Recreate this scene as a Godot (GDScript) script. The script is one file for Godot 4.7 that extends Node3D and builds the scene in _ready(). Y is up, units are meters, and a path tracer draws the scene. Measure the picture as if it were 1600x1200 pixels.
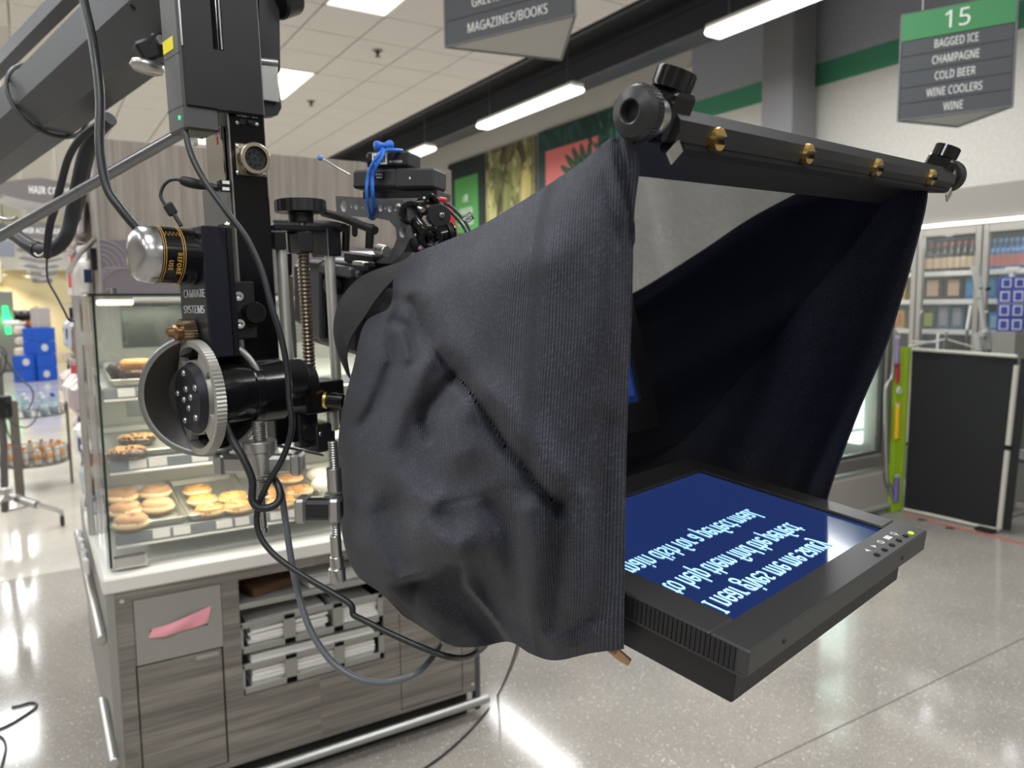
extends Node3D
# A film camera with a hooded prompter on a crane, in front of a doughnut case in a supermarket.

const FOCAL := 1200.0
const EYE := Vector3(0, 1.6, 0)
var view := Basis()
# prompter axes: along its width, up, and back to front
const E1 := Vector3(0.98, 0.035, -0.197)
const E2 := Vector3(-0.2, 0.126, -0.972)
const EN := Vector3(-0.01, 0.991, 0.13)
const PO := Vector3(0.483, 1.314, -0.41)
var used := {}
var mats := {}
var rng := RandomNumberGenerator.new()

# ---------------------------------------------------------------- mesh building
class MB:
	var v := PackedVector3Array()
	var n := PackedVector3Array()
	var uv := PackedVector2Array()
	var xf := Transform3D()
	func _init(t := Transform3D()) -> void:
		xf = t
	func tri(a: Vector3, b: Vector3, c: Vector3, na: Vector3, nb: Vector3, nc: Vector3, ua := Vector2(), ub := Vector2(), uc := Vector2()) -> void:
		if (b - a).cross(c - a).dot(na + nb + nc) > 0.0:
			var t := b; b = c; c = t
			t = nb; nb = nc; nc = t
			var u := ub; ub = uc; uc = u
		v.append(xf * a); v.append(xf * b); v.append(xf * c)
		n.append((xf.basis * na).normalized()); n.append((xf.basis * nb).normalized()); n.append((xf.basis * nc).normalized())
		uv.append(ua); uv.append(ub); uv.append(uc)
	func flat3(a: Vector3, b: Vector3, c: Vector3, out: Vector3) -> void:
		var m := (b - a).cross(c - a).normalized()
		if m.dot(out) < 0.0: m = -m
		tri(a, b, c, m, m, m)
	func quad(a: Vector3, b: Vector3, c: Vector3, d: Vector3, out: Vector3) -> void:
		var m := (c - a).cross(d - b).normalized()
		if m.dot(out) < 0.0: m = -m
		tri(a, b, c, m, m, m, Vector2(0, 0), Vector2(1, 0), Vector2(1, 1))
		tri(a, c, d, m, m, m, Vector2(0, 0), Vector2(1, 1), Vector2(0, 1))
	func box(c: Vector3, s: Vector3, bev := 0.0, bs := Basis()) -> MB:
		var h := s * 0.5
		var b: float = minf(bev, minf(h.x, minf(h.y, h.z)) * 0.98)
		var P := func(sx: float, sy: float, sz: float, ax: int) -> Vector3:
			var q := Vector3(sx * (h.x - b), sy * (h.y - b), sz * (h.z - b))
			if ax == 0: q.x = sx * h.x
			elif ax == 1: q.y = sy * h.y
			else: q.z = sz * h.z
			return c + bs * q
		for s1 in [-1.0, 1.0]:
			quad(P.call(s1, -1.0, -1.0, 0), P.call(s1, 1.0, -1.0, 0), P.call(s1, 1.0, 1.0, 0), P.call(s1, -1.0, 1.0, 0), bs.x * s1)
			quad(P.call(-1.0, s1, -1.0, 1), P.call(1.0, s1, -1.0, 1), P.call(1.0, s1, 1.0, 1), P.call(-1.0, s1, 1.0, 1), bs.y * s1)
			quad(P.call(-1.0, -1.0, s1, 2), P.call(1.0, -1.0, s1, 2), P.call(1.0, 1.0, s1, 2), P.call(-1.0, 1.0, s1, 2), bs.z * s1)
		if b > 0.0:
			for s1 in [-1.0, 1.0]:
				for s2 in [-1.0, 1.0]:
					quad(P.call(s1, s2, -1.0, 0), P.call(s1, s2, 1.0, 0), P.call(s1, s2, 1.0, 1), P.call(s1, s2, -1.0, 1), bs.x * s1 + bs.y * s2)
					quad(P.call(-1.0, s1, s2, 1), P.call(1.0, s1, s2, 1), P.call(1.0, s1, s2, 2), P.call(-1.0, s1, s2, 2), bs.y * s1 + bs.z * s2)
					quad(P.call(s1, -1.0, s2, 0), P.call(s1, 1.0, s2, 0), P.call(s1, 1.0, s2, 2), P.call(s1, -1.0, s2, 2), bs.x * s1 + bs.z * s2)
					for s3 in [-1.0, 1.0]:
						flat3(P.call(s1, s2, s3, 0), P.call(s1, s2, s3, 1), P.call(s1, s2, s3, 2), bs * Vector3(s1, s2, s3))
		return self
	func lohi(a: Vector3, b: Vector3, bev := 0.0) -> MB:
		return box((a + b) * 0.5, (b - a).abs(), bev)
	# revolved shape about the line from a along axis; profile holds (radius, height); hard edges unless smooth
	func lathe(a: Vector3, axis: Vector3, prof: Array, segs := 20, smooth := false, teeth := 0.0) -> MB:
		var ax := axis.normalized()
		var x := ax.cross(Vector3.UP if absf(ax.y) < 0.9 else Vector3.RIGHT).normalized()
		var y := ax.cross(x)
		var nn: Array = []
		for i in prof.size() - 1:
			var d: Vector2 = Vector2(prof[i + 1][0] - prof[i][0], prof[i + 1][1] - prof[i][1])
			nn.append(Vector2(d.y, -d.x).normalized())
		for i in prof.size() - 1:
			var n0: Vector2 = nn[i]
			var n1: Vector2 = nn[i]
			if smooth:
				if i > 0: n0 = (nn[i] + nn[i - 1]).normalized()
				if i < nn.size() - 1: n1 = (nn[i] + nn[i + 1]).normalized()
			for k in segs:
				var t0 := TAU * k / segs
				var t1 := TAU * (k + 1) / segs
				var d0 := x * cos(t0) + y * sin(t0)
				var d1 := x * cos(t1) + y * sin(t1)
				var f0 := 1.0
				var f1 := 1.0
				if teeth > 0.0:
					f0 = 1.0 + (teeth if k % 2 == 0 else 0.0)
					f1 = 1.0 + (teeth if (k + 1) % 2 == 0 else 0.0)
				var r0: float = prof[i][0]
				var r1: float = prof[i + 1][0]
				var h0: Vector3 = a + ax * prof[i][1]
				var h1: Vector3 = a + ax * prof[i + 1][1]
				var p00 := h0 + d0 * r0 * f0
				var p01 := h0 + d1 * r0 * f1
				var p10 := h1 + d0 * r1 * f0
				var p11 := h1 + d1 * r1 * f1
				var u0 := float(k) / segs
				var u1 := float(k + 1) / segs
				var v0 := float(i) / (prof.size() - 1)
				var v1 := float(i + 1) / (prof.size() - 1)
				if teeth > 0.0 and absf(n0.x) > 0.7:
					var e := (p01 - p00).cross(ax).normalized()
					if e.dot(d0) < 0.0: e = -e
					tri(p00, p01, p11, e, e, e)
					tri(p00, p11, p10, e, e, e)
					continue
				if r0 > 1e-6: tri(p00, p01, p11 if r1 > 1e-6 else h1, d0 * n0.x + ax * n0.y, d1 * n0.x + ax * n0.y, d1 * n1.x + ax * n1.y, Vector2(u0, v0), Vector2(u1, v0), Vector2(u1, v1))
				if r1 > 1e-6: tri(p00 if r0 > 1e-6 else h0, p11, p10, d0 * n0.x + ax * n0.y, d1 * n1.x + ax * n1.y, d0 * n1.x + ax * n1.y, Vector2(u0, v0), Vector2(u1, v1), Vector2(u0, v1))
		return self
	func cyl(a: Vector3, b: Vector3, r: float, segs := 20, bev := 0.0, r2 := -1.0, teeth := 0.0) -> MB:
		var l := a.distance_to(b)
		var e := r if r2 < 0.0 else r2
		if bev > 0.0: return lathe(a, b - a, [[0.0, 0.0], [r - bev, 0.0], [r, bev], [e, l - bev], [e - bev, l], [0.0, l]], segs, false, teeth)
		return lathe(a, b - a, [[0.0, 0.0], [r, 0.0], [e, l], [0.0, l]], segs, false, teeth)
	func ring(a: Vector3, axis: Vector3, ri: float, ro: float, h: float, segs := 28, teeth := 0.0, bev := 0.0) -> MB:
		lathe(a, axis, [[ri, 0.0], [ro - bev, 0.0], [ro, bev], [ro, h - bev], [ro - bev, h], [ri, h]] if bev > 0.0 else [[ri, 0.0], [ro, 0.0], [ro, h], [ri, h]], segs, false, teeth)
		return lathe(a, axis, [[ri, h], [ri, 0.0]], segs)
	# a swept tube; radius may be a number or one number per point
	func tube(pts: PackedVector3Array, rad, sides := 10, caps := true, flatten := Vector2.ONE) -> MB:
		var m := pts.size()
		var rings: Array = []
		var norms: Array = []
		var t0 := (pts[1] - pts[0]).normalized()
		var u := t0.cross(Vector3.UP if absf(t0.y) < 0.95 else Vector3.RIGHT).normalized()
		var len := 0.0
		var lens := PackedFloat32Array()
		for i in m:
			var t: Vector3 = (pts[mini(i + 1, m - 1)] - pts[maxi(i - 1, 0)]).normalized()
			u = (u - t * u.dot(t)).normalized()
			var w := t.cross(u)
			var r: float = rad if not rad is Array else rad[i]
			var ring := PackedVector3Array()
			var nr := PackedVector3Array()
			for k in sides:
				var g := TAU * k / sides
				ring.append(pts[i] + u * cos(g) * r * flatten.x + w * sin(g) * r * flatten.y)
				nr.append((u * cos(g) / flatten.x + w * sin(g) / flatten.y).normalized())
			rings.append(ring); norms.append(nr)
			if i > 0: len += pts[i].distance_to(pts[i - 1])
			lens.append(len)
		for i in m - 1:
			for k in sides:
				var j := (k + 1) % sides
				var u0 := float(k) / sides
				var u1 := float(k + 1) / sides
				tri(rings[i][k], rings[i][j], rings[i + 1][j], norms[i][k], norms[i][j], norms[i + 1][j], Vector2(u0, lens[i]), Vector2(u1, lens[i]), Vector2(u1, lens[i + 1]))
				tri(rings[i][k], rings[i + 1][j], rings[i + 1][k], norms[i][k], norms[i + 1][j], norms[i + 1][k], Vector2(u0, lens[i]), Vector2(u1, lens[i + 1]), Vector2(u0, lens[i + 1]))
		if caps:
			for k in sides:
				var j := (k + 1) % sides
				flat3(pts[0], rings[0][k], rings[0][j], pts[0] - pts[1])
				flat3(pts[m - 1], rings[m - 1][k], rings[m - 1][j], pts[m - 1] - pts[m - 2])
		return self
	# a flat outline (x, y) pushed along z by depth, placed by at
	func slab(poly: PackedVector2Array, depth: float, at := Transform3D()) -> MB:
		var ids := Geometry2D.triangulate_polygon(poly)
		for i in range(0, ids.size(), 3):
			var a := poly[ids[i]]
			var b := poly[ids[i + 1]]
			var c := poly[ids[i + 2]]
			flat3(at * Vector3(a.x, a.y, 0), at * Vector3(b.x, b.y, 0), at * Vector3(c.x, c.y, 0), -at.basis.z * signf(depth))
			flat3(at * Vector3(a.x, a.y, depth), at * Vector3(b.x, b.y, depth), at * Vector3(c.x, c.y, depth), at.basis.z * signf(depth))
		var cw := Geometry2D.is_polygon_clockwise(poly)
		for i in poly.size():
			var a := poly[i]
			var b := poly[(i + 1) % poly.size()]
			var o := Vector2(b.y - a.y, a.x - b.x) * (1.0 if not cw else -1.0)
			quad(at * Vector3(a.x, a.y, 0), at * Vector3(b.x, b.y, 0), at * Vector3(b.x, b.y, depth), at * Vector3(a.x, a.y, depth), at.basis * Vector3(o.x, o.y, 0))
		return self
	# a soft sheet over a grid of points (rows of equal length), with thickness
	func sheet(rows: Array, thick: float, facing: Vector3, uvs := 1.0) -> MB:
		var R := rows.size()
		var Q: int = rows[0].size()
		var nm: Array = []
		for i in R:
			var line := PackedVector3Array()
			for j in Q:
				var du: Vector3 = rows[i][mini(j + 1, Q - 1)] - rows[i][maxi(j - 1, 0)]
				var dv: Vector3 = rows[mini(i + 1, R - 1)][j] - rows[maxi(i - 1, 0)][j]
				var m := du.cross(dv)
				m = m.normalized() if m.length() > 1e-12 else facing
				line.append(m)
			nm.append(line)
		var mid: Vector3 = nm[R / 2][Q / 2]
		var sg := 1.0 if mid.dot(facing) > 0.0 else -1.0
		var us: Array = []
		var yy := 0.0
		for i in R:
			var line := PackedVector2Array()
			var x := 0.0
			if i > 0: yy += rows[i][Q / 2].distance_to(rows[i - 1][Q / 2])
			for j in Q:
				if j > 0: x += rows[R / 2][j].distance_to(rows[R / 2][j - 1])
				line.append(Vector2(x, yy) * uvs)
			us.append(line)
		for side in [1.0, -1.0]:
			var off: float = 0.0 if side > 0.0 else -thick
			for i in R - 1:
				for j in Q - 1:
					var A: Vector3 = rows[i][j] + nm[i][j] * sg * off
					var B: Vector3 = rows[i][j + 1] + nm[i][j + 1] * sg * off
					var C: Vector3 = rows[i + 1][j + 1] + nm[i + 1][j + 1] * sg * off
					var D: Vector3 = rows[i + 1][j] + nm[i + 1][j] * sg * off
					var s2: float = sg * side
					tri(A, B, C, nm[i][j] * s2, nm[i][j + 1] * s2, nm[i + 1][j + 1] * s2, us[i][j], us[i][j + 1], us[i + 1][j + 1])
					tri(A, C, D, nm[i][j] * s2, nm[i + 1][j + 1] * s2, nm[i + 1][j] * s2, us[i][j], us[i + 1][j + 1], us[i + 1][j])
		for i in R - 1:
			for j in [0, Q - 1]:
				var o: Vector3 = rows[i][j] - rows[i][1 if j == 0 else Q - 2]
				quad(rows[i][j], rows[i + 1][j], rows[i + 1][j] - nm[i + 1][j] * sg * thick, rows[i][j] - nm[i][j] * sg * thick, o)
		for j in Q - 1:
			for i in [0, R - 1]:
				var o: Vector3 = rows[i][j] - rows[1 if i == 0 else R - 2][j]
				quad(rows[i][j], rows[i][j + 1], rows[i][j + 1] - nm[i][j + 1] * sg * thick, rows[i][j] - nm[i][j] * sg * thick, o)
		return self
	func done() -> ArrayMesh:
		var a := []
		a.resize(Mesh.ARRAY_MAX)
		a[Mesh.ARRAY_VERTEX] = v
		a[Mesh.ARRAY_NORMAL] = n
		a[Mesh.ARRAY_TEX_UV] = uv
		var m := ArrayMesh.new()
		m.add_surface_from_arrays(Mesh.PRIMITIVE_TRIANGLES, a)
		return m

# ---------------------------------------------------------------- scene tree
func nm(called: String) -> String:
	if not used.has(called):
		used[called] = 0
		return called
	used[called] += 1
	return "%s_%03d" % [called, used[called]]

func tag(o: Node, label: String, category: String, group := "", kind := "") -> Node:
	if label: o.set_meta("label", label)
	if category: o.set_meta("category", category)
	if group: o.set_meta("group", group)
	if kind: o.set_meta("kind", kind)
	return o

func thing(called: String, label: String, category: String, at := Vector3.ZERO, bs := Basis(), group := "") -> Node3D:
	var o := Node3D.new()
	o.name = nm(called)
	add_child(o, true)
	o.transform = Transform3D(bs, at)
	tag(o, label, category, group)
	return o

# a mesh builder that takes world coordinates and stores them in the axes of the thing
func W(root: Node3D) -> MB:
	return MB.new(root.transform.affine_inverse())

func part(root: Node3D, called: String, mb: MB, m: Material, label := "") -> MeshInstance3D:
	return put(root, called, mb.done(), m, label)

func put(root: Node3D, called: String, mesh: Mesh, m: Material, label := "") -> MeshInstance3D:
	var o := MeshInstance3D.new()
	if root == self:
		o.name = nm(called)
	else:
		var k := 0
		var c := called
		while root.has_node(NodePath(c)):
			k += 1
			c = "%s_%03d" % [called, k]
		o.name = c
	o.mesh = mesh
	o.material_override = m
	root.add_child(o, true)
	if label: o.set_meta("label", label)
	return o

func solo(called: String, mb: MB, m: Material, label: String, category: String, group := "", at := Vector3.ZERO) -> MeshInstance3D:
	mb.xf = Transform3D()
	if at != Vector3.ZERO:
		for i in mb.v.size(): mb.v[i] -= at
	var o := put(self, called, mb.done(), m)
	o.position = at
	tag(o, label, category, group)
	return o

func struct(called: String, mb: MB, m: Material, root: Node3D = self) -> MeshInstance3D:
	var o := put(root, called, mb.done(), m)
	if root == self: o.set_meta("kind", "structure")
	return o

func copy(o: Node3D, at: Transform3D, label := "", group := "") -> Node3D:
	var c: Node3D = o.duplicate()
	c.name = nm(String(o.name).rstrip("0123456789").trim_suffix("_"))
	add_child(c, true)
	c.transform = at
	if label: c.set_meta("label", label)
	if group: c.set_meta("group", group)
	return c

# ---------------------------------------------------------------- lines of sight, to place things at their distances
func ray(px: float, py: float) -> Vector3:
	return view * Vector3((px - 800.0) / FOCAL, (600.0 - py) / FOCAL, -1.0)
func at(px: float, py: float, d: float) -> Vector3:
	return EYE + ray(px, py) * d
func on_x(px: float, py: float, x: float) -> Vector3:
	var r := ray(px, py)
	return EYE + r * (x / r.x)
func on_y(px: float, py: float, y: float) -> Vector3:
	var r := ray(px, py)
	return EYE + r * ((y - EYE.y) / r.y)
func on_z(px: float, py: float, z: float) -> Vector3:
	var r := ray(px, py)
	return EYE + r * (z / r.z)
func on_plane(px: float, py: float, p: Vector3, nrm: Vector3) -> Vector3:
	var r := ray(px, py)
	return EYE + r * ((p - EYE).dot(nrm) / r.dot(nrm))
func pp(u: float, v: float, w: float) -> Vector3:      # a point in the prompter's own axes
	return PO + E1 * u + E2 * v + EN * w
func curve(p: Array, per := 6) -> PackedVector3Array:
	var out := PackedVector3Array()
	for i in p.size() - 1:
		var a: Vector3 = p[maxi(i - 1, 0)]
		var b: Vector3 = p[i]
		var c: Vector3 = p[i + 1]
		var d: Vector3 = p[mini(i + 2, p.size() - 1)]
		for k in per:
			out.append(b.cubic_interpolate(c, a, d, float(k) / per))
	out.append(p[p.size() - 1])
	return out
func curve2(p: Array, per := 6) -> Array:
	var q: Array = []
	for a in p: q.append(Vector3(a[0], a[1], a[2]))
	return Array(curve(q, per))
func px_curve(p: Array, per := 6) -> PackedVector3Array:  # points given by line of sight and distance
	var q: Array = []
	for a in p: q.append(at(a[0], a[1], a[2]))
	return curve(q, per)

# ---------------------------------------------------------------- materials
func mat(called: String, c: Color, rough := 0.6, metal := 0.0) -> StandardMaterial3D:
	if mats.has(called): return mats[called]
	var m := StandardMaterial3D.new()
	m.resource_name = called
	m.albedo_color = c
	m.roughness = rough
	m.metallic = metal
	mats[called] = m
	return m

func grainy(called: String, c: Color, rough: float, metal: float, amount: float, scale: float, bump := 0.0) -> StandardMaterial3D:
	if mats.has(called): return mats[called]
	var m := mat(called, c, rough, metal)
	m.albedo_texture = noise_tex(amount)
	m.uv1_triplanar = true
	m.uv1_scale = Vector3.ONE * scale
	if bump > 0.0:
		m.heightmap_enabled = true
		m.heightmap_texture = m.albedo_texture
		m.heightmap_scale = bump
	return m

var noise_made := {}
func noise_tex(amount: float) -> ImageTexture:
	var key := int(amount * 100)
	if noise_made.has(key): return noise_made[key]
	var f := FastNoiseLite.new()
	f.seed = 7
	f.frequency = 0.06
	f.fractal_octaves = 4
	var im := f.get_seamless_image(256, 256)
	im.convert(Image.FORMAT_RGB8)
	for y in 256:
		for x in 256:
			var k := 1.0 - amount * (1.0 - im.get_pixel(x, y).r)
			im.set_pixel(x, y, Color(k, k, k))
	noise_made[key] = ImageTexture.create_from_image(im)
	return noise_made[key]

func glow(called: String, c: Color, power: float) -> StandardMaterial3D:
	var m := mat(called, c, 0.6)
	m.emission_enabled = true
	m.emission = c
	m.emission_energy_multiplier = power
	return m

func glass(called: String, c: Color, alpha: float, rough := 0.0) -> StandardMaterial3D:
	var m := mat(called, Color(c.r, c.g, c.b, alpha), rough)
	m.transparency = BaseMaterial3D.TRANSPARENCY_ALPHA
	return m

func text(root: Node3D, called: String, s: String, size: float, at3: Transform3D, m: Material, depth := 0.001, font := "Droid Sans", bold := false, squeeze := 1.0) -> MeshInstance3D:
	var t := TextMesh.new()
	var f := SystemFont.new()
	f.font_names = PackedStringArray([font])
	if bold: f.font_weight = 700
	t.font = f
	t.text = s
	t.font_size = 32
	t.pixel_size = size / 32.0
	t.depth = depth
	t.curve_step = 2.0
	var o := put(root, called, t, m)
	o.transform = at3 * Transform3D(Basis.from_scale(Vector3(squeeze, 1, 1)), Vector3.ZERO)
	return o

# axes for lettering: x runs right along the line, y up
func plaque(o: Vector3, right: Vector3, up: Vector3) -> Transform3D:
	var x := right.normalized()
	var z := x.cross(up).normalized()
	return Transform3D(Basis(x, z.cross(x), z), o)

func _ready() -> void:
	rng.seed = 11
	view = Basis.from_euler(Vector3(deg_to_rad(-5.95), deg_to_rad(-32.0), deg_to_rad(-0.7)))
	var cam := Camera3D.new()
	cam.name = "camera"
	cam.transform = Transform3D(view, EYE)
	cam.fov = rad_to_deg(2.0 * atan(600.0 / FOCAL))
	cam.near = 0.02
	cam.far = 100.0
	cam.current = true
	var lens := CameraAttributesPhysical.new()
	lens.frustum_focal_length = 26.0
	lens.exposure_aperture = 7.5
	lens.frustum_focus_distance = 0.76
	cam.attributes = lens
	add_child(cam)
	cam.fov = rad_to_deg(2.0 * atan(600.0 / FOCAL))
	var env := Environment.new()
	env.background_mode = Environment.BG_COLOR
	env.background_color = Color(0.02, 0.02, 0.02)
	env.tonemap_mode = Environment.TONE_MAPPER_LINEAR
	env.tonemap_exposure = 1.2
	env.sdfgi_enabled = true
	env.ssao_enabled = true
	env.ssil_enabled = true
	var we := WorldEnvironment.new()
	we.name = "environment"
	we.environment = env
	add_child(we)
	make_materials()
	setting()
	lights()
	kiosk()
	pastries()
	store_left()
	store_right()
	signs()
	crane()
	head()
	riser_and_camera()
	prompter()
	hood()
	cables()

# ---------------------------------------------------------------- materials of this place
var M := {}
func srgb(r: int, g: int, b: int) -> Color:
	return Color(r / 255.0, g / 255.0, b / 255.0)

func terrazzo(base: Color, chips: Array, n: int, seed_: int, soft: float) -> ImageTexture:
	var S := 1024
	var im := Image.create(S, S, false, Image.FORMAT_RGB8)
	var f := FastNoiseLite.new()
	f.seed = seed_
	f.frequency = 0.012
	var low := f.get_seamless_image(128, 128)
	low.resize(S, S, Image.INTERPOLATE_CUBIC)
	f.frequency = 0.25
	var fine := f.get_seamless_image(256, 256)
	for y in S:
		for x in S:
			var k := 1.0 + (low.get_pixel(x, y).r - 0.5) * soft + (fine.get_pixel(x % 256, y % 256).r - 0.5) * 0.10
			im.set_pixel(x, y, Color(base.r * k, base.g * k, base.b * k))
	var r := RandomNumberGenerator.new()
	r.seed = seed_
	for i in n:
		var c: Color = chips[r.randi() % chips.size()]
		var cx := r.randi() % S
		var cy := r.randi() % S
		var a := r.randf_range(0.6, 2.4) if r.randf() < 0.88 else r.randf_range(2.0, 3.4)
		var b := a * r.randf_range(0.5, 1.0)
		var t := r.randf() * PI
		var k := r.randf_range(0.35, 1.0)
		var e := int(ceil(a))
		for dy in range(-e, e + 1):
			for dx in range(-e, e + 1):
				var p := Vector2(dx, dy).rotated(t)
				if p.x * p.x / (a * a) + p.y * p.y / (b * b) <= 1.0:
					var q := Vector2i(posmod(cx + dx, S), posmod(cy + dy, S))
					im.set_pixelv(q, im.get_pixelv(q).lerp(c, k))
	return ImageTexture.create_from_image(im)

func laminate(dark: Color, light: Color, seed_: int, along_x: bool, fine_f := 0.11) -> ImageTexture:
	var S := 512
	var f := FastNoiseLite.new()
	f.seed = seed_
	f.frequency = 0.03
	f.fractal_octaves = 5
	var im := Image.create(S, S, false, Image.FORMAT_RGB8)
	for y in S:
		for x in S:
			var a := (x if along_x else y) * 0.06
			var b := float(y if along_x else x)
			var k := 0.5 + 0.5 * f.get_noise_2d(a * 1.2, b * 1.6) + 0.30 * f.get_noise_2d(a * 2.0 + 90.0, b * 7.0) + fine_f * f.get_noise_2d(a * 8.0, b * 30.0 + 50.0)
			# fade to a seamless edge
			im.set_pixel(x, y, dark.lerp(light, clampf(k, 0.0, 1.0)))
	return ImageTexture.create_from_image(im)

func knit() -> Array:
	var S := 256
	var im := Image.create(S, S, false, Image.FORMAT_RGB8)
	var hm := Image.create(S, S, false, Image.FORMAT_RGB8)
	var r := RandomNumberGenerator.new()
	r.seed = 5
	var lit := {}
	for y in S:
		for x in S:
			# ribs run up the cloth, broken into short stitches
			var rib := 0.5 + 0.5 * cos(TAU * x / 16.0)
			var row := int(y / 8.0)
			var st := 0.5 + 0.5 * cos(TAU * (y + (4 if int(x / 16.0) % 2 else 0)) / 8.0)
			var h := 0.25 + 0.5 * rib + 0.25 * st * rib
			hm.set_pixel(x, y, Color(h, h, h))
			var key := Vector2i(int(x / 16.0), int((y + (4 if int(x / 16.0) % 2 else 0)) / 8.0) % 32)
			if not lit.has(key): lit[key] = 1.0 + (r.randf_range(0.1, 0.8) if r.randf() < 0.25 else r.randf_range(-0.25, 0.15))  # some stitches paler: glints painted into the cloth colour
			var k: float = 0.34 + 0.95 * h * lit[key]
			im.set_pixel(x, y, Color(0.205 * k, 0.218 * k, 0.268 * k))
	return [ImageTexture.create_from_image(im), ImageTexture.create_from_image(hm)]

func make_materials() -> void:
	var m := mat("terrazzo_grey", Color.WHITE, 0.10)
	m.albedo_texture = terrazzo(srgb(154, 148, 141), [srgb(238, 234, 226), srgb(215, 210, 202), srgb(120, 114, 110), srgb(188, 182, 175), srgb(132, 126, 122)], 15000, 3, 0.10)
	m.uv1_triplanar = true
	m.uv1_world_triplanar = true
	m.uv1_scale = Vector3.ONE / 1.25
	m.metallic_specular = 0.34
	M.terrazzo = m
	m = mat("terrazzo_beige", Color.WHITE, 0.12)
	m.albedo_texture = terrazzo(srgb(190, 184, 174), [srgb(222, 216, 204), srgb(172, 165, 150), srgb(210, 203, 190)], 5000, 4, 0.10)
	m.uv1_triplanar = true
	m.uv1_world_triplanar = true
	m.uv1_scale = Vector3.ONE / 1.5
	M.beige = m
	m = mat("wood_flat", Color.WHITE, 0.5)
	m.albedo_texture = laminate(srgb(94, 90, 85), srgb(158, 151, 143), 21, true)
	m.uv1_triplanar = true
	m.uv1_scale = Vector3.ONE / 0.9
	M.wood_h = m
	m = mat("wood_upright", Color.WHITE, 0.55)
	m.albedo_texture = laminate(srgb(122, 113, 105), srgb(160, 151, 141), 22, false)
	m.uv1_triplanar = true
	m.uv1_scale = Vector3.ONE / 0.9
	M.wood_v = m
	var kn := knit()
	m = mat("knit_cloth", Color.WHITE, 0.66)
	m.albedo_texture = kn[0]
	m.heightmap_enabled = true
	m.heightmap_texture = kn[1]
	m.heightmap_scale = 0.10
	m.rim_enabled = true
	m.rim = 0.12
	m.rim_tint = 0.6
	M.knit = m
	var shaded_lining := mat("hood_shaded_lining", Color.WHITE, 0.9)  # knit darkened: painted shade of the hood interior, over its dark backing
	shaded_lining.albedo_color = Color(0.62, 0.62, 0.66)
	shaded_lining.albedo_texture = kn[0]
	M.shaded_lining = shaded_lining
	M.plain_cloth = grainy("black_cloth", srgb(64, 63, 64), 0.9, 0.0, 0.25, 9.0)
	M.ceiling = grainy("ceiling_board", srgb(220, 215, 209), 0.9, 0.0, 0.10, 3.0)
	M.grid = mat("ceiling_grid", srgb(190, 184, 177), 0.7)
	M.dark_ceiling = mat("dark_ceiling", srgb(38, 39, 44), 0.7)
	M.duct = mat("duct_grey", srgb(66, 67, 72), 0.5)
	M.wall = grainy("wall_cream", srgb(214, 210, 203), 0.85, 0.0, 0.06, 1.5)
	M.wall_grey = grainy("wall_grey", srgb(168, 171, 180), 0.85, 0.0, 0.08, 1.5)
	M.green = mat("band_green", srgb(64, 138, 106), 0.6)
	M.column = mat("column_grey", srgb(128, 127, 130), 0.6)
	M.yellow_wall = mat("wall_yellow", srgb(226, 212, 172), 0.8)
	M.black = mat("black_paint", srgb(20, 20, 22), 0.35)
	M.satin = mat("black_satin", srgb(29, 29, 32), 0.45)
	M.gloss = mat("black_gloss", srgb(12, 12, 14), 0.16)
	M.ano = mat("black_anodised", srgb(34, 35, 44), 0.38, 0.35)
	M.ano_grey = mat("grey_anodised", srgb(84, 86, 92), 0.42, 0.4)
	M.rubber = mat("black_rubber", srgb(26, 27, 29), 0.55)
	M.cable = mat("cable_jacket", srgb(34, 36, 39), 0.42)
	M.steel = mat("steel", srgb(196, 195, 193), 0.28, 1.0)
	M.chrome = mat("chrome", srgb(225, 224, 222), 0.08, 1.0)
	M.dull = mat("dull_aluminium", srgb(190, 189, 187), 0.36, 0.9)
	M.brass = mat("brass", srgb(236, 198, 120), 0.3, 1.0)
	M.bronze = mat("bronze", srgb(150, 120, 88), 0.3, 1.0)
	M.white = mat("white_plastic", srgb(226, 224, 218), 0.5)
	M.cream = mat("counter_cream", srgb(229, 227, 220), 0.3)
	M.grey_plastic = mat("grey_plastic", srgb(150, 148, 143), 0.5)
	M.ink = mat("lettering_white", srgb(236, 236, 232), 0.6)
	M.gold_ink = mat("lettering_gold", srgb(196, 152, 72), 0.4)
	M.paper = grainy("paper", srgb(246, 244, 240), 0.9, 0.0, 0.06, 6.0)
	M.pink = mat("pink_tissue", srgb(242, 164, 176), 0.9)
	M.blue_rubber = mat("blue_rubber", srgb(38, 112, 214), 0.45)
	M.red = mat("red_plastic", srgb(206, 44, 44), 0.4)
	M.yellow = mat("yellow_sticker", srgb(246, 226, 30), 0.6)
	M.sign_grey = mat("sign_grey", srgb(88, 90, 94), 0.6)
	M.sign_line = mat("sign_line", srgb(112, 114, 117), 0.6)
	M.sign_green = mat("sign_green", srgb(66, 138, 86), 0.6)
	M.pane = glass("clear_pane", srgb(235, 245, 240), 0.05)
	M.pane_edge = mat("pane_edge", srgb(16, 46, 42), 0.15)
	M.screen = mat("prompter_screen", srgb(10, 16, 40), 0.12)
	M.hole = mat("dark_recess", srgb(8, 8, 9), 0.8)

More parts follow.
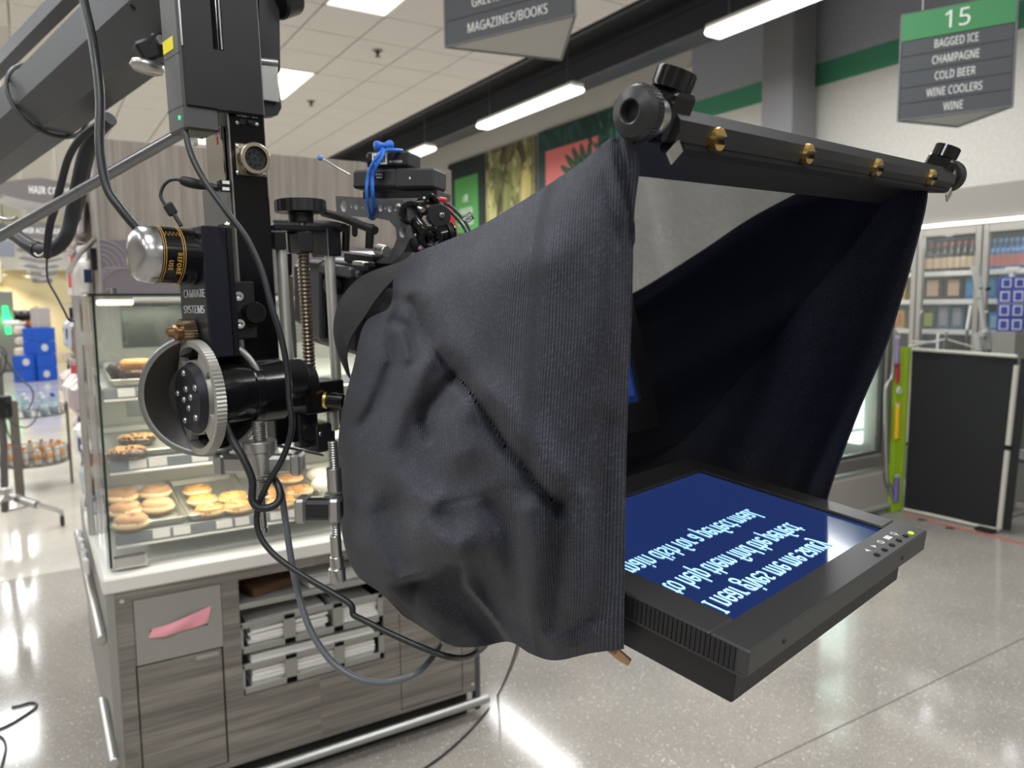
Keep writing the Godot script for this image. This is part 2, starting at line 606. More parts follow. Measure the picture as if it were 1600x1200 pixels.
# ---------------------------------------------------------------- the room
const TX := 0.535
const TZ := 0.605
func setting() -> void:
	# floor: grey slabs with fine joints, a beige floor further back
	var fl := struct("floor", MB.new().lohi(Vector3(-8.2, -0.30, -27), Vector3(8.4, -0.03, 6.0)), mat("joint_dark", srgb(74, 70, 66), 0.8))
	var xs := [-7.9, -3.14, 0.52, 4.17, 8.2]
	var zs := [-5.36, -1.68, 1.98, 5.8]
	for i in 4:
		for k in 3:
			part(fl, "slab", MB.new().lohi(Vector3(xs[i] + 0.002, -0.03, zs[k] + 0.002), Vector3(xs[i + 1] - 0.002, 0, zs[k + 1] - 0.002), 0.0015), M.terrazzo)
	var zb := [-26.8, -20.0, -16.34, -12.68, -9.02, -5.36]
	for i in 4:
		for k in 5:
			part(fl, "slab", MB.new().lohi(Vector3(xs[i] + 0.001, -0.03, zb[k] + 0.001), Vector3(xs[i + 1] - 0.001, 0, zb[k + 1] - 0.001), 0.001), M.beige)
	# ceiling: boards in a grid, light panels set in it
	var ce := struct("ceiling", MB.new().lohi(Vector3(-8.2, 4.03, -27), Vector3(4.31, 4.3, 6.0)), M.grid)
	var x0 := 2.16
	var z0 := -6.24
	var lamps := {}
	for i in [0, -5, -6, -10]:
		for k in [-15, -10, -5, 0, 5, 10]:
			lamps[Vector2i(i, k)] = 1
			lamps[Vector2i(i, k + 1)] = 1
	var board := MB.new().box(Vector3.ZERO, Vector3(TX - 0.012, 0.03, TZ - 0.012), 0.004).done()
	for i in range(-10, 4):
		for k in range(-11, 3):
			if lamps.has(Vector2i(i, k)): continue
			put(ce, "ceiling_tile", board, M.ceiling).position = Vector3(x0 + TX * (i + 0.5), 4.018, z0 + TZ * (k + 0.5))
	# further boards, too far off to tell apart or outside the picture
	var far := MB.new()
	for q in [[-8.2, 4.31, -27.0, z0 + TZ * -11], [-8.2, x0 + TX * -10, z0 + TZ * -11, 6.0], [x0 + TX * -10, 4.31, z0 + TZ * 3, 6.0]]:
		far.lohi(Vector3(q[0], 4.003, q[2]), Vector3(q[1], 4.032, q[3]))
	tag(part(ce, "far_boards", far, M.ceiling), "", "", "", "stuff")
	for q in [[590, 79, "dark sprinkler head on the ceiling nearer the hanging books sign"], [486, 158, "dark sprinkler head on the ceiling above the wooden panel"]]:
		var sp := on_y(q[0], q[1], 4.0)
		var sk := thing("sprinkler", q[2], "sprinkler", sp)
		part(sk, "plate", MB.new().cyl(Vector3(0, 0.003, 0), Vector3(0, -0.006, 0), 0.05, 18, 0.002), M.grey_plastic)
		part(sk, "nozzle", MB.new().lathe(Vector3.ZERO, Vector3.DOWN, [[0.028, 0.0], [0.022, 0.02], [0.012, 0.03], [0.012, 0.05], [0.03, 0.055], [0.0, 0.058]], 14), M.satin)
	struct("trim_1", MB.new().lohi(Vector3(4.312, 3.985, -27), Vector3(4.352, 4.75, 6.0)), M.dark_ceiling)
	struct("ceiling_dark", MB.new().lohi(Vector3(4.352, 4.6, -27), Vector3(8.4, 4.8, 6.0)), M.dark_ceiling)
	# right wall over the cooler, with its green band; the cooler stands in a recess below
	var wr := struct("wall_right", MB.new().lohi(Vector3(6.6, 2.50, -6.6), Vector3(8.4, 3.652, 6.0)), M.wall)
	part(wr, "upper_wall", MB.new().lohi(Vector3(6.6, 3.862, -6.6), Vector3(8.4, 4.6, 6.0)), M.wall_grey)
	part(wr, "green_band", MB.new().lohi(Vector3(6.594, 3.652, -6.6), Vector3(8.4, 3.862, 6.0)), M.green)
	part(wr, "far_section", MB.new().lohi(Vector3(6.66, 0, -27), Vector3(8.4, 4.6, -6.6)), M.wall)
	part(wr, "near_section", MB.new().lohi(Vector3(6.6, 0, 1.2), Vector3(8.4, 2.5, 6.0)), M.wall)
	part(wr, "recess_back", MB.new().lohi(Vector3(7.6, 0, -6.6), Vector3(8.4, 2.5, 1.2)), M.wall)
	struct("column", MB.new().lohi(Vector3(6.16, 0, -5.23), Vector3(6.5, 4.6, -4.87), 0.01), M.column)
	struct("trim_2", MB.new().lohi(Vector3(5.6, 4.16, -27), Vector3(5.92, 4.42, 6.0), 0.02), M.duct)
	struct("wall_left", MB.new().lohi(Vector3(-8.4, -0.3, -27), Vector3(-8.2, 4.3, 6.0)), M.wall)
	struct("wall_front", MB.new().lohi(Vector3(-8.4, -0.3, 6.0), Vector3(8.4, 4.8, 6.2)), M.wall)
	var wb := struct("wall_back", MB.new().lohi(Vector3(-8.4, -0.3, -27.2), Vector3(8.4, 4.8, -27)), M.yellow_wall)
	part(wb, "upper_wall", MB.new().lohi(Vector3(-8.2, 2.75, -27), Vector3(4.3, 4.03, -26.5)), M.wall)
	part(wb, "bulkhead", MB.new().lohi(Vector3(-8.2, 2.3, -26.5), Vector3(-0.55, 2.95, -24.5), 0.05), mat("bulkhead_cream", srgb(232, 222, 190), 0.7))

func ceiling_lamp(i: float, k: int, label: String) -> void:
	var c := Vector3(2.16 + TX * (i + 0.5), 4.02, -6.24 + TZ * (k + 1.0))
	var t: Node3D
	if label:
		t = thing("ceiling_light", label, "ceiling light", c)
	else:                    # panels outside the picture belong to the ceiling
		t = Node3D.new()
		t.name = "light_panel"
		get_node("ceiling").add_child(t, true)
		t.position = c
	part(t, "frame", MB.new().lohi(Vector3(-TX / 2, -0.02, -TZ), Vector3(TX / 2, 0.005, -TZ + 0.02)).lohi(Vector3(-TX / 2, -0.02, TZ - 0.02), Vector3(TX / 2, 0.005, TZ)).lohi(Vector3(-TX / 2, -0.02, -TZ), Vector3(-TX / 2 + 0.02, 0.005, TZ)).lohi(Vector3(TX / 2 - 0.02, -0.02, -TZ), Vector3(TX / 2, 0.005, TZ)), M.white)
	part(t, "diffuser", MB.new().lohi(Vector3(-TX / 2 + 0.02, -0.012, -TZ + 0.02), Vector3(TX / 2 - 0.02, 0.004, TZ - 0.02)), glow("panel_glow", Color(1.0, 0.99, 0.97), 1.6))
	var l := AreaLight3D.new()
	l.name = "panel_lamp"
	l.area_size = Vector2(TX - 0.04, 2 * TZ - 0.04)
	l.light_color = Color(0.965, 0.98, 0.985)
	l.light_energy = PANEL
	l.area_range = 40.0
	l.area_attenuation = 2.0
	l.shadow_enabled = true
	l.rotation = Vector3(-PI / 2, 0, 0)
	l.position = Vector3(0, -0.03, 0)
	t.add_child(l, true)

const PANEL := 4.3
func lights() -> void:
	for i in [0.0, -5.5, -10.0]:
		for k in [-30, -25, -20, -15, -10, -5, 0, 5, 10, 15]:
			if i == 0 and k == 0:
				ceiling_lamp(i, k, "square white ceiling light above the grey hanging books sign")
			elif i == 0 and k == -5:
				ceiling_lamp(i, k, "square white ceiling light beyond the black crane head column")
			else:
				ceiling_lamp(i, k, "")
	var zz := [[-2.70, -4.68, "white strip light nearest the green banded wall and grey column"], [-6.46, -8.44, "white strip light hanging over the palm leaf and vegetable murals"], [-9.85, -11.8, "far white strip light just above the small wireless receiver"]]
	for q in zz:
		var c := Vector3(4.88, 3.78, (q[0] + q[1]) / 2)
		var t := thing("strip_light", q[2], "strip light", c, Basis(), "")
		var h: float = absf(q[0] - q[1]) / 2
		part(t, "housing", MB.new().box(Vector3(0, 0.035, 0), Vector3(0.16, 0.06, 2 * h), 0.02), M.white)
		part(t, "diffuser", MB.new().box(Vector3(0, -0.01, 0), Vector3(0.2, 0.06, 2 * h - 0.02), 0.025), glow("strip_glow", Color(1.0, 0.99, 0.97), 2.2))
		for s in [-1, 1]:
			part(t, "hanger", MB.new().cyl(Vector3(0, 0.06, s * h * 0.8), Vector3(0, 0.82, s * h * 0.8), 0.004, 6), M.dull)
		var l := AreaLight3D.new()
		l.name = "strip_lamp"
		l.area_size = Vector2(0.18, 2 * h - 0.06)
		l.light_color = Color(0.97, 0.985, 0.985)
		l.light_energy = 5.0
		l.shadow_enabled = true
		l.area_range = 30.0
		l.rotation = Vector3(-PI / 2, 0, 0)
		l.position = Vector3(0, -0.05, 0)
		t.add_child(l, true)

# ---------------------------------------------------------------- the doughnut kiosk
const KZ := -2.51
func kiosk() -> void:
	var t := thing("pastry_kiosk", "grey wood-look serving kiosk with cream counter under the doughnut case", "kiosk", Vector3(0.77, 0, -2.9))
	var b := W(t)
	# carcass set back, then the front boards round the rack opening
	b.lohi(Vector3(0.15, 0.1, -3.4), Vector3(0.17, 0.755, KZ - 0.02)).lohi(Vector3(1.37, 0.1, -3.4), Vector3(1.39, 0.755, KZ - 0.02))
	b.lohi(Vector3(0.15, 0.1, -3.4), Vector3(1.39, 0.755, -3.38)).lohi(Vector3(0.15, 0.1, -3.4), Vector3(1.39, 0.13, KZ - 0.02))
	part(t, "carcass", b, M.wood_h)
	b = W(t)
	var fz := KZ - 0.02
	for q in [[0.16, 0.724, 1.385, 0.755], [0.16, 0.515, 0.208, 0.724], [0.463, 0.515, 0.516, 0.724], [0.16, 0.1, 0.205, 0.515], [0.46, 0.1, 0.516, 0.515], [0.516, 0.1, 1.01, 0.33], [1.01, 0.1, 1.07, 0.724], [1.07, 0.482, 1.385, 0.724], [1.328, 0.1, 1.385, 0.482], [1.07, 0.1, 1.328, 0.114], [0.205, 0.1, 0.46, 0.118]]:
		b.lohi(Vector3(q[0], q[1], fz), Vector3(q[2], q[3], KZ))
	part(t, "front_board", b, M.wood_h)
	var d := part(t, "cabinet_door", W(t).lohi(Vector3(0.209, 0.122, fz), Vector3(0.455, 0.510, KZ + 0.001), 0.002), M.wood_h)
	part(d, "finger_pull", W(t).lohi(Vector3(0.375, 0.488, KZ - 0.004), Vector3(0.447, 0.503, KZ + 0.006), 0.003), M.grey_plastic)
	part(t, "door_gap", W(t).lohi(Vector3(0.203, 0.118, fz - 0.01), Vector3(0.461, 0.516, fz - 0.004)), M.hole)
	part(t, "door_gap", W(t).lohi(Vector3(1.069, 0.112, fz - 0.01), Vector3(1.33, 0.484, fz - 0.004)), M.hole)
	part(t, "cabinet_door", W(t).lohi(Vector3(1.073, 0.117, fz), Vector3(1.325, 0.479, KZ + 0.001), 0.002), M.wood_h)
	# plate with a slot
	b = W(t)
	for q in [[0.210, 0.517, 0.461, 0.598], [0.210, 0.622, 0.461, 0.722], [0.210, 0.598, 0.250, 0.622], [0.418, 0.598, 0.461, 0.622]]: b.lohi(Vector3(q[0], q[1], fz), Vector3(q[2], q[3], KZ + 0.003))
	part(t, "slotted_plate", b, M.grey_plastic)
	part(t, "slot_back", W(t).lohi(Vector3(0.23, 0.58, fz - 0.02), Vector3(0.44, 0.645, fz - 0.01)), M.hole)
	# rack: dark box, trays with cut-out fronts
	b = W(t)
	b.lohi(Vector3(0.516, 0.33, -2.9), Vector3(1.01, 0.724, -2.89)).lohi(Vector3(0.506, 0.33, -2.9), Vector3(0.516, 0.724, fz)).lohi(Vector3(1.01, 0.33, -2.9), Vector3(1.02, 0.724, fz))
	part(t, "rack_recess", b, M.hole)
	for q in [[0.334, 0.435], [0.472, 0.575]]:
		var y0: float = q[0]
		var y1: float = q[1]
		b = W(t)
		for r in [[0.516, y0, 1.01, y0 + 0.022], [0.516, y1 - 0.018, 1.01, y1], [0.516, y0, 0.524, y1], [0.655, y0, 0.695, y1], [0.825, y0, 0.862, y1], [0.99, y0, 1.01, y1]]:
			b.lohi(Vector3(r[0], r[1], KZ - 0.008), Vector3(r[2], r[3], KZ + 0.002), 0.002)
		part(t, "rack_front", b, M.grey_plastic)
		part(t, "rack_shelf", W(t).lohi(Vector3(0.516, y0 - 0.004, -2.89), Vector3(1.01, y0 + 0.002, KZ - 0.01)), M.grey_plastic)
	part(t, "rack_front", W(t).lohi(Vector3(0.516, 0.622, KZ - 0.008), Vector3(1.01, 0.641, KZ + 0.002), 0.002), M.grey_plastic)
	part(t, "rack_shelf", W(t).lohi(Vector3(0.516, 0.620, -2.89), Vector3(1.01, 0.626, KZ - 0.01)), M.grey_plastic)
	part(t, "countertop", W(t).lohi(Vector3(0.131, 0.757, -3.42), Vector3(1.41, 0.806, -2.497), 0.006), M.cream)
	part(t, "corner_post", W(t).lohi(Vector3(0.137, 0.02, KZ - 0.03), Vector3(0.162, 0.757, KZ + 0.004), 0.003), M.grey_plastic)
	part(t, "corner_post", W(t).lohi(Vector3(1.382, 0.02, KZ - 0.03), Vector3(1.404, 0.757, KZ + 0.004), 0.003), M.ano_grey)
	part(t, "side_panel", W(t).lohi(Vector3(0.140, 0.1, -3.9), Vector3(0.150, 0.757, KZ - 0.03)), M.grey_plastic)
	part(t, "kick_board", W(t).lohi(Vector3(0.2, 0, -3.35), Vector3(1.36, 0.1, KZ - 0.03)), M.black)
	part(t, "bumper_rail", W(t).cyl(Vector3(0.13, 0.062, KZ + 0.018), Vector3(1.43, 0.062, KZ + 0.018), 0.017, 14, 0.003), M.dull)
	part(t, "bumper_rail", W(t).cyl(Vector3(0.122, 0.60, -2.56), Vector3(0.122, 0.60, -3.9), 0.016, 14, 0.003), M.dull)
	part(t, "bumper_rail", W(t).cyl(Vector3(0.122, 0.30, -2.38), Vector3(0.122, 0.30, -2.80), 0.016, 14, 0.003), M.dull)
	for q in [[0.180, 0.728], [1.37, 0.13]]: part(t, "screw", W(t).lathe(Vector3(q[0], q[1], KZ), Vector3(0, 0, 1), [[0.008, 0], [0.007, 0.003], [0.0, 0.004]], 12), M.chrome)
	# what the rack and the slot hold
	var tis := [[0.245, 0.598, 0.006], [0.290, 0.594, 0.014], [0.34, 0.60, 0.016], [0.385, 0.602, 0.012], [0.416, 0.604, 0.006]]
	var r1: Array = []
	for k in 4:
		var ln := PackedVector3Array()
		for q in tis:
			var f := k / 3.0
			ln.append(Vector3(q[0] + 0.012 * f, q[1] + f * (0.012 + 0.075 * (q[0] - 0.24)) * 2.2, KZ + q[2] * sin(PI * (0.25 + 0.5 * f)) + 0.004 * sin(q[0] * 90.0 + k)))
		r1.append(ln)
	var ts := MB.new()
	ts.sheet(r1, 0.0008, Vector3(0, 0, 1))
	solo("deli_tissue", ts, M.pink, "pink tissue sheet poking out of the slotted grey plate", "tissue", "", Vector3(0.33, 0.6, KZ))
	var stacks := [[0.545, 0.805, 0.476, 0.085, 0.05, "crumpled white bag stack in the left of the upper kiosk rack"], [0.84, 0.995, 0.476, 0.075, -0.04, "white paper bags in the right of the upper kiosk rack"], [0.55, 0.98, 0.338, 0.115, 0.0, "thick white stack of paper bags filling the lower kiosk rack"]]
	for q in stacks:
		var s := thing("paper_bag_stack", q[5], "paper bags", Vector3((q[0] + q[1]) / 2, q[2], -2.7))
		var n := 9
		for k in n:
			var y: float = q[2] + q[3] * k / n
			var dx := rng.randf_range(-0.006, 0.006)
			part(s, "paper_bag", W(s).box(Vector3((q[0] + q[1]) / 2 + dx, y + 0.004 + 0.004, -2.672 + rng.randf_range(-0.01, 0.012)), Vector3(q[1] - q[0], q[3] / n * 0.8, 0.30), 0.001, Basis(Vector3(0, 0, 1), q[4] * k / n)), M.paper)
	var bx := thing("paper_bag_stack", "brown tray lying at the left of the topmost kiosk rack", "tray", Vector3(0.62, 0.626, -2.68))
	part(bx, "lid", W(bx).box(Vector3(0.63, 0.642, -2.7), Vector3(0.17, 0.03, 0.2), 0.004, Basis(Vector3.UP, 0.3)), mat("card_brown", srgb(120, 88, 62), 0.8))
	part(bx, "rim", W(bx).box(Vector3(0.63, 0.656, -2.7), Vector3(0.176, 0.006, 0.206), 0.002, Basis(Vector3.UP, 0.3)), mat("card_brown", srgb(120, 88, 62), 0.8))
	bx.name = nm("wooden_tray")
	var wb := thing("paper_bag_stack", "flat white carton sheets lying at the right of the topmost rack", "paper bags", Vector3(0.87, 0.626, -2.68))
	wb.name = nm("carton_sheets")
	for k in 4: part(wb, "sheet", W(wb).box(Vector3(0.86 + k * 0.006, 0.632 + k * 0.011, -2.69), Vector3(0.22, 0.009, 0.24), 0.001, Basis(Vector3.UP, 0.1 - k * 0.05)), M.paper)
	display_case()
	tower(t)

func display_case() -> void:
	var c := thing("pastry_case", "glass pastry display case with three tiers of trays on the kiosk counter", "display case", Vector3(0.77, 0.806, -2.8))
	part(c, "front_pane", W(c).lohi(Vector3(0.166, 0.815, -2.583), Vector3(1.36, 1.638, -2.577)), M.pane)
	part(c, "side_pane", W(c).lohi(Vector3(0.152, 0.812, -3.02), Vector3(0.158, 1.64, -2.59)), M.pane)
	part(c, "pane_edge", W(c).lohi(Vector3(0.159, 0.812, -2.585), Vector3(0.166, 1.64, -2.575), 0.001), M.pane_edge)
	part(c, "pane_edge", W(c).lohi(Vector3(0.15, 1.638, -2.585), Vector3(1.36, 1.645, -2.575), 0.001), M.pane_edge)
	part(c, "top_pane", W(c).lohi(Vector3(0.15, 1.640, -3.03), Vector3(1.36, 1.646, -2.586)), M.pane)
	part(c, "rear_post", W(c).lohi(Vector3(0.128, 0.806, -3.06), Vector3(0.150, 1.65, -3.03), 0.003), M.dull)
	part(c, "back_panel", W(c).lohi(Vector3(0.178, 0.806, -3.06), Vector3(1.37, 1.62, -3.045)), mat("case_back", srgb(142, 144, 136), 0.4))
	part(c, "end_panel", W(c).lohi(Vector3(1.355, 0.806, -3.05), Vector3(1.37, 1.64, -2.575)), M.dull)
	part(c, "mirror", W(c).lohi(Vector3(0.275, 1.462, -3.044), Vector3(1.33, 1.618, -3.04)), mat("mirror", srgb(150, 155, 150), 0.03, 1.0))
	part(c, "mirror", W(c).lohi(Vector3(0.275, 1.215, -3.044), Vector3(1.33, 1.285, -3.04)), mat("mirror", srgb(150, 155, 150), 0.03, 1.0))
	part(c, "top_bar", W(c).lohi(Vector3(0.272, 1.622, -2.63), Vector3(1.35, 1.634, -2.61), 0.003), M.white)
	var lb := part(c, "light_bar", W(c).lohi(Vector3(0.172, 1.610, -2.625), Vector3(0.272, 1.628, -2.60), 0.004), glow("case_light", Color(1, 0.98, 0.92), 0.8))
	part(c, "pane_clip", W(c).box(Vector3(0.222, 1.652, -2.60), Vector3(0.016, 0.024, 0.03), 0.002), M.chrome)
	for q in [[0.35, 1.606, -2.62], [0.75, 1.606, -2.62], [1.15, 1.606, -2.62], [0.45, 1.33, -2.74], [1.05, 1.33, -2.74], [0.45, 1.105, -2.70], [1.05, 1.105, -2.70]]:
		var l := AreaLight3D.new()
		l.name = "case_lamp"
		l.area_size = Vector2(0.36, 0.02)
		l.light_color = Color(1.0, 0.96, 0.86)
		l.light_energy = 0.18
		l.shadow_enabled = true
		l.rotation = Vector3(-PI / 2 , 0, 0)
		l.position = Vector3(q[0], q[1], q[2]) - c.position
		c.add_child(l, true)
	for y in [1.337, 1.112]:
		for x in [0.45, 1.05]: part(c, "light_bar", W(c).lohi(Vector3(x - 0.2, y - 0.003, -2.75 if y > 1.2 else -2.71), Vector3(x + 0.2, y + 0.004, -2.73 if y > 1.2 else -2.69), 0.002), glow("shelf_light", Color(1, 0.98, 0.92), 0.6))
	# tiers: y at the front, at the back; z at the front
	var tiers := [[0.905, 0.945, -2.61], [1.125, 1.165, -2.66], [1.350, 1.395, -2.70]]
	var tags := [[[0.285, 0.335], [0.345, 0.395], [0.475, 0.525], [0.535, 0.58], [0.65, 0.70], [0.71, 0.76]], [[0.235, 0.285], [0.292, 0.345], [0.42, 0.47], [0.70, 0.75]], [[0.22, 0.27], [0.276, 0.325], [0.5, 0.55]]]
	for i in 3:
		var y0: float = tiers[i][0]
		var y1: float = tiers[i][1]
		var z0: float = tiers[i][2]
		var sl := (y1 - y0) / (-3.04 - z0)
		var bs := Basis(Vector3.RIGHT, -atan(sl) * 1.0)
		var mid := Vector3(0.765, (y0 + y1) / 2 - 0.006, (z0 - 3.04) / 2)
		var sh := part(c, "shelf", W(c).box(mid, Vector3(1.17, 0.008, (z0 + 3.04) * 1.0), 0.002, bs), mat("shelf_grey", srgb(168, 170, 162), 0.35))
		var fr := part(sh, "price_rail", W(c).box(Vector3(0.765, y0 - 0.014, z0 + 0.008), Vector3(1.17, 0.034, 0.006), 0.002, Basis(Vector3.RIGHT, -0.25)), mat("rail_grey", srgb(118, 124, 128), 0.3, 0.3))
		part(sh, "rail_lip", W(c).box(Vector3(0.765, y0 - 0.036, z0 + 0.015), Vector3(1.17, 0.006, 0.016), 0.002), M.white)
		for g in tags[i]:
			part(sh, "price_tag", W(c).box(Vector3((g[0] + g[1]) / 2, y0 - 0.013, z0 + 0.0125), Vector3(g[1] - g[0], 0.027, 0.002), 0.0, Basis(Vector3.RIGHT, -0.25)), M.white)
		part(c, "shelf_bracket", W(c).box(Vector3(0.18, y1 - 0.05, -3.0), Vector3(0.02, 0.1, 0.05), 0.002), M.dull)
	var br := thing("glass_clamp", "square chrome clamp block standing at the left front counter corner", "clamp", Vector3(0.214, 0.806, -2.55))
	part(br, "block", W(br).lohi(Vector3(0.170, 0.814, -2.572), Vector3(0.258, 0.851, -2.545), 0.003), M.chrome)
	part(br, "foot", W(br).lohi(Vector3(0.160, 0.806, -2.572), Vector3(0.268, 0.814, -2.55), 0.002), M.pane)

func tower(t: Node3D) -> void:
	part(t, "rear_panel", W(t).lohi(Vector3(0.222, 0.81, -4.5), Vector3(1.62, 2.19, -3.075), 0.002), M.wood_v)
	part(t, "rear_base", W(t).lohi(Vector3(0.222, 0.0, -4.5), Vector3(1.40, 0.8, -3.43), 0.002), M.wood_v)
	part(t, "edge_strip", W(t).lohi(Vector3(0.219, 1.66, -3.077), Vector3(0.227, 2.19, -3.071)), M.grey_plastic)
	var s := part(t, "mauve_board", W(t).lohi(Vector3(0.228, 1.652, -3.074), Vector3(1.56, 1.842, -3.066), 0.001), mat("mauve", srgb(112, 103, 109), 0.5), "mauve board with pale fan outlines")
	var lm := mat("fan_outline", srgb(150, 141, 148), 0.5)
	# fan motif: nested petals about a centre at the left edge
	var ctr := Vector3(0.222, 1.745, -3.0655)
	var ang := deg_to_rad(40)
	var shapes: Array = []
	for k in 5:
		var R := 0.096 - 0.017 * k
		var q: Array = []
		for j in 13:
			var a := lerpf(deg_to_rad(-2), deg_to_rad(88), j / 12.0)
			q.append(ctr + Vector3(cos(a) * R * (1.0 if k < 2 else 1.0 - 0.1 * absf(sin(a * 2.0))), sin(a) * R, 0))
		var e: Vector3 = q[0]
		for j in range(1, 6):
			var f := j / 5.0
			q.push_front(e.lerp(ctr + Vector3(0.004, -0.045 + 0.008 * k, 0), f) + Vector3(0, 0.018 * sin(PI * f) * (1.0 - 0.15 * k), 0))
		shapes.append(q)
	for q in shapes: part(s, "fan_line", W(t).tube(PackedVector3Array(q), 0.0016, 5, true, Vector2(1, 1)), lm)
	part(s, "fan_line", W(t).tube(PackedVector3Array([Vector3(0.229, 1.66, -3.0655), Vector3(0.24, 1.668, -3.0655), Vector3(0.26, 1.664, -3.0655), Vector3(0.275, 1.655, -3.0655)]), 0.0016, 5), lm)

# ---------------------------------------------------------------- pastries and their trays
func bun_mesh(r: float, h: float, hole: float, seed_: int) -> ArrayMesh:
	var b := MB.new()
	var f := FastNoiseLite.new()
	f.seed = seed_
	f.frequency = 18.0
	var NU := 22
	var NV := 12
	var P: Array = []
	for i in NU + 1:
		var row := PackedVector3Array()
		var a := TAU * i / NU
		for j in NV + 1:
			var t := TAU * j / NV
			var rr := (r + hole) / 2.0 + (r - hole) / 2.0 * cos(t)
			var y := h * 0.5 + h * 0.5 * sin(t)
			if y < h * 0.12: y = h * 0.04
			var p := Vector3(cos(a) * rr, y, sin(a) * rr)
			p *= 1.0 + 0.06 * f.get_noise_3dv(Vector3(cos(a), sin(t) * 0.5, sin(a)) * 0.06)
			row.append(p)
		P.append(row)
	P[NU] = P[0]
	for i in NU:
		for j in NV:
			var i2 := (i + 1) % NU
			var g := func(ii: int, jj: int) -> Vector3:
				var a := TAU * ii / NU
				var t := TAU * jj / NV
				return Vector3(cos(a) * cos(t) / (r - hole), sin(t) / h, sin(a) * cos(t) / (r - hole)).normalized()
			b.tri(P[i][j], P[i2][j], P[i2][j + 1], g.call(i, j), g.call(i2, j), g.call(i2, j + 1))
			b.tri(P[i][j], P[i2][j + 1], P[i][j + 1], g.call(i, j), g.call(i2, j + 1), g.call(i, j + 1))
	return b.done()

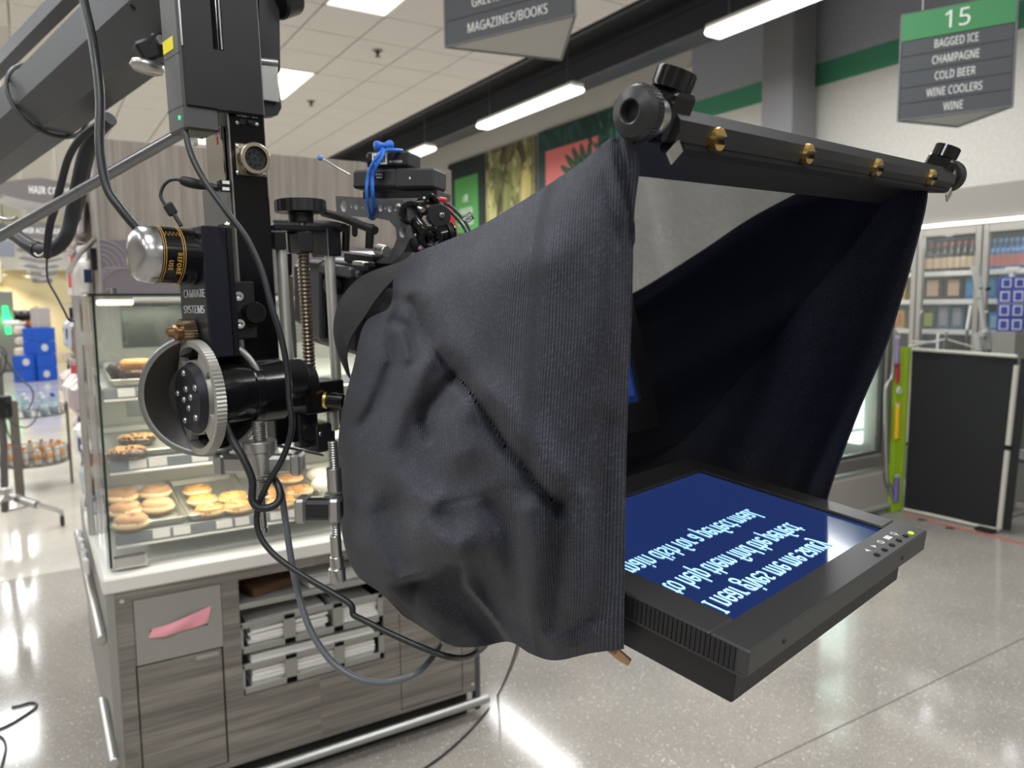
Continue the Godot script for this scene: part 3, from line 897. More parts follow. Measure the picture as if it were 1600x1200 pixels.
func pastries() -> void:
	# trays
	var tm := mat("tray_metal", srgb(170, 174, 168), 0.38, 0.75)
	var trays := [[0.168, 0.388, 0, "aluminium tray of sugared rounds at the left of the bottom tier"], [0.398, 0.618, 0, "aluminium tray of glazed rings, second on the bottom tier"], [0.628, 0.848, 0, "aluminium tray of golden rings behind the steel column bolt"], [0.858, 1.078, 0, "aluminium tray with white powdered pastries beside the hood cloth"], [0.168, 0.468, 1, "wide aluminium tray with two nut-topped rings on the middle tier"], [0.48, 0.78, 1, "empty-looking aluminium tray on the middle tier behind the gear wheel"], [0.205, 0.435, 2, "aluminium tray of dark chocolate pastries on the top tier"], [0.45, 0.68, 2, "plain aluminium tray on the top tier behind the crane head"]]
	var tiers := [[0.905, 0.945, -2.61], [1.125, 1.165, -2.66], [1.350, 1.395, -2.70]]
	var top := {}
	for q in trays:
		var k: int = q[2]
		var y0: float = tiers[k][0]
		var y1: float = tiers[k][1]
		var z0: float = tiers[k][2] - 0.012
		var z1 := -3.03
		var tr := thing("pastry_tray", q[3], "tray", Vector3((q[0] + q[1]) / 2, y0, z0))
		var yy := func(z: float) -> float: return lerpf(y0, y1, (z - tiers[k][2]) / (-3.04 - tiers[k][2]))
		var fb := W(tr)
		var a := Vector3(q[0] + 0.012, yy.call(z0) + 0.002, z0 - 0.01)
		var bq := Vector3(q[1] - 0.012, yy.call(z0) + 0.002, z0 - 0.01)
		var c := Vector3(q[1] - 0.012, yy.call(z1) + 0.002, z1 + 0.01)
		var d := Vector3(q[0] + 0.012, yy.call(z1) + 0.002, z1 + 0.01)
		var up := Vector3(0, 0.002, 0)
		fb.quad(a + up, bq + up, c + up, d + up, Vector3.UP)
		fb.quad(a, bq, c, d, Vector3.DOWN)
		var o := [Vector3(q[0], yy.call(z0) + 0.022, z0), Vector3(q[1], yy.call(z0) + 0.022, z0), Vector3(q[1], yy.call(z1) + 0.022, z1), Vector3(q[0], yy.call(z1) + 0.022, z1)]
		var inn := [a + up, bq + up, c + up, d + up]
		var mid := (a + c) * 0.5
		for i in 4:
			var j := (i + 1) % 4
			fb.quad(o[i], o[j], inn[j], inn[i], mid - (o[i] + o[j]) * 0.5 + Vector3(0, 0.1, 0))
			fb.quad(o[i] - up * 1.5, o[j] - up * 1.5, inn[j] - up, inn[i] - up, (o[i] + o[j]) * 0.5 - mid - Vector3(0, 0.1, 0))
		part(tr, "pan", fb, tm)
		part(tr, "rolled_rim", W(tr).tube(PackedVector3Array([o[0], o[1], o[2], o[3], o[0]]), 0.004, 8), tm)
	var sugar := grainy("sugared_crust", srgb(226, 176, 128), 0.85, 0.0, 0.5, 14.0)
	var glaze := grainy("glazed_crust", srgb(232, 170, 88), 0.25, 0.0, 0.4, 10.0)
	var cream := mat("bun_pale_band", srgb(240, 214, 168), 0.7)
	var choc := mat("chocolate_icing", srgb(54, 32, 26), 0.25)
	var dough := grainy("bun_dough", srgb(206, 146, 84), 0.7, 0.0, 0.3, 10.0)
	var powder := grainy("powdered_sugar", srgb(244, 240, 230), 0.95, 0.0, 0.12, 20.0)
	var round_ := bun_mesh(0.052, 0.046, 0.004, 1)
	var ring_ := bun_mesh(0.048, 0.034, 0.012, 2)
	var flat_ := bun_mesh(0.058, 0.03, 0.016, 3)
	var band := MB.new().lathe(Vector3.ZERO, Vector3.UP, [[0.0505, 0.012], [0.0535, 0.017], [0.0535, 0.023], [0.0505, 0.028]], 22, true).done()
	var band2 := MB.new().lathe(Vector3.ZERO, Vector3.UP, [[0.0465, 0.010], [0.0492, 0.014], [0.0492, 0.018], [0.0465, 0.022]], 22, true).done()
	var list := [
		[191, 774, 0, round_, sugar, "sugared round pastry at the back left of the left bottom tray"], [243, 768, 0, round_, sugar, "sugared round pastry at the back right of the left bottom tray"],
		[195, 796, 0, round_, sugar, "sugared round pastry in the middle left of the left bottom tray"], [246, 790, 0, round_, sugar, "sugared round pastry in the middle right of the left bottom tray"], [205, 815, 0, round_, sugar, "sugared round pastry lying alone at the front of its tray"],
		[308, 763, 0, ring_, glaze, "browner glazed ring at the back left of the second bottom tray"], [316, 778, 0, ring_, glaze, "glazed ring in the middle left of the second bottom tray"], [328, 794, 0, ring_, glaze, "glazed ring at the front left of the second bottom tray"],
		[365, 774, 0, ring_, glaze, "glazed ring with clear hole at the back right of the second tray"], [372, 789, 0, ring_, glaze, "glazed ring at the front right beside the steel bolt"],
		[424, 768, 0, ring_, glaze, "golden ring partly behind the looping cable in the third tray"], [454, 744, 0, ring_, glaze, "golden ring at the back of the third bottom tray"], [468, 764, 0, ring_, glaze, "golden ring at the right of the third bottom tray"], [440, 781, 0, ring_, glaze, "golden ring at the front of the third bottom tray"],
		[501, 741, 0, round_, powder, "white powdered pastry at the back of the fourth tray"], [508, 757, 0, round_, powder, "white powdered pastry at the front of the fourth tray"],
		[214, 683, 1, flat_, choc, "nut-covered ring at the back of the middle tier tray"], [199, 704, 1, flat_, choc, "nut-covered ring at the front left of the middle tier tray"],
		[192, 577, 2, round_, choc, "chocolate iced pastry at the left of the top tier tray"], [236, 578, 2, round_, choc, "chocolate iced pastry at the right of the top tier tray"], [213, 583, 2, round_, choc, "chocolate iced pastry in the middle under the caramel bun"], [214, 566, 2, ring_, dough, "caramel topped bun perched on the chocolate pastries"]]
	for q in list:
		var k: int = q[2]
		var y0: float = tiers[k][0]
		var sl: float = (tiers[k][1] - tiers[k][0]) / (-3.04 - tiers[k][2])
		var nrm := Vector3(0, 1, -sl).normalized()
		# the tray floor there
		var p := on_plane(q[0], q[1] + 3, Vector3(0, y0 + 0.022, tiers[k][2]), nrm)
		p.y -= 0.017
		if String(q[5]).begins_with("caramel"): p = on_plane(q[0], q[1] + 12, Vector3(0, y0 + 0.07, tiers[k][2]), nrm) 
		if k == 2 and not String(q[5]).begins_with("caramel"): p = on_plane(q[0], q[1], Vector3(0, y0 + 0.03, tiers[k][2]), nrm) - Vector3(0, 0.025, 0)
		var o := thing("pastry", q[5], "pastry", p, Basis(Vector3.UP, rng.randf() * TAU) )
		put(o, "bun", q[3], q[4])
		if q[4] == sugar: put(o, "pale_band", band, cream)
		elif q[4] == glaze: put(o, "pale_band", band2, cream)
		elif q[3] == flat_:
			var nb := MB.new()
			for i in 110:
				var a := rng.randf() * TAU
				var rr := rng.randf_range(0.014, 0.056)
				var tt := (rr - 0.037) / 0.021
				var hh := 0.015 + 0.0155 * sqrt(maxf(0.0, 1.0 - tt * tt))
				nb.box(Vector3(cos(a) * rr, hh, sin(a) * rr), Vector3(0.007, 0.005, 0.005) * rng.randf_range(0.8, 1.3), 0.0015, Basis.from_euler(Vector3(rng.randf(), rng.randf() * 3, rng.randf())))
			tag(part(o, "chopped_nuts", nb, mat("nuts", srgb(214, 168, 104), 0.7)), "", "", "", "stuff")

# ---------------------------------------------------------------- prints for the boards on the far right wall
func blob(im: Image, c: Vector2, a: float, b: float, turn: float, col: Color, k := 1.0) -> void:
	var e := int(ceil(maxf(a, b)))
	for dy in range(-e, e + 1):
		for dx in range(-e, e + 1):
			var x := int(c.x) + dx
			var y := int(c.y) + dy
			if x < 0 or y < 0 or x >= im.get_width() or y >= im.get_height(): continue
			var p := Vector2(dx, dy).rotated(-turn)
			var r := p.x * p.x / (a * a) + p.y * p.y / (b * b)
			if r <= 1.0: im.set_pixel(x, y, im.get_pixel(x, y).lerp(col, k * smoothstep(1.0, 0.75, r)))

func print_mat(called: String, im: Image, rough := 0.6) -> StandardMaterial3D:
	var m := mat(called, Color.WHITE, rough)
	m.albedo_texture = ImageTexture.create_from_image(im)
	return m

func vegetable_print() -> Image:
	var im := Image.create(160, 160, false, Image.FORMAT_RGB8)
	im.fill(srgb(96, 92, 62))
	var r := RandomNumberGenerator.new()
	r.seed = 31
	for i in 70: blob(im, Vector2(r.randi() % 160, r.randi() % 160), r.randf_range(5, 16), r.randf_range(10, 34), r.randf_range(-0.5, 0.5), [srgb(70, 70, 48), srgb(128, 122, 78), srgb(150, 146, 96), srgb(58, 56, 44), srgb(176, 168, 120)][r.randi() % 5], 0.7)
	for q in [[128, 92, 18, 62, 0.05, srgb(204, 188, 108)], [18, 104, 20, 52, -0.05, srgb(190, 184, 110)], [70, 96, 15, 58, 0.1, srgb(128, 134, 70)], [98, 60, 12, 46, -0.15, srgb(150, 152, 84)], [40, 56, 12, 40, 0.2, srgb(110, 116, 62)], [40, 150, 16, 34, 0.1, srgb(216, 190, 70)]]:
		blob(im, Vector2(q[0], q[1]), q[2], q[3], q[4], q[5], 0.9)
		blob(im, Vector2(q[0] - 4, q[1] - 6), q[2] * 0.3, q[3] * 0.7, q[4], (q[5] as Color).lightened(0.25), 0.6)
	for i in 60: blob(im, Vector2(r.randi() % 160, r.randi() % 160), r.randf_range(1, 4), r.randf_range(2, 9), r.randf_range(-1, 1), [srgb(226, 220, 190), srgb(52, 52, 40)][r.randi() % 2], 0.6)
	return im

func palm_print() -> Image:
	var im := Image.create(160, 160, false, Image.FORMAT_RGB8)
	im.fill(srgb(34, 66, 62))
	im.fill_rect(Rect2i(18, 34, 112, 126), srgb(226, 120, 116))
	var r := RandomNumberGenerator.new()
	r.seed = 9
	for i in 26: blob(im, Vector2(r.randf_range(132, 160), r.randi() % 110), 5, 18, r.randf_range(-0.9, 0.9), [srgb(30, 72, 56), srgb(74, 124, 92), srgb(52, 98, 84)][r.randi() % 3], 0.85)
	for i in 26: blob(im, Vector2(r.randi() % 160, r.randf_range(0, 32)), 4, 16, r.randf_range(-0.9, 0.9), [srgb(28, 60, 54), srgb(48, 88, 76)][r.randi() % 2], 0.85)
	var c := Vector2(112, 104)
	for q in [[-1.52, 62], [-1.25, 70], [-0.98, 74], [-0.72, 76], [-0.48, 74], [-0.24, 70], [0.02, 66], [0.3, 44], [-1.78, 56], [-2.05, 52]]:
		var d := Vector2(0, -1).rotated(q[0])
		blob(im, c + d * q[1] * 0.5, 6.5, q[1] * 0.5, q[0], srgb(38, 74, 54), 1.0)
		blob(im, c + d * q[1] * 0.5, 1.2, q[1] * 0.45, q[0], srgb(84, 128, 90), 0.9)
	return im

func teal_print() -> Image:
	var im := Image.create(160, 160, false, Image.FORMAT_RGB8)
	im.fill(srgb(58, 132, 146))
	var r := RandomNumberGenerator.new()
	r.seed = 4
	for i in 50: blob(im, Vector2(r.randf_range(60, 160), r.randi() % 160), r.randf_range(5, 10), r.randf_range(16, 40), r.randf_range(-1.0, 1.0), [srgb(30, 78, 84), srgb(48, 104, 104), srgb(26, 62, 72), srgb(70, 126, 120)][r.randi() % 4], 0.8)
	for i in 16: blob(im, Vector2(r.randf_range(0, 60), r.randi() % 160), r.randf_range(6, 16), r.randf_range(16, 44), r.randf_range(-0.4, 0.4), [srgb(120, 178, 192), srgb(86, 156, 176)][r.randi() % 2], 0.6)
	return im

func board_on_wall(called: String, label: String, z0: float, z1: float, y0: float, y1: float, m: Material) -> Node3D:
	var t := thing(called, label, "poster", Vector3(6.64, y0, (z0 + z1) / 2))
	part(t, "board", W(t).lohi(Vector3(6.632, y0, z0), Vector3(6.655, y1, z1), 0.003), mat("poster_edge", srgb(50, 56, 56), 0.6))
	var b := W(t)
	b.tri(Vector3(6.630, y0, z0), Vector3(6.630, y0, z1), Vector3(6.630, y1, z1), Vector3.LEFT, Vector3.LEFT, Vector3.LEFT, Vector2(0, 1), Vector2(1, 1), Vector2(1, 0))
	b.tri(Vector3(6.630, y0, z0), Vector3(6.630, y1, z1), Vector3(6.630, y1, z0), Vector3.LEFT, Vector3.LEFT, Vector3.LEFT, Vector2(0, 1), Vector2(1, 0), Vector2(0, 0))
	part(t, "print", b, m)
	return t

func store_right() -> void:
	# boards high on the far wall
	var g := board_on_wall("wall_poster", "green wall poster with white heart lettering beside the camera cables", -12.72, -11.42, 2.7, 4.12, mat("poster_night", srgb(40, 50, 52), 0.6))
	part(g, "green_sheet", W(g).lohi(Vector3(6.622, 2.86, -12.46), Vector3(6.630, 3.82, -11.62)), mat("poster_green", srgb(92, 170, 92), 0.6))
	text(g, "lettering", "I ♥", 0.13, plaque(Vector3(-0.022, 0.74, -0.0), Vector3(0, 0, 1), Vector3.UP), M.ink, 0.004, "Droid Sans", true)
	text(g, "lettering", "GREEN", 0.15, plaque(Vector3(-0.022, 0.53, 0.02), Vector3(0, 0, 1), Vector3.UP), M.ink, 0.004, "Droid Sans", true)
	text(g, "lettering", "WORLD", 0.15, plaque(Vector3(-0.022, 0.34, 0.02), Vector3(0, 0, 1), Vector3.UP), M.ink, 0.004, "Droid Sans", true)
	board_on_wall("wall_poster", "olive and yellow wall poster of blurred vegetables", -11.36, -9.86, 2.6, 4.12, print_mat("vegetable_print", vegetable_print()))
	board_on_wall("wall_poster", "pink wall poster with dark fanned palm leaves", -9.80, -8.02, 2.7, 4.14, print_mat("palm_print", palm_print()))
	var te := board_on_wall("wall_poster", "teal leafy wall poster with white right edge beside the grey wall", -8.0, -6.72, 2.6, 4.2, print_mat("teal_print", teal_print()))
	part(te, "white_edge", W(te).lohi(Vector3(6.60, 2.5, -6.72), Vector3(6.66, 4.28, -6.60), 0.004), M.white)
	cooler()
	freezer()
	flag_panel()

func carton(label: String, c: Vector3, s: Vector3, m: Material, pm: Material, group := "", turn := 0.0) -> Node3D:
	var t := thing("carton", label, "carton", c - Vector3(0, s.y / 2, 0), Basis(Vector3.UP, turn), group)
	part(t, "box", MB.new().box(Vector3(0, s.y / 2, 0), s, 0.004), m)
	if pm:
		part(t, "print", MB.new().box(Vector3(-s.x / 2 - 0.001, s.y * 0.5, 0), Vector3(0.002, s.y * 0.62, s.z * 0.6), 0.0), pm)
	return t

func cooler() -> void:
	var X := 6.52
	var t := thing("glass_door_cooler", "wall-length drinks cooler with glass doors and a white light line", "cooler", Vector3(7.0, 0, -2.6))
	part(t, "header", W(t).lohi(Vector3(X - 0.02, 2.235, -6.4), Vector3(7.55, 2.495, 1.0), 0.006), mat("cooler_header", srgb(150, 145, 138), 0.5))
	part(t, "base", W(t).lohi(Vector3(X, 0.0, -6.4), Vector3(7.55, 0.32, 1.0), 0.006), mat("cooler_base", srgb(120, 118, 114), 0.5))
	part(t, "back_panel", W(t).lohi(Vector3(7.5, 0.32, -6.4), Vector3(7.55, 2.235, 1.0)), mat("cooler_back", srgb(96, 94, 92), 0.6))
	part(t, "end_panel", W(t).lohi(Vector3(X, 0.0, -6.45), Vector3(7.55, 2.495, -6.4)), M.white)
	part(t, "light_line", W(t).lohi(Vector3(X - 0.05, 2.196, -6.4), Vector3(X - 0.02, 2.222, 1.0), 0.006), glow("cooler_light", Color(1, 0.99, 0.96), 2.2))
	var ll := AreaLight3D.new()
	ll.name = "line_lamp"
	ll.area_size = Vector2(6.0, 0.03)
	ll.light_color = Color(1, 0.99, 0.97)
	ll.light_energy = 0.35
	ll.shadow_enabled = true
	ll.area_range = 12.0
	ll.rotation = Vector3(0, PI / 2, 0)
	ll.position = Vector3(X - 0.07, 2.209, -2.7) - t.position
	t.add_child(ll, true)
	var fm := mat("cooler_frame", srgb(176, 172, 165), 0.4, 0.2)
	# door edges along the wall
	var zs: Array = [-6.38]
	var z2: float = on_x(1433, 450, X).z
	var z3: float = on_x(1533, 450, X).z
	var w := z3 - z2
	for k in range(-3, 6): zs.append(z2 + w * k)
	for i in range(1, zs.size() - 1):
		var a: float = zs[i]
		var b: float = zs[i + 1]
		var d := part(t, "door_frame", W(t).lohi(Vector3(X - 0.02, 0.34, a + 0.005), Vector3(X + 0.02, 2.19, a + 0.05), 0.004), fm)
		part(t, "door_frame", W(t).lohi(Vector3(X - 0.02, 0.34, b - 0.05), Vector3(X + 0.02, 2.19, b - 0.005), 0.004), fm)
		part(t, "door_frame", W(t).lohi(Vector3(X - 0.018, 2.12, a + 0.05), Vector3(X + 0.018, 2.19, b - 0.05), 0.004), fm)
		part(t, "door_frame", W(t).lohi(Vector3(X - 0.018, 0.34, a + 0.05), Vector3(X + 0.018, 0.42, b - 0.05), 0.004), fm)
		part(t, "door_pane", W(t).lohi(Vector3(X - 0.004, 0.42, a + 0.05), Vector3(X + 0.004, 2.12, b - 0.05)), M.pane)
		part(t, "door_handle", W(t).tube(PackedVector3Array([Vector3(X - 0.02, 1.0, a + 0.07), Vector3(X - 0.06, 1.03, a + 0.07), Vector3(X - 0.06, 1.47, a + 0.07), Vector3(X - 0.02, 1.5, a + 0.07)]), 0.010, 8), M.dull)
	var ys: Array = []
	for py in [426, 470, 517]: ys.append(on_x(1480, py, 6.72).y)
	ys.append(ys[2] - 0.32)
	for y in ys:
		part(t, "shelf", W(t).lohi(Vector3(6.72, y - 0.02, -6.35), Vector3(7.46, y, 0.95)), fm)
		part(t, "shelf_rail", W(t).lohi(Vector3(6.70, y - 0.03, -6.35), Vector3(6.722, y + 0.012, 0.95), 0.003), M.white)
	for z in [-5.0, -4.3, -3.6, -2.9, -2.2]:
		var l := OmniLight3D.new()
		l.name = "cooler_lamp"
		l.light_energy = 0.035
		l.light_size = 0.05
		l.light_color = Color(0.95, 0.98, 1.0)
		l.shadow_enabled = true
		l.omni_range = 10.0
		l.omni_attenuation = 2.0
		l.position = Vector3(6.60, 2.13, z) - t.position
		t.add_child(l, true)
		part(t, "lamp_tube", W(t).cyl(Vector3(6.60, 2.16, z - 0.25), Vector3(6.60, 2.16, z + 0.25), 0.012, 8), glow("cooler_tube", Color(0.97, 0.99, 1.0), 1.0))
	# bottles and cartons on the shelves
	var bm := MB.new().lathe(Vector3.ZERO, Vector3.UP, [[0.0, 0.0], [0.030, 0.0], [0.033, 0.01], [0.033, 0.15], [0.026, 0.19], [0.012, 0.215], [0.012, 0.245]], 14, true).done()
	var lm := MB.new().lathe(Vector3.ZERO, Vector3.UP, [[0.0335, 0.04], [0.0345, 0.042], [0.0345, 0.13], [0.0335, 0.132]], 14).done()
	var cm := MB.new().lathe(Vector3.ZERO, Vector3.UP, [[0.014, 0.232], [0.014, 0.262], [0.0, 0.262]], 12).done()
	var rows := [
		[1404, 1524, 11, 0, 6.78, srgb(44, 30, 26), srgb(206, 180, 148), srgb(150, 60, 46), "dark bottle with cream label on the upper cooler shelf", "dark bottles on the upper cooler shelf"],
		[1540, 1600, 7, 0, 6.78, srgb(70, 112, 160), srgb(196, 120, 112), srgb(110, 150, 196), "blue bottle with reddish label on the upper right cooler shelf", "blue bottles on the upper cooler shelf"],
		[1566, 1600, 4, 3, 6.78, srgb(196, 196, 196), srgb(200, 70, 66), srgb(220, 220, 220), "pale bottle with red label low in the right of the cooler", "pale bottles low in the cooler"]]
	for q in rows:
		for k in q[2]:
			var px: float = lerpf(q[0], q[1], (k + 0.5) / q[2])
			var z: float = on_x(px, 430, q[4]).z
			var o := thing("drink_bottle", q[8], "bottle", Vector3(q[4], ys[q[3]], z), Basis(Vector3.UP, rng.randf()), q[9])
			put(o, "body", bm, mat("bottle_" + str(q[5]), q[5], 0.2))
			put(o, "label_band", lm, mat("label_" + str(q[6]), q[6], 0.5))
			put(o, "cap", cm, mat("cap_" + str(q[7]), q[7], 0.4))
	var C := func(label: String, p0: float, p1: float, sh: int, h: float, col: Color, pcol: Color, group := "") -> void:
		var za: float = on_x(p0, 470, 6.76).z
		var zb: float = on_x(p1, 470, 6.76).z
		carton(label, Vector3(6.86, ys[sh] + h / 2 + 0.001, (za + zb) / 2), Vector3(0.2, h, absf(zb - za) - 0.006), mat("carton_" + str(col), col, 0.5), mat("cprint_" + str(pcol), pcol, 0.5), group)
	C.call("dark brown carton with cream round print, left of two in the cooler", 1441, 1472, 1, 0.22, srgb(52, 34, 32), srgb(196, 160, 130))
	C.call("dark brown carton with cream round print, right of two in the cooler", 1474, 1504, 1, 0.22, srgb(52, 34, 32), srgb(196, 160, 130))
	C.call("bright blue carton beside the middle cooler door post", 1506, 1524, 1, 0.24, srgb(40, 104, 150), srgb(60, 128, 176))
	C.call("blue carton just right of the middle cooler door post", 1540, 1556, 1, 0.23, srgb(44, 108, 156), srgb(64, 130, 176))
	C.call("mid blue carton on the second shelf behind the blue display", 1558, 1600, 1, 0.25, srgb(50, 116, 164), srgb(80, 140, 186))
	C.call("dark green carton with yellow patch low in the cooler", 1440, 1463, 2, 0.19, srgb(26, 62, 52), srgb(150, 160, 60))
	C.call("greyish blue carton with pale picture, left of a pair", 1465, 1485, 2, 0.24, srgb(88, 110, 134), srgb(150, 150, 156))
	C.call("greyish blue carton with pale picture, right of a pair", 1486, 1507, 2, 0.24, srgb(88, 110, 134), srgb(150, 150, 156))
	C.call("light blue carton on the third cooler shelf behind the silver pole", 1545, 1566, 2, 0.16, srgb(70, 140, 190), srgb(150, 190, 215))
	C.call("tan cardboard carton on the lowest cooler shelf seen", 1503, 1520, 3, 0.13, srgb(176, 130, 92), srgb(190, 150, 112))
	C.call("yellow and amber carton behind the left cooler door", 1400, 1414, 1, 0.2, srgb(190, 150, 70), srgb(120, 80, 50))
	C.call("orange carton behind the left cooler door, lower shelf", 1400, 1414, 2, 0.18, srgb(206, 160, 84), srgb(190, 110, 60))
	C.call("dark carton low in the cooler beside the tan carton", 1445, 1500, 3, 0.14, srgb(70, 58, 52), srgb(150, 130, 110))

func freezer() -> void:
	var t := thing("glass_door_freezer", "lit white upright freezer with glass door beside the prompter cloth", "freezer", Vector3(5.0, 0, -3.7))
	var body := mat("freezer_body", srgb(170, 167, 160), 0.4)
	var Z := -3.32
	part(t, "base", W(t).lohi(Vector3(4.55, 0.03, -4.1), Vector3(5.44, 0.34, Z), 0.03), body)
	part(t, "toe_rail", W(t).cyl(Vector3(4.6, 0.05, Z + 0.01), Vector3(5.42, 0.05, Z + 0.01), 0.02, 10), M.grey_plastic)
	part(t, "side_wall", W(t).lohi(Vector3(5.38, 0.34, -4.1), Vector3(5.44, 2.05, Z - 0.07), 0.01), body)
	part(t, "side_wall", W(t).lohi(Vector3(4.55, 0.34, -4.1), Vector3(4.61, 2.05, Z - 0.07), 0.01), body)
	part(t, "back_wall", W(t).lohi(Vector3(4.61, 0.34, -4.1), Vector3(5.38, 2.05, -4.06)), M.white)
	part(t, "top", W(t).lohi(Vector3(4.55, 2.05, -4.1), Vector3(5.44, 2.25, Z), 0.01), body)
	var f := MB.new(t.transform.affine_inverse())
	for q in [[4.56, 0.36, 4.64, 2.04], [5.33, 0.36, 5.43, 2.04], [4.64, 0.36, 5.33, 0.46], [4.64, 1.96, 5.33, 2.04]]: f.lohi(Vector3(q[0], q[1], Z - 0.06), Vector3(q[2], q[3], Z), 0.012)
	part(t, "door_frame", f, mat("freezer_frame", srgb(140, 138, 133), 0.35, 0.4))
	var g := MB.new(t.transform.affine_inverse())
	for q in [[4.64, 0.46, 4.66, 1.96], [5.30, 0.46, 5.33, 1.96], [4.66, 0.46, 5.30, 0.485], [4.66, 1.94, 5.30, 1.96]]: g.lohi(Vector3(q[0], q[1], Z - 0.05), Vector3(q[2], q[3], Z - 0.012), 0.003)
	part(t, "door_seal", g, mat("seal_grey", srgb(70, 72, 72), 0.5))
	part(t, "door_pane", W(t).lohi(Vector3(4.66, 0.485, Z - 0.03), Vector3(5.30, 1.94, Z - 0.024)), M.pane)
	var hp: Array = []
	for q in [[1398, 515], [1396, 560], [1393, 590], [1387, 600], [1384, 620], [1385, 740], [1391, 760], [1396, 785]]: hp.append(on_z(q[0], q[1], Z + 0.03))
	part(t, "door_handle", W(t).tube(curve(hp, 5), 0.014, 8), M.dull)
	part(t, "light_panel", W(t).lohi(Vector3(5.30, 0.5, -4.0), Vector3(5.36, 1.95, -3.5), 0.01), glow("freezer_light", Color(0.90, 1.0, 0.96), 1.4))
	var fl := AreaLight3D.new()
	fl.name = "freezer_lamp"
	fl.area_size = Vector2(0.4, 1.4)
	fl.light_energy = 0.5
	fl.light_color = Color(0.9, 1.0, 0.97)
	fl.shadow_enabled = true
	fl.area_range = 8.0
	fl.rotation = Vector3(0, PI / 2, 0)
	fl.position = Vector3(5.29, 1.22, -3.75) - t.position
	t.add_child(fl, true)
	for y in [0.62, 1.25, 1.6]: part(t, "shelf", W(t).lohi(Vector3(4.62, y, -4.05), Vector3(5.29, y + 0.012, -3.45)), M.white)
	for q in [[4.98, srgb(70, 160, 90), "green frozen food bag lying on the lit freezer shelf"], [5.16, srgb(206, 120, 110), "reddish frozen food bag lying on the lit freezer shelf"]]:
		var o := thing("frozen_bag", q[2], "food bag", Vector3(q[0], 0.632, -3.62))
		part(o, "pouch", MB.new().lathe(Vector3.ZERO, Vector3.UP, [[0.0, 0.0], [0.07, 0.0], [0.085, 0.02], [0.07, 0.05], [0.03, 0.07], [0.0, 0.072]], 14, true), mat("bag_" + str(q[1]), q[1], 0.4))
		part(o, "label_patch", MB.new().box(Vector3(0, 0.071, 0.0), Vector3(0.06, 0.004, 0.05), 0.001), M.white)
	# lime green side display with hung packs
	var d := thing("lime_display", "lime green cardboard strip display standing beside the black fabric flag", "display", Vector3(5.50, 0, -3.30))
	var a0 := on_z(1403, 541, -3.29)
	var a1 := on_z(1424, 543, -3.29)
	var b1 := on_z(1409, 806, -3.29)
	var b0 := on_z(1394, 806, -3.29)
	var lime := mat("lime_card", srgb(172, 212, 40), 0.6)
	var bb := W(d)
	var dz := Vector3(0, 0, -0.05)
	var fr := [a0, a1, Vector3(b1.x, 0.002, -3.29), Vector3(b0.x, 0.002, -3.29)]
	bb.quad(fr[0], fr[1], fr[2], fr[3], Vector3.BACK)
	bb.quad(fr[0] + dz, fr[1] + dz, fr[2] + dz, fr[3] + dz, Vector3.FORWARD)
	for i in 4: bb.quad(fr[i], fr[(i + 1) % 4], fr[(i + 1) % 4] + dz, fr[i] + dz, (fr[i] + fr[(i + 1) % 4]) * 0.5 - (fr[0] + fr[2]) * 0.5)
	part(d, "board", bb, lime)
	var q0 := on_z(1403, 582, -3.28)
	part(d, "pink_card", W(d).box(q0, Vector3(0.045, 0.15, 0.012), 0.004), mat("pink_card", srgb(224, 60, 96), 0.5))
	part(d, "oval_badge", W(d).lathe(on_z(1404, 610, -3.285), Vector3.BACK, [[0.0, 0.012], [0.026, 0.012], [0.03, 0.006], [0.03, 0.0]], 16), M.white)
	for q in [[1402, 660, srgb(238, 190, 40), "yellow snack pack hanging on the lime green display"], [1401, 765, srgb(124, 104, 176), "purple snack pack hanging low on the lime green display"], [1402, 548, srgb(150, 140, 176), "lilac snack pack peeking out at the top of the lime display"]]:
		var pk := thing("snack_pack", q[3], "snack pack", on_z(q[0], q[1], -3.262))
		part(pk, "pouch", MB.new().box(Vector3.ZERO, Vector3(0.05, 0.26 if q[1] == 660 else 0.2, 0.03), 0.012), mat("pack_" + str(q[2]), q[2], 0.35))
		part(pk, "seal", MB.new().box(Vector3(0, 0.135 if q[1] == 660 else 0.105, 0), Vector3(0.05, 0.02, 0.004), 0.0), M.white)
	for k in 5:
		var an := -0.9 + k * 0.6
		part(d, "sun_ray", W(d).box(on_z(1405, 632, -3.284) + Vector3(sin(an) * 0.03, cos(an) * 0.03, 0), Vector3(0.006, 0.022, 0.004), 0.0, Basis(Vector3.BACK, -an)), mat("ray_yellow", srgb(238, 200, 40), 0.5))

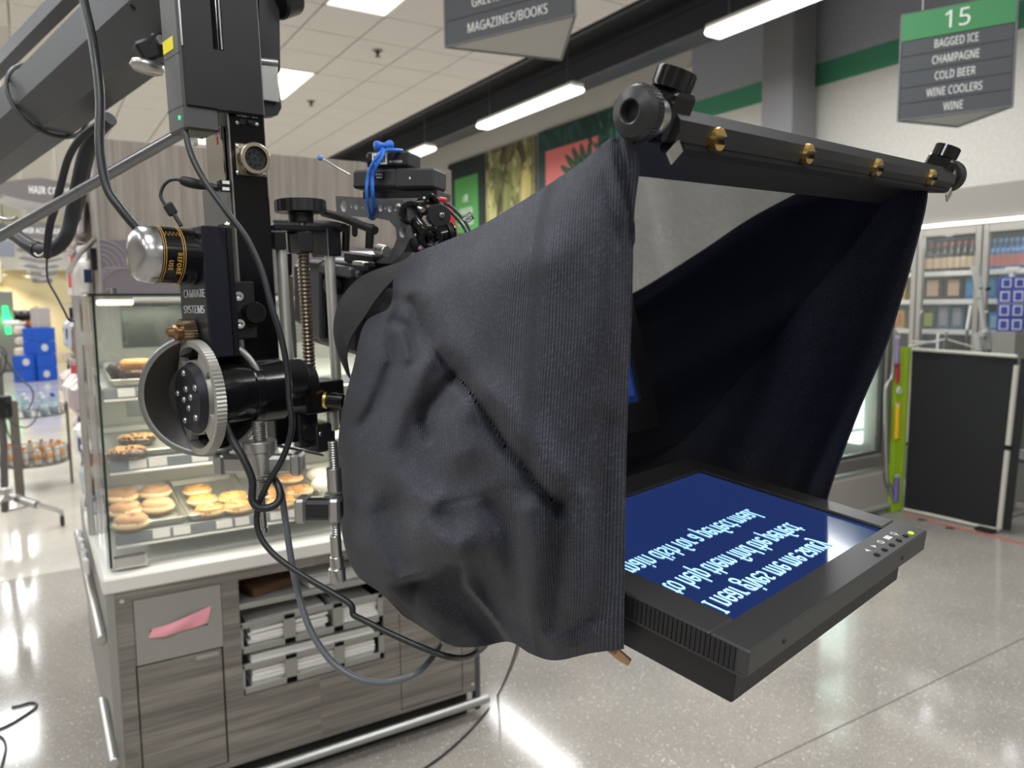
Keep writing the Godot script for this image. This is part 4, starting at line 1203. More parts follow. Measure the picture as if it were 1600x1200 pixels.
func flag_panel() -> void:
	var p0 := Vector3(5.475, 0.0, -3.20)
	var bl := on_y(1413, 793, 0.03)
	var br := on_y(1561, 826, 0.03)
	var ax := (br - bl)
	ax.y = 0
	var nrm := Vector3(ax.z, 0, -ax.x).normalized()
	var tl := on_plane(1425, 548, bl, nrm)
	var tr := on_plane(1590, 560, br, nrm)
	var t := thing("fabric_flag", "black fabric light flag on a pale pole frame standing on the floor", "light flag", Vector3(bl.x, 0, bl.z))
	var rows: Array = []
	for i in 5:
		var ln := PackedVector3Array()
		for j in 9:
			var f := j / 8.0
			var g := i / 4.0
			var p: Vector3 = tl.lerp(tr, f).lerp(bl.lerp(br, f), g)
			ln.append(p + nrm * 0.006 * sin(f * 9.0 + g * 4.0))
		rows.append(ln)
	part(t, "fabric", W(t).sheet(rows, 0.004, -Vector3(1, 0, 0)), mat("flag_fabric", srgb(27, 28, 31), 0.8))
	var pole := mat("pole_cream", srgb(206, 202, 190), 0.5)
	part(t, "top_pole", W(t).tube(PackedVector3Array([tl + Vector3(0, 0.012, 0), tr + Vector3(0, 0.012, 0)]), 0.013, 8), pole)
	part(t, "bottom_pole", W(t).tube(PackedVector3Array([bl - Vector3(0, 0.012, 0), br - Vector3(0, 0.012, 0)]), 0.013, 8), pole)
	var m1 := tr.lerp(br, 0.50)
	part(t, "side_pole", W(t).tube(PackedVector3Array([tr.lerp(br, 0.04), m1]), 0.018, 8), pole)
	part(t, "side_pole", W(t).tube(PackedVector3Array([tr.lerp(br, 0.53), br]), 0.018, 8), pole)
	part(t, "joint", W(t).tube(PackedVector3Array([m1, tr.lerp(br, 0.53)]), 0.020, 8), M.black)
	var off := ax.normalized()
	var rr: Array = []
	for g in [0.0, 0.5, 1.0]:
		var p := tr.lerp(br, g)
		rr.append(PackedVector3Array([p + off * 0.02, p + off * 0.07]))
	part(t, "edge_cloth", W(t).sheet(rr, 0.01, -Vector3(1, 0, 0)), mat("flag_fabric", srgb(27, 28, 31), 0.8))
	part(t, "foot", W(t).box(br.lerp(bl, 0.1) + Vector3(-0.03, -0.015, 0), Vector3(0.09, 0.02, 0.12), 0.004), M.black)
	# tape on the floor
	var ta := on_y(1411, 803, 0)
	var tb := on_y(1640, 860, 0)
	var dd := (tb - ta).normalized()
	var n := 24
	var e := MB.new()
	for i in n:
		var c0 := ta.lerp(tb, i / float(n)) + Vector3(0.004 * sin(i * 1.7), 0.0005, 0)
		var c1 := ta.lerp(tb, (i + 1) / float(n)) + Vector3(0.004 * sin((i + 1) * 1.7), 0.0005, 0)
		e.box((c0 + c1) * 0.5, Vector3(0.03, 0.001, c0.distance_to(c1) + 0.001), 0.0, Basis(Vector3.UP, atan2(dd.x, dd.z)))
	var tp := solo("floor_tape", e, mat("tape_red", srgb(206, 88, 66), 0.6), "strip of red tape along the floor before the black flag", "tape", "", Vector3(5.45, 0, -2.6))
	for q in [[1441, 812], [1484, 825]]:
		part(tp, "dark_patch", MB.new(Transform3D(Basis(), -tp.position)).box(on_y(q[0], q[1], 0.0016), Vector3(0.05, 0.001, 0.05), 0.0, Basis(Vector3.UP, 0.5)), M.black)
	# silver stands behind the flag
	var st := thing("chrome_stand", "tilted chrome light stand with clamps rising behind the black flag", "light stand", on_y(1549, 752, 0) * Vector3(1, 0, 1))
	var dz := 5.95
	var pale := mat("pale_chrome", srgb(206, 206, 203), 0.3, 0.35)
	part(st, "upper_tube", W(st).tube(PackedVector3Array([at(1522, 416, dz), at(1530, 450, dz)]), 0.027, 12), pale)
	part(st, "middle_tube", W(st).tube(PackedVector3Array([at(1530, 450, dz), at(1538, 512, dz)]), 0.021, 12), pale)
	part(st, "collar", W(st).tube(PackedVector3Array([at(1529, 445, dz), at(1531, 452, dz)]), 0.022, 12), M.black)
	part(st, "collar", W(st).tube(PackedVector3Array([at(1530, 464, dz), at(1531, 468, dz)]), 0.017, 12), mat("clip_green", srgb(130, 170, 110), 0.5))
	for q in [[1527, 520, 1529, 548], [1540, 512, 1544, 546], [1550, 518, 1556, 548]]:
		part(st, "clamp", W(st).tube(PackedVector3Array([at(q[0], q[1], dz), at(q[2], q[3], dz)]), 0.026, 10), pale)
	part(st, "clamp_bar", W(st).box(at(1540, 522, dz), Vector3(0.14, 0.045, 0.05), 0.006), pale)
	part(st, "clamp_bar", W(st).box(at(1562, 540, dz + 0.04), Vector3(0.09, 0.14, 0.04), 0.006), M.black)
	part(st, "knob", W(st).cyl(at(1542, 452, dz), at(1546, 451, dz - 0.03), 0.014, 10), M.black)
	part(st, "post", W(st).tube(PackedVector3Array([at(1544, 546, dz), on_y(1549, 752, 0.03)]), 0.016, 10), M.steel)
	for q in [[-0.2, 0.05], [0.1, 0.2], [0.06, -0.2]]:
		var f0 := on_y(1549, 752, 0.0)
		part(st, "leg", W(st).tube(PackedVector3Array([f0 + Vector3(0, 0.12, 0), f0 + Vector3(q[0], 0.015, q[1])]), 0.012, 8), M.steel)
	var s2 := thing("folded_stand", "pale folded stand with thin crossing arms behind the flag top", "light stand", on_y(1480, 752, 0) * Vector3(1, 0, 1))
	var d2 := 6.05
	for q in [[1420, 541, 1478, 530], [1478, 530, 1526, 544], [1425, 534, 1462, 535]]: part(s2, "arm", W(s2).tube(PackedVector3Array([at(q[0], q[1], d2), at(q[2], q[3], d2)]), 0.007, 8), M.white)
	part(s2, "stem", W(s2).tube(PackedVector3Array([at(1466, 520, d2), at(1464, 552, d2)]), 0.010, 8), M.white)
	part(s2, "stem", W(s2).tube(PackedVector3Array([at(1517, 477, d2), at(1511, 515, d2)]), 0.012, 8), M.white)
	part(s2, "stem", W(s2).tube(PackedVector3Array([at(1479, 518, d2), at(1476, 545, d2), on_y(1473, 752, 0.0)]), 0.011, 8), M.steel)
	part(s2, "stem", W(s2).tube(PackedVector3Array([at(1511, 515, d2), on_y(1507, 752, 0.0)]), 0.010, 8), M.steel)
	# column of blue boxes before the cooler
	var c := on_x(1579, 480, 6.1)
	var bl2 := mat("display_blue", srgb(58, 76, 168), 0.5)
	var ylev: Array = []
	for py in [518, 496, 474, 452, 433]: ylev.append(on_x(1579, py, 6.1).y)
	var pd := thing("display_plinth", "plain grey plinth under the stacked blue boxes before the cooler", "plinth", Vector3(c.x, 0, c.z))
	part(pd, "column", W(pd).lohi(Vector3(c.x - 0.08, 0.02, c.z - 0.08), Vector3(c.x + 0.08, ylev[0], c.z + 0.08), 0.004), M.grey_plastic)
	part(pd, "foot", W(pd).lohi(Vector3(c.x - 0.14, 0, c.z - 0.14), Vector3(c.x + 0.14, 0.02, c.z + 0.14), 0.004), M.grey_plastic)
	var names := ["lowest", "second lowest", "second highest", "highest"]
	for k in 4:
		var y0: float = ylev[k]
		var y1: float = ylev[k + 1]
		var bx := thing("blue_box", names[k] + " blue box in the stack before the drinks cooler", "box", Vector3(c.x, y0, c.z), Basis(Vector3.UP, 0.5 + (0.12 if k == 3 else 0.0)), "stacked blue boxes")
		part(bx, "box", MB.new().box(Vector3(0, (y1 - y0) / 2, 0), Vector3(0.09, y1 - y0 - 0.004, 0.165), 0.004), bl2)
		for s in [-0.041, 0.041]:
			part(bx, "frame", MB.new().box(Vector3(-0.0455, (y1 - y0) / 2, s), Vector3(0.002, (y1 - y0) * 0.72, 0.058), 0.0), M.white)
			part(bx, "window", MB.new().box(Vector3(-0.047, (y1 - y0) / 2, s), Vector3(0.002, (y1 - y0) * 0.55, 0.042), 0.0), bl2)
	var wt := thing("white_topper", "small white card on a stem atop the blue boxes", "card", Vector3(c.x, ylev[4], c.z))
	part(wt, "stem", W(wt).box(Vector3(c.x, ylev[4] + 0.02, c.z), Vector3(0.04, 0.04, 0.03), 0.003), M.white)
	part(wt, "card", W(wt).box(Vector3(c.x, ylev[4] + 0.055, c.z), Vector3(0.05, 0.035, 0.09), 0.004, Basis(Vector3.UP, 0.5)), M.white)

# ---------------------------------------------------------------- hanging signs
func signs() -> void:
	var dir := Vector3(0.416, 0, 0.909)      # along the lettered faces, left to right
	var nrm := Vector3(-0.909, 0, 0.416)     # out of the lettered faces, towards the shopper
	var T := func(called: String, label: String, c: Vector3, w: float, h: float, lines: Array, top: String) -> void:
		var t := thing(called, label, "aisle sign", c)
		var hw := w / 2
		# three-cornered plan, one corner behind
		var a := -dir * hw
		var b := dir * hw
		var k := -nrm * w * 0.70
		var up := Vector3(0, h, 0)
		var m := MB.new()
		m.quad(a, b, b + up, a + up, nrm)
		m.quad(a, k, k + up, a + up, -dir - nrm)
		m.quad(b, k, k + up, b + up, dir - nrm)
		m.flat3(a + up, b + up, k + up, Vector3.UP)
		part(t, "body", m, M.sign_grey)
		m = MB.new()
		m.flat3(a, b, k, Vector3.DOWN)
		part(t, "underside", m, mat("sign_under_bounce", srgb(176, 174, 170), 0.5))  # paler than the body: light thrown up by the floor is painted in
		m = MB.new()
		for q in [[a, b], [a, k], [b, k]]: m.tube(PackedVector3Array([q[0], q[1]]), 0.006, 6)
		for q in [a, b, k]: m.tube(PackedVector3Array([q, q + up]), 0.006, 6)
		part(t, "edge_trim", m, M.sign_line)
		var bs := Basis(dir, Vector3.UP, nrm)
		if top:
			part(t, "number_panel", MB.new().box(up * 0.865 + nrm * 0.003, Vector3(w * 0.985, h * 0.25, 0.006), 0.001, bs), M.sign_green)
			text(t, "number", top, h * 0.21, Transform3D(bs, up * 0.865 + nrm * 0.008), M.ink, 0.003)
		var n := lines.size()
		var rows := maxi(n, 5)
		for i in rows:
			var y := h * (0.74 if top else 0.98) * (1.0 - (i + 0.5) / rows) 
			part(t, "name_strip", MB.new().box(Vector3(0, y, 0) + nrm * 0.002, Vector3(w * 0.97, h * (0.74 if top else 0.98) / rows - 0.006, 0.004), 0.001, bs), mat("sign_strip", srgb(74, 77, 81), 0.6))
			var li := i - (rows - n)
			if li >= 0: text(t, "lettering", lines[li], h * 0.098, Transform3D(bs, Vector3(0, y, 0) + nrm * 0.0055), M.ink, 0.002, "Droid Sans", false, 0.68 if top else 0.89)
		for s in [-0.7, 0.7]: part(t, "wire", MB.new().cyl(up + dir * hw * s * 0.9 - nrm * 0.02, Vector3(0, (4.6 if c.x > 4.4 else 4.02) - c.y, 0) + dir * hw * s * 0.9 - nrm * 0.02, 0.002, 5), M.dull)
	var l0 := at(1402, 187, 3.9)
	T.call("aisle_sign", "grey hanging sign with green number 15 panel listing ice and wine", at(1489, 178, 3.86), 0.50, 0.53, ["BAGGED ICE", "CHAMPAGNE", "COLD BEER", "WINE COOLERS", "WINE"], "15")
	T.call("aisle_sign", "grey hanging sign listing greeting cards and magazines over the aisle", at(792, 50, 3.4), 0.69, 0.545, ["GREETING CARDS", "MAGAZINES/BOOKS"], "")

# ---------------------------------------------------------------- the aisle on the left
func oval_sign(label: String, c: Vector3, w: float, h: float, s: String) -> void:
	var t := thing("oval_sign", label, "aisle sign", c)
	var poly := PackedVector2Array()
	for k in 40:
		var a := TAU * k / 40
		var x := cos(a) * w / 2
		poly.append(Vector2(x, sin(a) * h / 2 * (0.55 + 0.45 * (1.0 - absf(cos(a))))))
	part(t, "panel", MB.new().slab(poly, 0.03, Transform3D(Basis(), Vector3(0, 0, -0.015))), mat("oval_grey", srgb(112, 107, 106), 0.6))
	var lower := PackedVector2Array()
	for p in poly: lower.append(p * Vector2(0.92, 0.9))
	part(t, "back_panel", MB.new().slab(lower, 0.02, Transform3D(Basis(), Vector3(0.03, -h * 0.32, -0.30))), mat("oval_back", srgb(176, 172, 168), 0.6))
	if s: text(t, "lettering", s, h * 0.40, Transform3D(Basis(), Vector3(w * 0.07, 0, 0.017)), M.ink, 0.004, "Droid Sans", true, 0.62)
	for q in [-0.3, 0.3]: part(t, "wire", MB.new().cyl(Vector3(q * w, h * 0.3, 0), Vector3(q * w, 4.02 - c.y, 0), 0.003, 5), M.dull)

func store_left() -> void:
	oval_sign("large grey oval sign reading HAIR COLOR under the crane arm", at(66, 298, 6.2), 0.76, 0.2, "HAIR COLOR")
	oval_sign("second grey oval sign behind the slanted silver rod", at(64, 361, 9.0), 0.62, 0.21, "HAIR ACCESSORIES")
	oval_sign("third grey oval sign just over the cable bend", at(66, 391, 11.5), 0.66, 0.17, "HAIR CARE")
	oval_sign("fourth thin grey oval sign below the cable bend", at(64, 404, 13.5), 0.66, 0.16, "SHAMPOO")
	oval_sign("fifth thin grey oval sign below the cable bend", at(64, 416, 16.0), 0.66, 0.14, "SKIN CARE")
	oval_sign("lowest and farthest grey oval sign over the shelves", at(66, 428, 18.5), 0.66, 0.16, "BATH")
	var bs := thing("box_sign", "small square grey sign hanging farthest along the left aisle", "aisle sign", at(66, 437, 19.5))
	part(bs, "panel", MB.new().box(Vector3.ZERO, Vector3(0.44, 0.16, 0.04), 0.004), mat("oval_grey", srgb(112, 107, 106), 0.6))
	text(bs, "lettering", "SOAP", 0.07, Transform3D(Basis(), Vector3(0, 0, 0.022)), M.ink, 0.004)
	part(bs, "wire", MB.new().cyl(Vector3(0, 0.08, 0), Vector3(0, 4.02 - bs.position.y, 0), 0.003, 5), M.dull)
	var dk := thing("box_sign", "blue grey square sign board at the far left under the silver rod", "aisle sign", at(8, 389, 10.0))
	part(dk, "panel", MB.new().box(Vector3.ZERO, Vector3(0.2, 0.2, 0.03), 0.004), mat("blue_grey", srgb(120, 124, 136), 0.6))
	part(dk, "rod", MB.new().cyl(Vector3(0.0, 0.1, 0), Vector3(0.0, 4.02 - dk.position.y, 0), 0.006, 6), M.black)
	for q in [[45, 432, "round glowing downlight in the far ceiling above the yellow wall"], [3, 430, "round glowing downlight at the far left over the cream bulkhead"]]:
		var d := thing("downlight", q[2], "downlight", at(q[0], q[1], 22.0))
		part(d, "trim_ring", MB.new().ring(Vector3.ZERO, Vector3.UP, 0.13, 0.17, 0.03, 20), M.white)
		part(d, "lens", MB.new().lathe(Vector3.ZERO, Vector3.UP, [[0.0, -0.02], [0.1, 0.0], [0.13, 0.02]], 18, true), glow("downlight_glow", Color(1.0, 0.95, 0.82), 3.0))
		part(d, "drop", MB.new().cyl(Vector3(0, 0.03, 0), Vector3(0, maxf(0.05, 4.02 - d.position.y), 0), 0.02, 6), M.white)
		var l := SpotLight3D.new()
		l.name = "downlight_lamp"
		l.light_energy = 3.0
		l.spot_angle = 60.0
		l.spot_range = 20.0
		l.spot_attenuation = 2.0
		l.light_color = Color(1, 0.94, 0.82)
		l.light_size = 0.1
		l.shadow_enabled = true
		l.rotation.x = -PI / 2
		l.position.y = -0.06
		d.add_child(l, true)
	# packs hanging on the side of the kiosk tower
	var gx := 0.222
	var cols := [srgb(226, 216, 218), srgb(214, 186, 190), srgb(206, 214, 226), srgb(190, 172, 176), srgb(232, 228, 224), srgb(168, 190, 196), srgb(226, 196, 186), srgb(236, 234, 232), srgb(150, 118, 116)]
	var heads := [srgb(40, 46, 110), srgb(232, 230, 228), srgb(206, 60, 70), srgb(36, 52, 90), srgb(230, 226, 222)]
	var words := ["uppermost", "second", "third", "fourth", "fifth", "sixth", "lowest"]
	var colw := ["nearest", "second", "third", "fourth", "fifth", "farthest"]
	for c in 6:
		for k in 7:
			var z := -3.42 - c * 0.17
			var y := 2.06 - k * 0.235
			var dep: float = [0.030, 0.032, 0.062, 0.092, 0.055, 0.034, 0.030][k] + 0.006 * ((k * 2 + c) % 3)
			var t := thing("hanging_pack", "%s clear retail pack down the %s peg column on the kiosk tower side" % [words[k], colw[c]], "retail pack", Vector3(gx - 0.012 - dep / 2, y, z), Basis(Vector3.UP, rng.randf_range(-0.25, 0.25)), "packs hung on the tower side")
			var m := mat("pack_c%d" % ((k * 4 + c * 3) % 9), cols[(k * 4 + c * 3) % 9], 0.25)
			var rows: Array = []
			part(t, "pouch", MB.new().box(Vector3(0, -0.105, 0), Vector3(dep, 0.15, 0.15), dep * 0.42, Basis(Vector3.BACK, rng.randf_range(-0.12, 0.12))), m)
			part(t, "header_card", MB.new().box(Vector3(0, -0.012, 0), Vector3(0.006, 0.06, 0.15), 0.002), mat("head_c%d" % ((k + c * 2) % 5), heads[(k + c * 2) % 5], 0.5))
			if (k + c) % 2 == 0: part(t, "label_patch", MB.new().box(Vector3(-dep / 2 - 0.001, -0.1, 0), Vector3(0.003, 0.06, 0.07), 0.001), mat("head_c%d" % ((k + 1) % 5), heads[(k + 1) % 5], 0.5))
			part(t, "label_patch", MB.new().box(Vector3(0, -0.1, 0.075), Vector3(dep * 0.6, 0.05, 0.004), 0.001), mat("head_c%d" % ((k * 3 + c) % 5), heads[(k * 3 + c) % 5], 0.5))
	for c in 6:
		for k in 7:
			var pz := -3.42 - c * 0.17
			var py := 2.085 - k * 0.235
			tag(solo("peg_hook", MB.new().cyl(Vector3(gx, py, pz), Vector3(gx - ([0.045, 0.048, 0.08, 0.11, 0.07, 0.05, 0.045][k] as float), py + 0.01, pz), 0.003, 6), M.chrome, "thin chrome peg hook holding the clear retail packs on the tower", "hook", "pegs on the tower side", Vector3(gx, py, pz)), "", "")
	# clip strip of small snacks near the counter corner
	for k in 9:
		var t := thing("snack_sachet", "small pale sachet on the clip strip beside the kiosk counter corner", "sachet", Vector3(0.116, 0.66, -3.46 + k * 0.048), Basis(Vector3.UP, 0.3 * (k % 3 - 1)), "sachets on the clip strip")
		part(t, "pouch", MB.new().box(Vector3(0, 0.025, 0), Vector3(0.014, 0.062, 0.042), 0.006), mat("sachet_%d" % (k % 2), [srgb(224, 220, 220), srgb(176, 172, 178)][k % 2], 0.3))
		part(t, "label_patch", MB.new().box(Vector3(-0.007, 0.03, 0), Vector3(0.003, 0.03, 0.02), 0.001), M.white)
	# slanted grey shelf bracket at the tower side
	var br := thing("shelf_bracket", "slanted grey metal shelf bracket on the kiosk tower's left side", "bracket", Vector3(0.2, 1.8, -3.25))
	part(br, "arm", MB.new().tube(PackedVector3Array([Vector3(0.02, 0.05, 0.15), Vector3(-0.03, 0.0, 0.0), Vector3(-0.06, -0.06, -0.2)]), 0.012, 8, true, Vector2(1.0, 0.5)), M.dull)
	part(br, "foot", MB.new().box(Vector3(0.012, -0.02, 0.05), Vector3(0.02, 0.08, 0.03), 0.003), M.black)
	# stacks of blue cartons
	var cb := mat("carton_blue", srgb(22, 84, 190), 0.5)
	var logo := mat("logo_pale", srgb(206, 202, 206), 0.6)
	var f := on_y(66, 594, 0)
	var side := Vector3(cos(0.45), 0, -sin(0.45))
	var bso := Basis(Vector3.UP, 0.62)
	var nmz := [["lowest blue carton with pale round print, right stack", 0, 0], ["second blue carton from the floor, right stack", 1, 0], ["third blue carton up, right stack", 2, 0], ["topmost blue carton, right stack under the grey box", 3, 0], ["lower blue carton of the short left stack", 0, 1], ["upper blue carton of the short left stack", 1, 1]]
	for q in nmz:
		var p: Vector3 = f + Vector3(0, q[1] * 0.30, 0)
		if q[2] == 1: p = on_y(49, 594, 0) + Vector3(-0.12, q[1] * 0.30, 0.42)
		var t := thing("blue_carton", q[0], "carton", p, bso, "blue carton display")
		part(t, "box", MB.new().box(Vector3(0, 0.148, 0), Vector3(0.46 if q[2] == 0 else 0.3, 0.292, 0.46 if q[2] == 0 else 0.3), 0.006), cb)
		if q[1] % 2 == (0 if q[2] == 0 else 1):
			part(t, "round_print", MB.new().cyl(Vector3(-0.05, 0.15, 0.23 if q[2] == 0 else 0.15), Vector3(-0.05, 0.15, 0.235 if q[2] == 0 else 0.155), 0.08, 16), logo)
			part(t, "round_print", MB.new().cyl(Vector3(0.23 if q[2] == 0 else 0.15, 0.15, 0.03), Vector3(0.235 if q[2] == 0 else 0.155, 0.15, 0.03), 0.08, 16), logo)
	var gb := thing("grey_box", "plain grey box standing on the right blue carton stack", "box", f + Vector3(0.06, 1.2, 0), bso)
	part(gb, "box", MB.new().box(Vector3(0, 0.22, 0), Vector3(0.3, 0.44, 0.26), 0.01), mat("box_mauve", srgb(176, 168, 166), 0.6))
	part(gb, "flap", MB.new().box(Vector3(0, 0.445, 0), Vector3(0.3, 0.01, 0.13), 0.002), mat("box_mauve", srgb(176, 168, 166), 0.6))
	# pale bottle lying on a pile of cream bags before it
	var pl := thing("cream_bag_pile", "pile of cream paper bags on the floor left of the blue cartons", "bag pile", on_y(44, 592, 0) + Vector3(-0.1, 0, -0.2))
	for k in 5: part(pl, "bag", MB.new().box(Vector3(0.03 * (k % 2), 0.13 + k * 0.25, 0), Vector3(0.26 - 0.02 * k, 0.22, 0.26), 0.06, Basis(Vector3.UP, k * 0.5)), mat("bag_cream", srgb(222, 208, 192), 0.7))
	var wbt := thing("white_bottle", "white bottle lying on its side on the cream bags", "bottle", pl.position + Vector3(-0.05, 1.22, 0))
	part(wbt, "body", MB.new().lathe(Vector3(-0.25, 0.07, 0), Vector3.RIGHT, [[0.0, 0.0], [0.07, 0.01], [0.07, 0.3], [0.03, 0.36], [0.03, 0.42], [0.0, 0.42]], 14), M.white)
	part(wbt, "cap", MB.new().cyl(Vector3(0.17, 0.07, 0), Vector3(0.21, 0.07, 0), 0.035, 12), M.grey_plastic)
	# far shelving with an orange row, grey gate with a green light bar
	var sh := thing("far_shelf_unit", "dark far shelf unit with orange goods before the yellow wall", "shelf unit", on_y(42, 576, 0))
	var sp := sh.position
	var hh: float = on_z(40, 478, sp.z).y
	part(sh, "back", MB.new().lohi(Vector3(-0.38, 0, -0.35), Vector3(0.34, hh - 0.12, -0.3)), M.black)
	for y in [0.05, 0.55, 0.86, 1.15, hh - 0.25]: part(sh, "shelf", MB.new().lohi(Vector3(-0.38, y, -0.3), Vector3(0.34, y + 0.03, 0.05), 0.004), mat("shelf_dark", srgb(96, 92, 90), 0.5))
	for x in [-0.38, 0.32]: part(sh, "upright", MB.new().lohi(Vector3(x, 0, -0.3), Vector3(x + 0.02, hh, 0.05), 0.004), M.black)
	for k in 6:
		tag(solo("orange_pack", MB.new().box(Vector3(0, 0.07, 0), Vector3(0.085, 0.13, 0.1), 0.01), mat("orange_goods", srgb(222, 112, 60), 0.5), "orange pack in the row on the far dark shelf", "pack", "orange packs on the far shelf", Vector3()), "", "").position = sp + Vector3(-0.29 + k * 0.11, 1.18, -0.08)
	for k in 4:
		tag(solo("grey_pack", MB.new().box(Vector3(0, 0.07, 0), Vector3(0.13, 0.11, 0.14), 0.03), mat("grey_goods", srgb(170, 168, 168), 0.5), "pale grey pack above the orange row on the far shelf", "pack", "grey packs on the far shelf", Vector3()), "", "").position = sp + Vector3(-0.27 + k * 0.16, hh - 0.22, -0.08)
	var gt := thing("exit_gate", "grey gate post with a tall green light bar", "gate post", on_y(15, 580, 0))
	var gp := gt.position
	var gh: float = on_z(10, 455, gp.z).y
	part(gt, "post", MB.new().lohi(Vector3(-0.34, 0, -0.15), Vector3(0.2, gh, 0.1), 0.02), mat("gate_grey", srgb(122, 118, 116), 0.4))
	var l0: float = on_z(12, 522, gp.z).y
	var l1: float = on_z(12, 478, gp.z).y
	part(gt, "light_bar", MB.new().box(Vector3(0.03, (l0 + l1) / 2, 0.105), Vector3(0.12, l1 - l0, 0.03), 0.01, Basis(Vector3.BACK, 0.06)), glow("green_light", Color(0.18, 0.95, 0.5), 1.3))
	part(gt, "foot", MB.new().lohi(Vector3(-0.40, 0, -0.25), Vector3(0.26, 0.05, 0.25), 0.01), M.black)
	var gl := OmniLight3D.new()
	gl.name = "green_lamp"
	gl.light_color = Color(0.2, 0.95, 0.5)
	gl.light_energy = 0.2
	gl.omni_range = 6.0
	gl.omni_attenuation = 2.0
	gl.light_size = 0.1
	gl.shadow_enabled = true
	gl.position = Vector3(0.03, (l0 + l1) / 2, 0.25)
	gt.add_child(gl, true)
	cart()
	caster_stand()

func cart() -> void:
	var foot := on_y(100, 756, 0)
	var d := 6.9
	var c := at(52, 700, d)
	c.y = 0
	var t := thing("bottle_cart", "round wire cart with two shelves of bottles at the left", "cart", c)
	var y0: float = at(55, 722, d).y
	var y1: float = at(50, 646, d).y
	var R := 0.27
	var wire := mat("wire_grey", srgb(120, 114, 108), 0.4, 0.6)
	for y in [y0, y1]:
		part(t, "shelf_plate", MB.new().lathe(Vector3(0, y - 0.01, 0), Vector3.UP, [[0.0, 0.0], [R, 0.0], [R, 0.01], [0.0, 0.01]], 28), wire)
		var n := 26
		for k in n:
			var a := TAU * k / n
			var p := Vector3(cos(a) * R, y, sin(a) * R)
			part(t, "wire", MB.new().cyl(p, p + Vector3(0, 0.13 if y == y0 else 0.07, 0), 0.003, 5), wire)
		for dy in ([0.0, 0.065, 0.13] if y == y0 else [0.0, 0.07]):
			var q := PackedVector3Array()
			for k in 29: q.append(Vector3(cos(TAU * k / 28) * R, y + dy, sin(TAU * k / 28) * R))
			part(t, "hoop", MB.new().tube(q, 0.004, 6, false), wire)
	for a in [0.1, 2.5, 4.2]:
		part(t, "leg", MB.new().cyl(Vector3(cos(a) * (R + 0.015), 0, -sin(a) * (R + 0.015)), Vector3(cos(a) * (R + 0.015), y1 + 0.2, -sin(a) * (R + 0.015)), 0.013, 8), wire)
	part(t, "column", MB.new().lohi(Vector3(-0.155, 0.0, 0.24), Vector3(-0.085, y1 + 0.16, 0.30), 0.006), mat("cart_post", srgb(108, 100, 94), 0.4, 0.4))
	var body := MB.new().lathe(Vector3.ZERO, Vector3.UP, [[0.0, 0.0], [0.026, 0.0], [0.029, 0.008], [0.029, 0.12], [0.012, 0.15], [0.012, 0.155], [0.0, 0.155]], 12, true).done()
	var cap := MB.new().lathe(Vector3.ZERO, Vector3.UP, [[0.015, 0.15], [0.015, 0.172], [0.0, 0.172]], 12).done()
	var band := MB.new().lathe(Vector3.ZERO, Vector3.UP, [[0.0295, 0.05], [0.0305, 0.052], [0.0305, 0.1], [0.0295, 0.102]], 12).done()
	var i := 0
	for k in 14:
		var a := TAU * k / 14 + 0.1
		var o := thing("juice_bottle", "small clear bottle with orange cap in the lower cart basket", "bottle", c + Vector3(cos(a) * 0.21, y0, sin(a) * 0.21), Basis(), "orange capped bottles in the cart basket")
		put(o, "body", body, mat("juice_clear", srgb(214, 206, 196), 0.2))
		put(o, "cap", cap, mat("cap_orange", srgb(240, 150, 36), 0.4))
		if k % 3 != 1: put(o, "label_band", band, mat("label_orange", srgb(226, 160, 90), 0.5))
	for k in 9:
		var a := TAU * k / 9 + 0.3
		var o := thing("water_bottle", "clear bluish water bottle on the upper cart shelf", "bottle", c + Vector3(cos(a) * 0.19, y1, sin(a) * 0.19), Basis(), "water bottles on the cart")
		put(o, "body", body, mat("water_tint", srgb(138, 164, 176), 0.15))
		put(o, "cap", cap, M.white if k % 4 else mat("cap_blue", srgb(40, 50, 150), 0.4))
		put(o, "label_band", band, mat("label_water", srgb(186, 204, 208), 0.5))

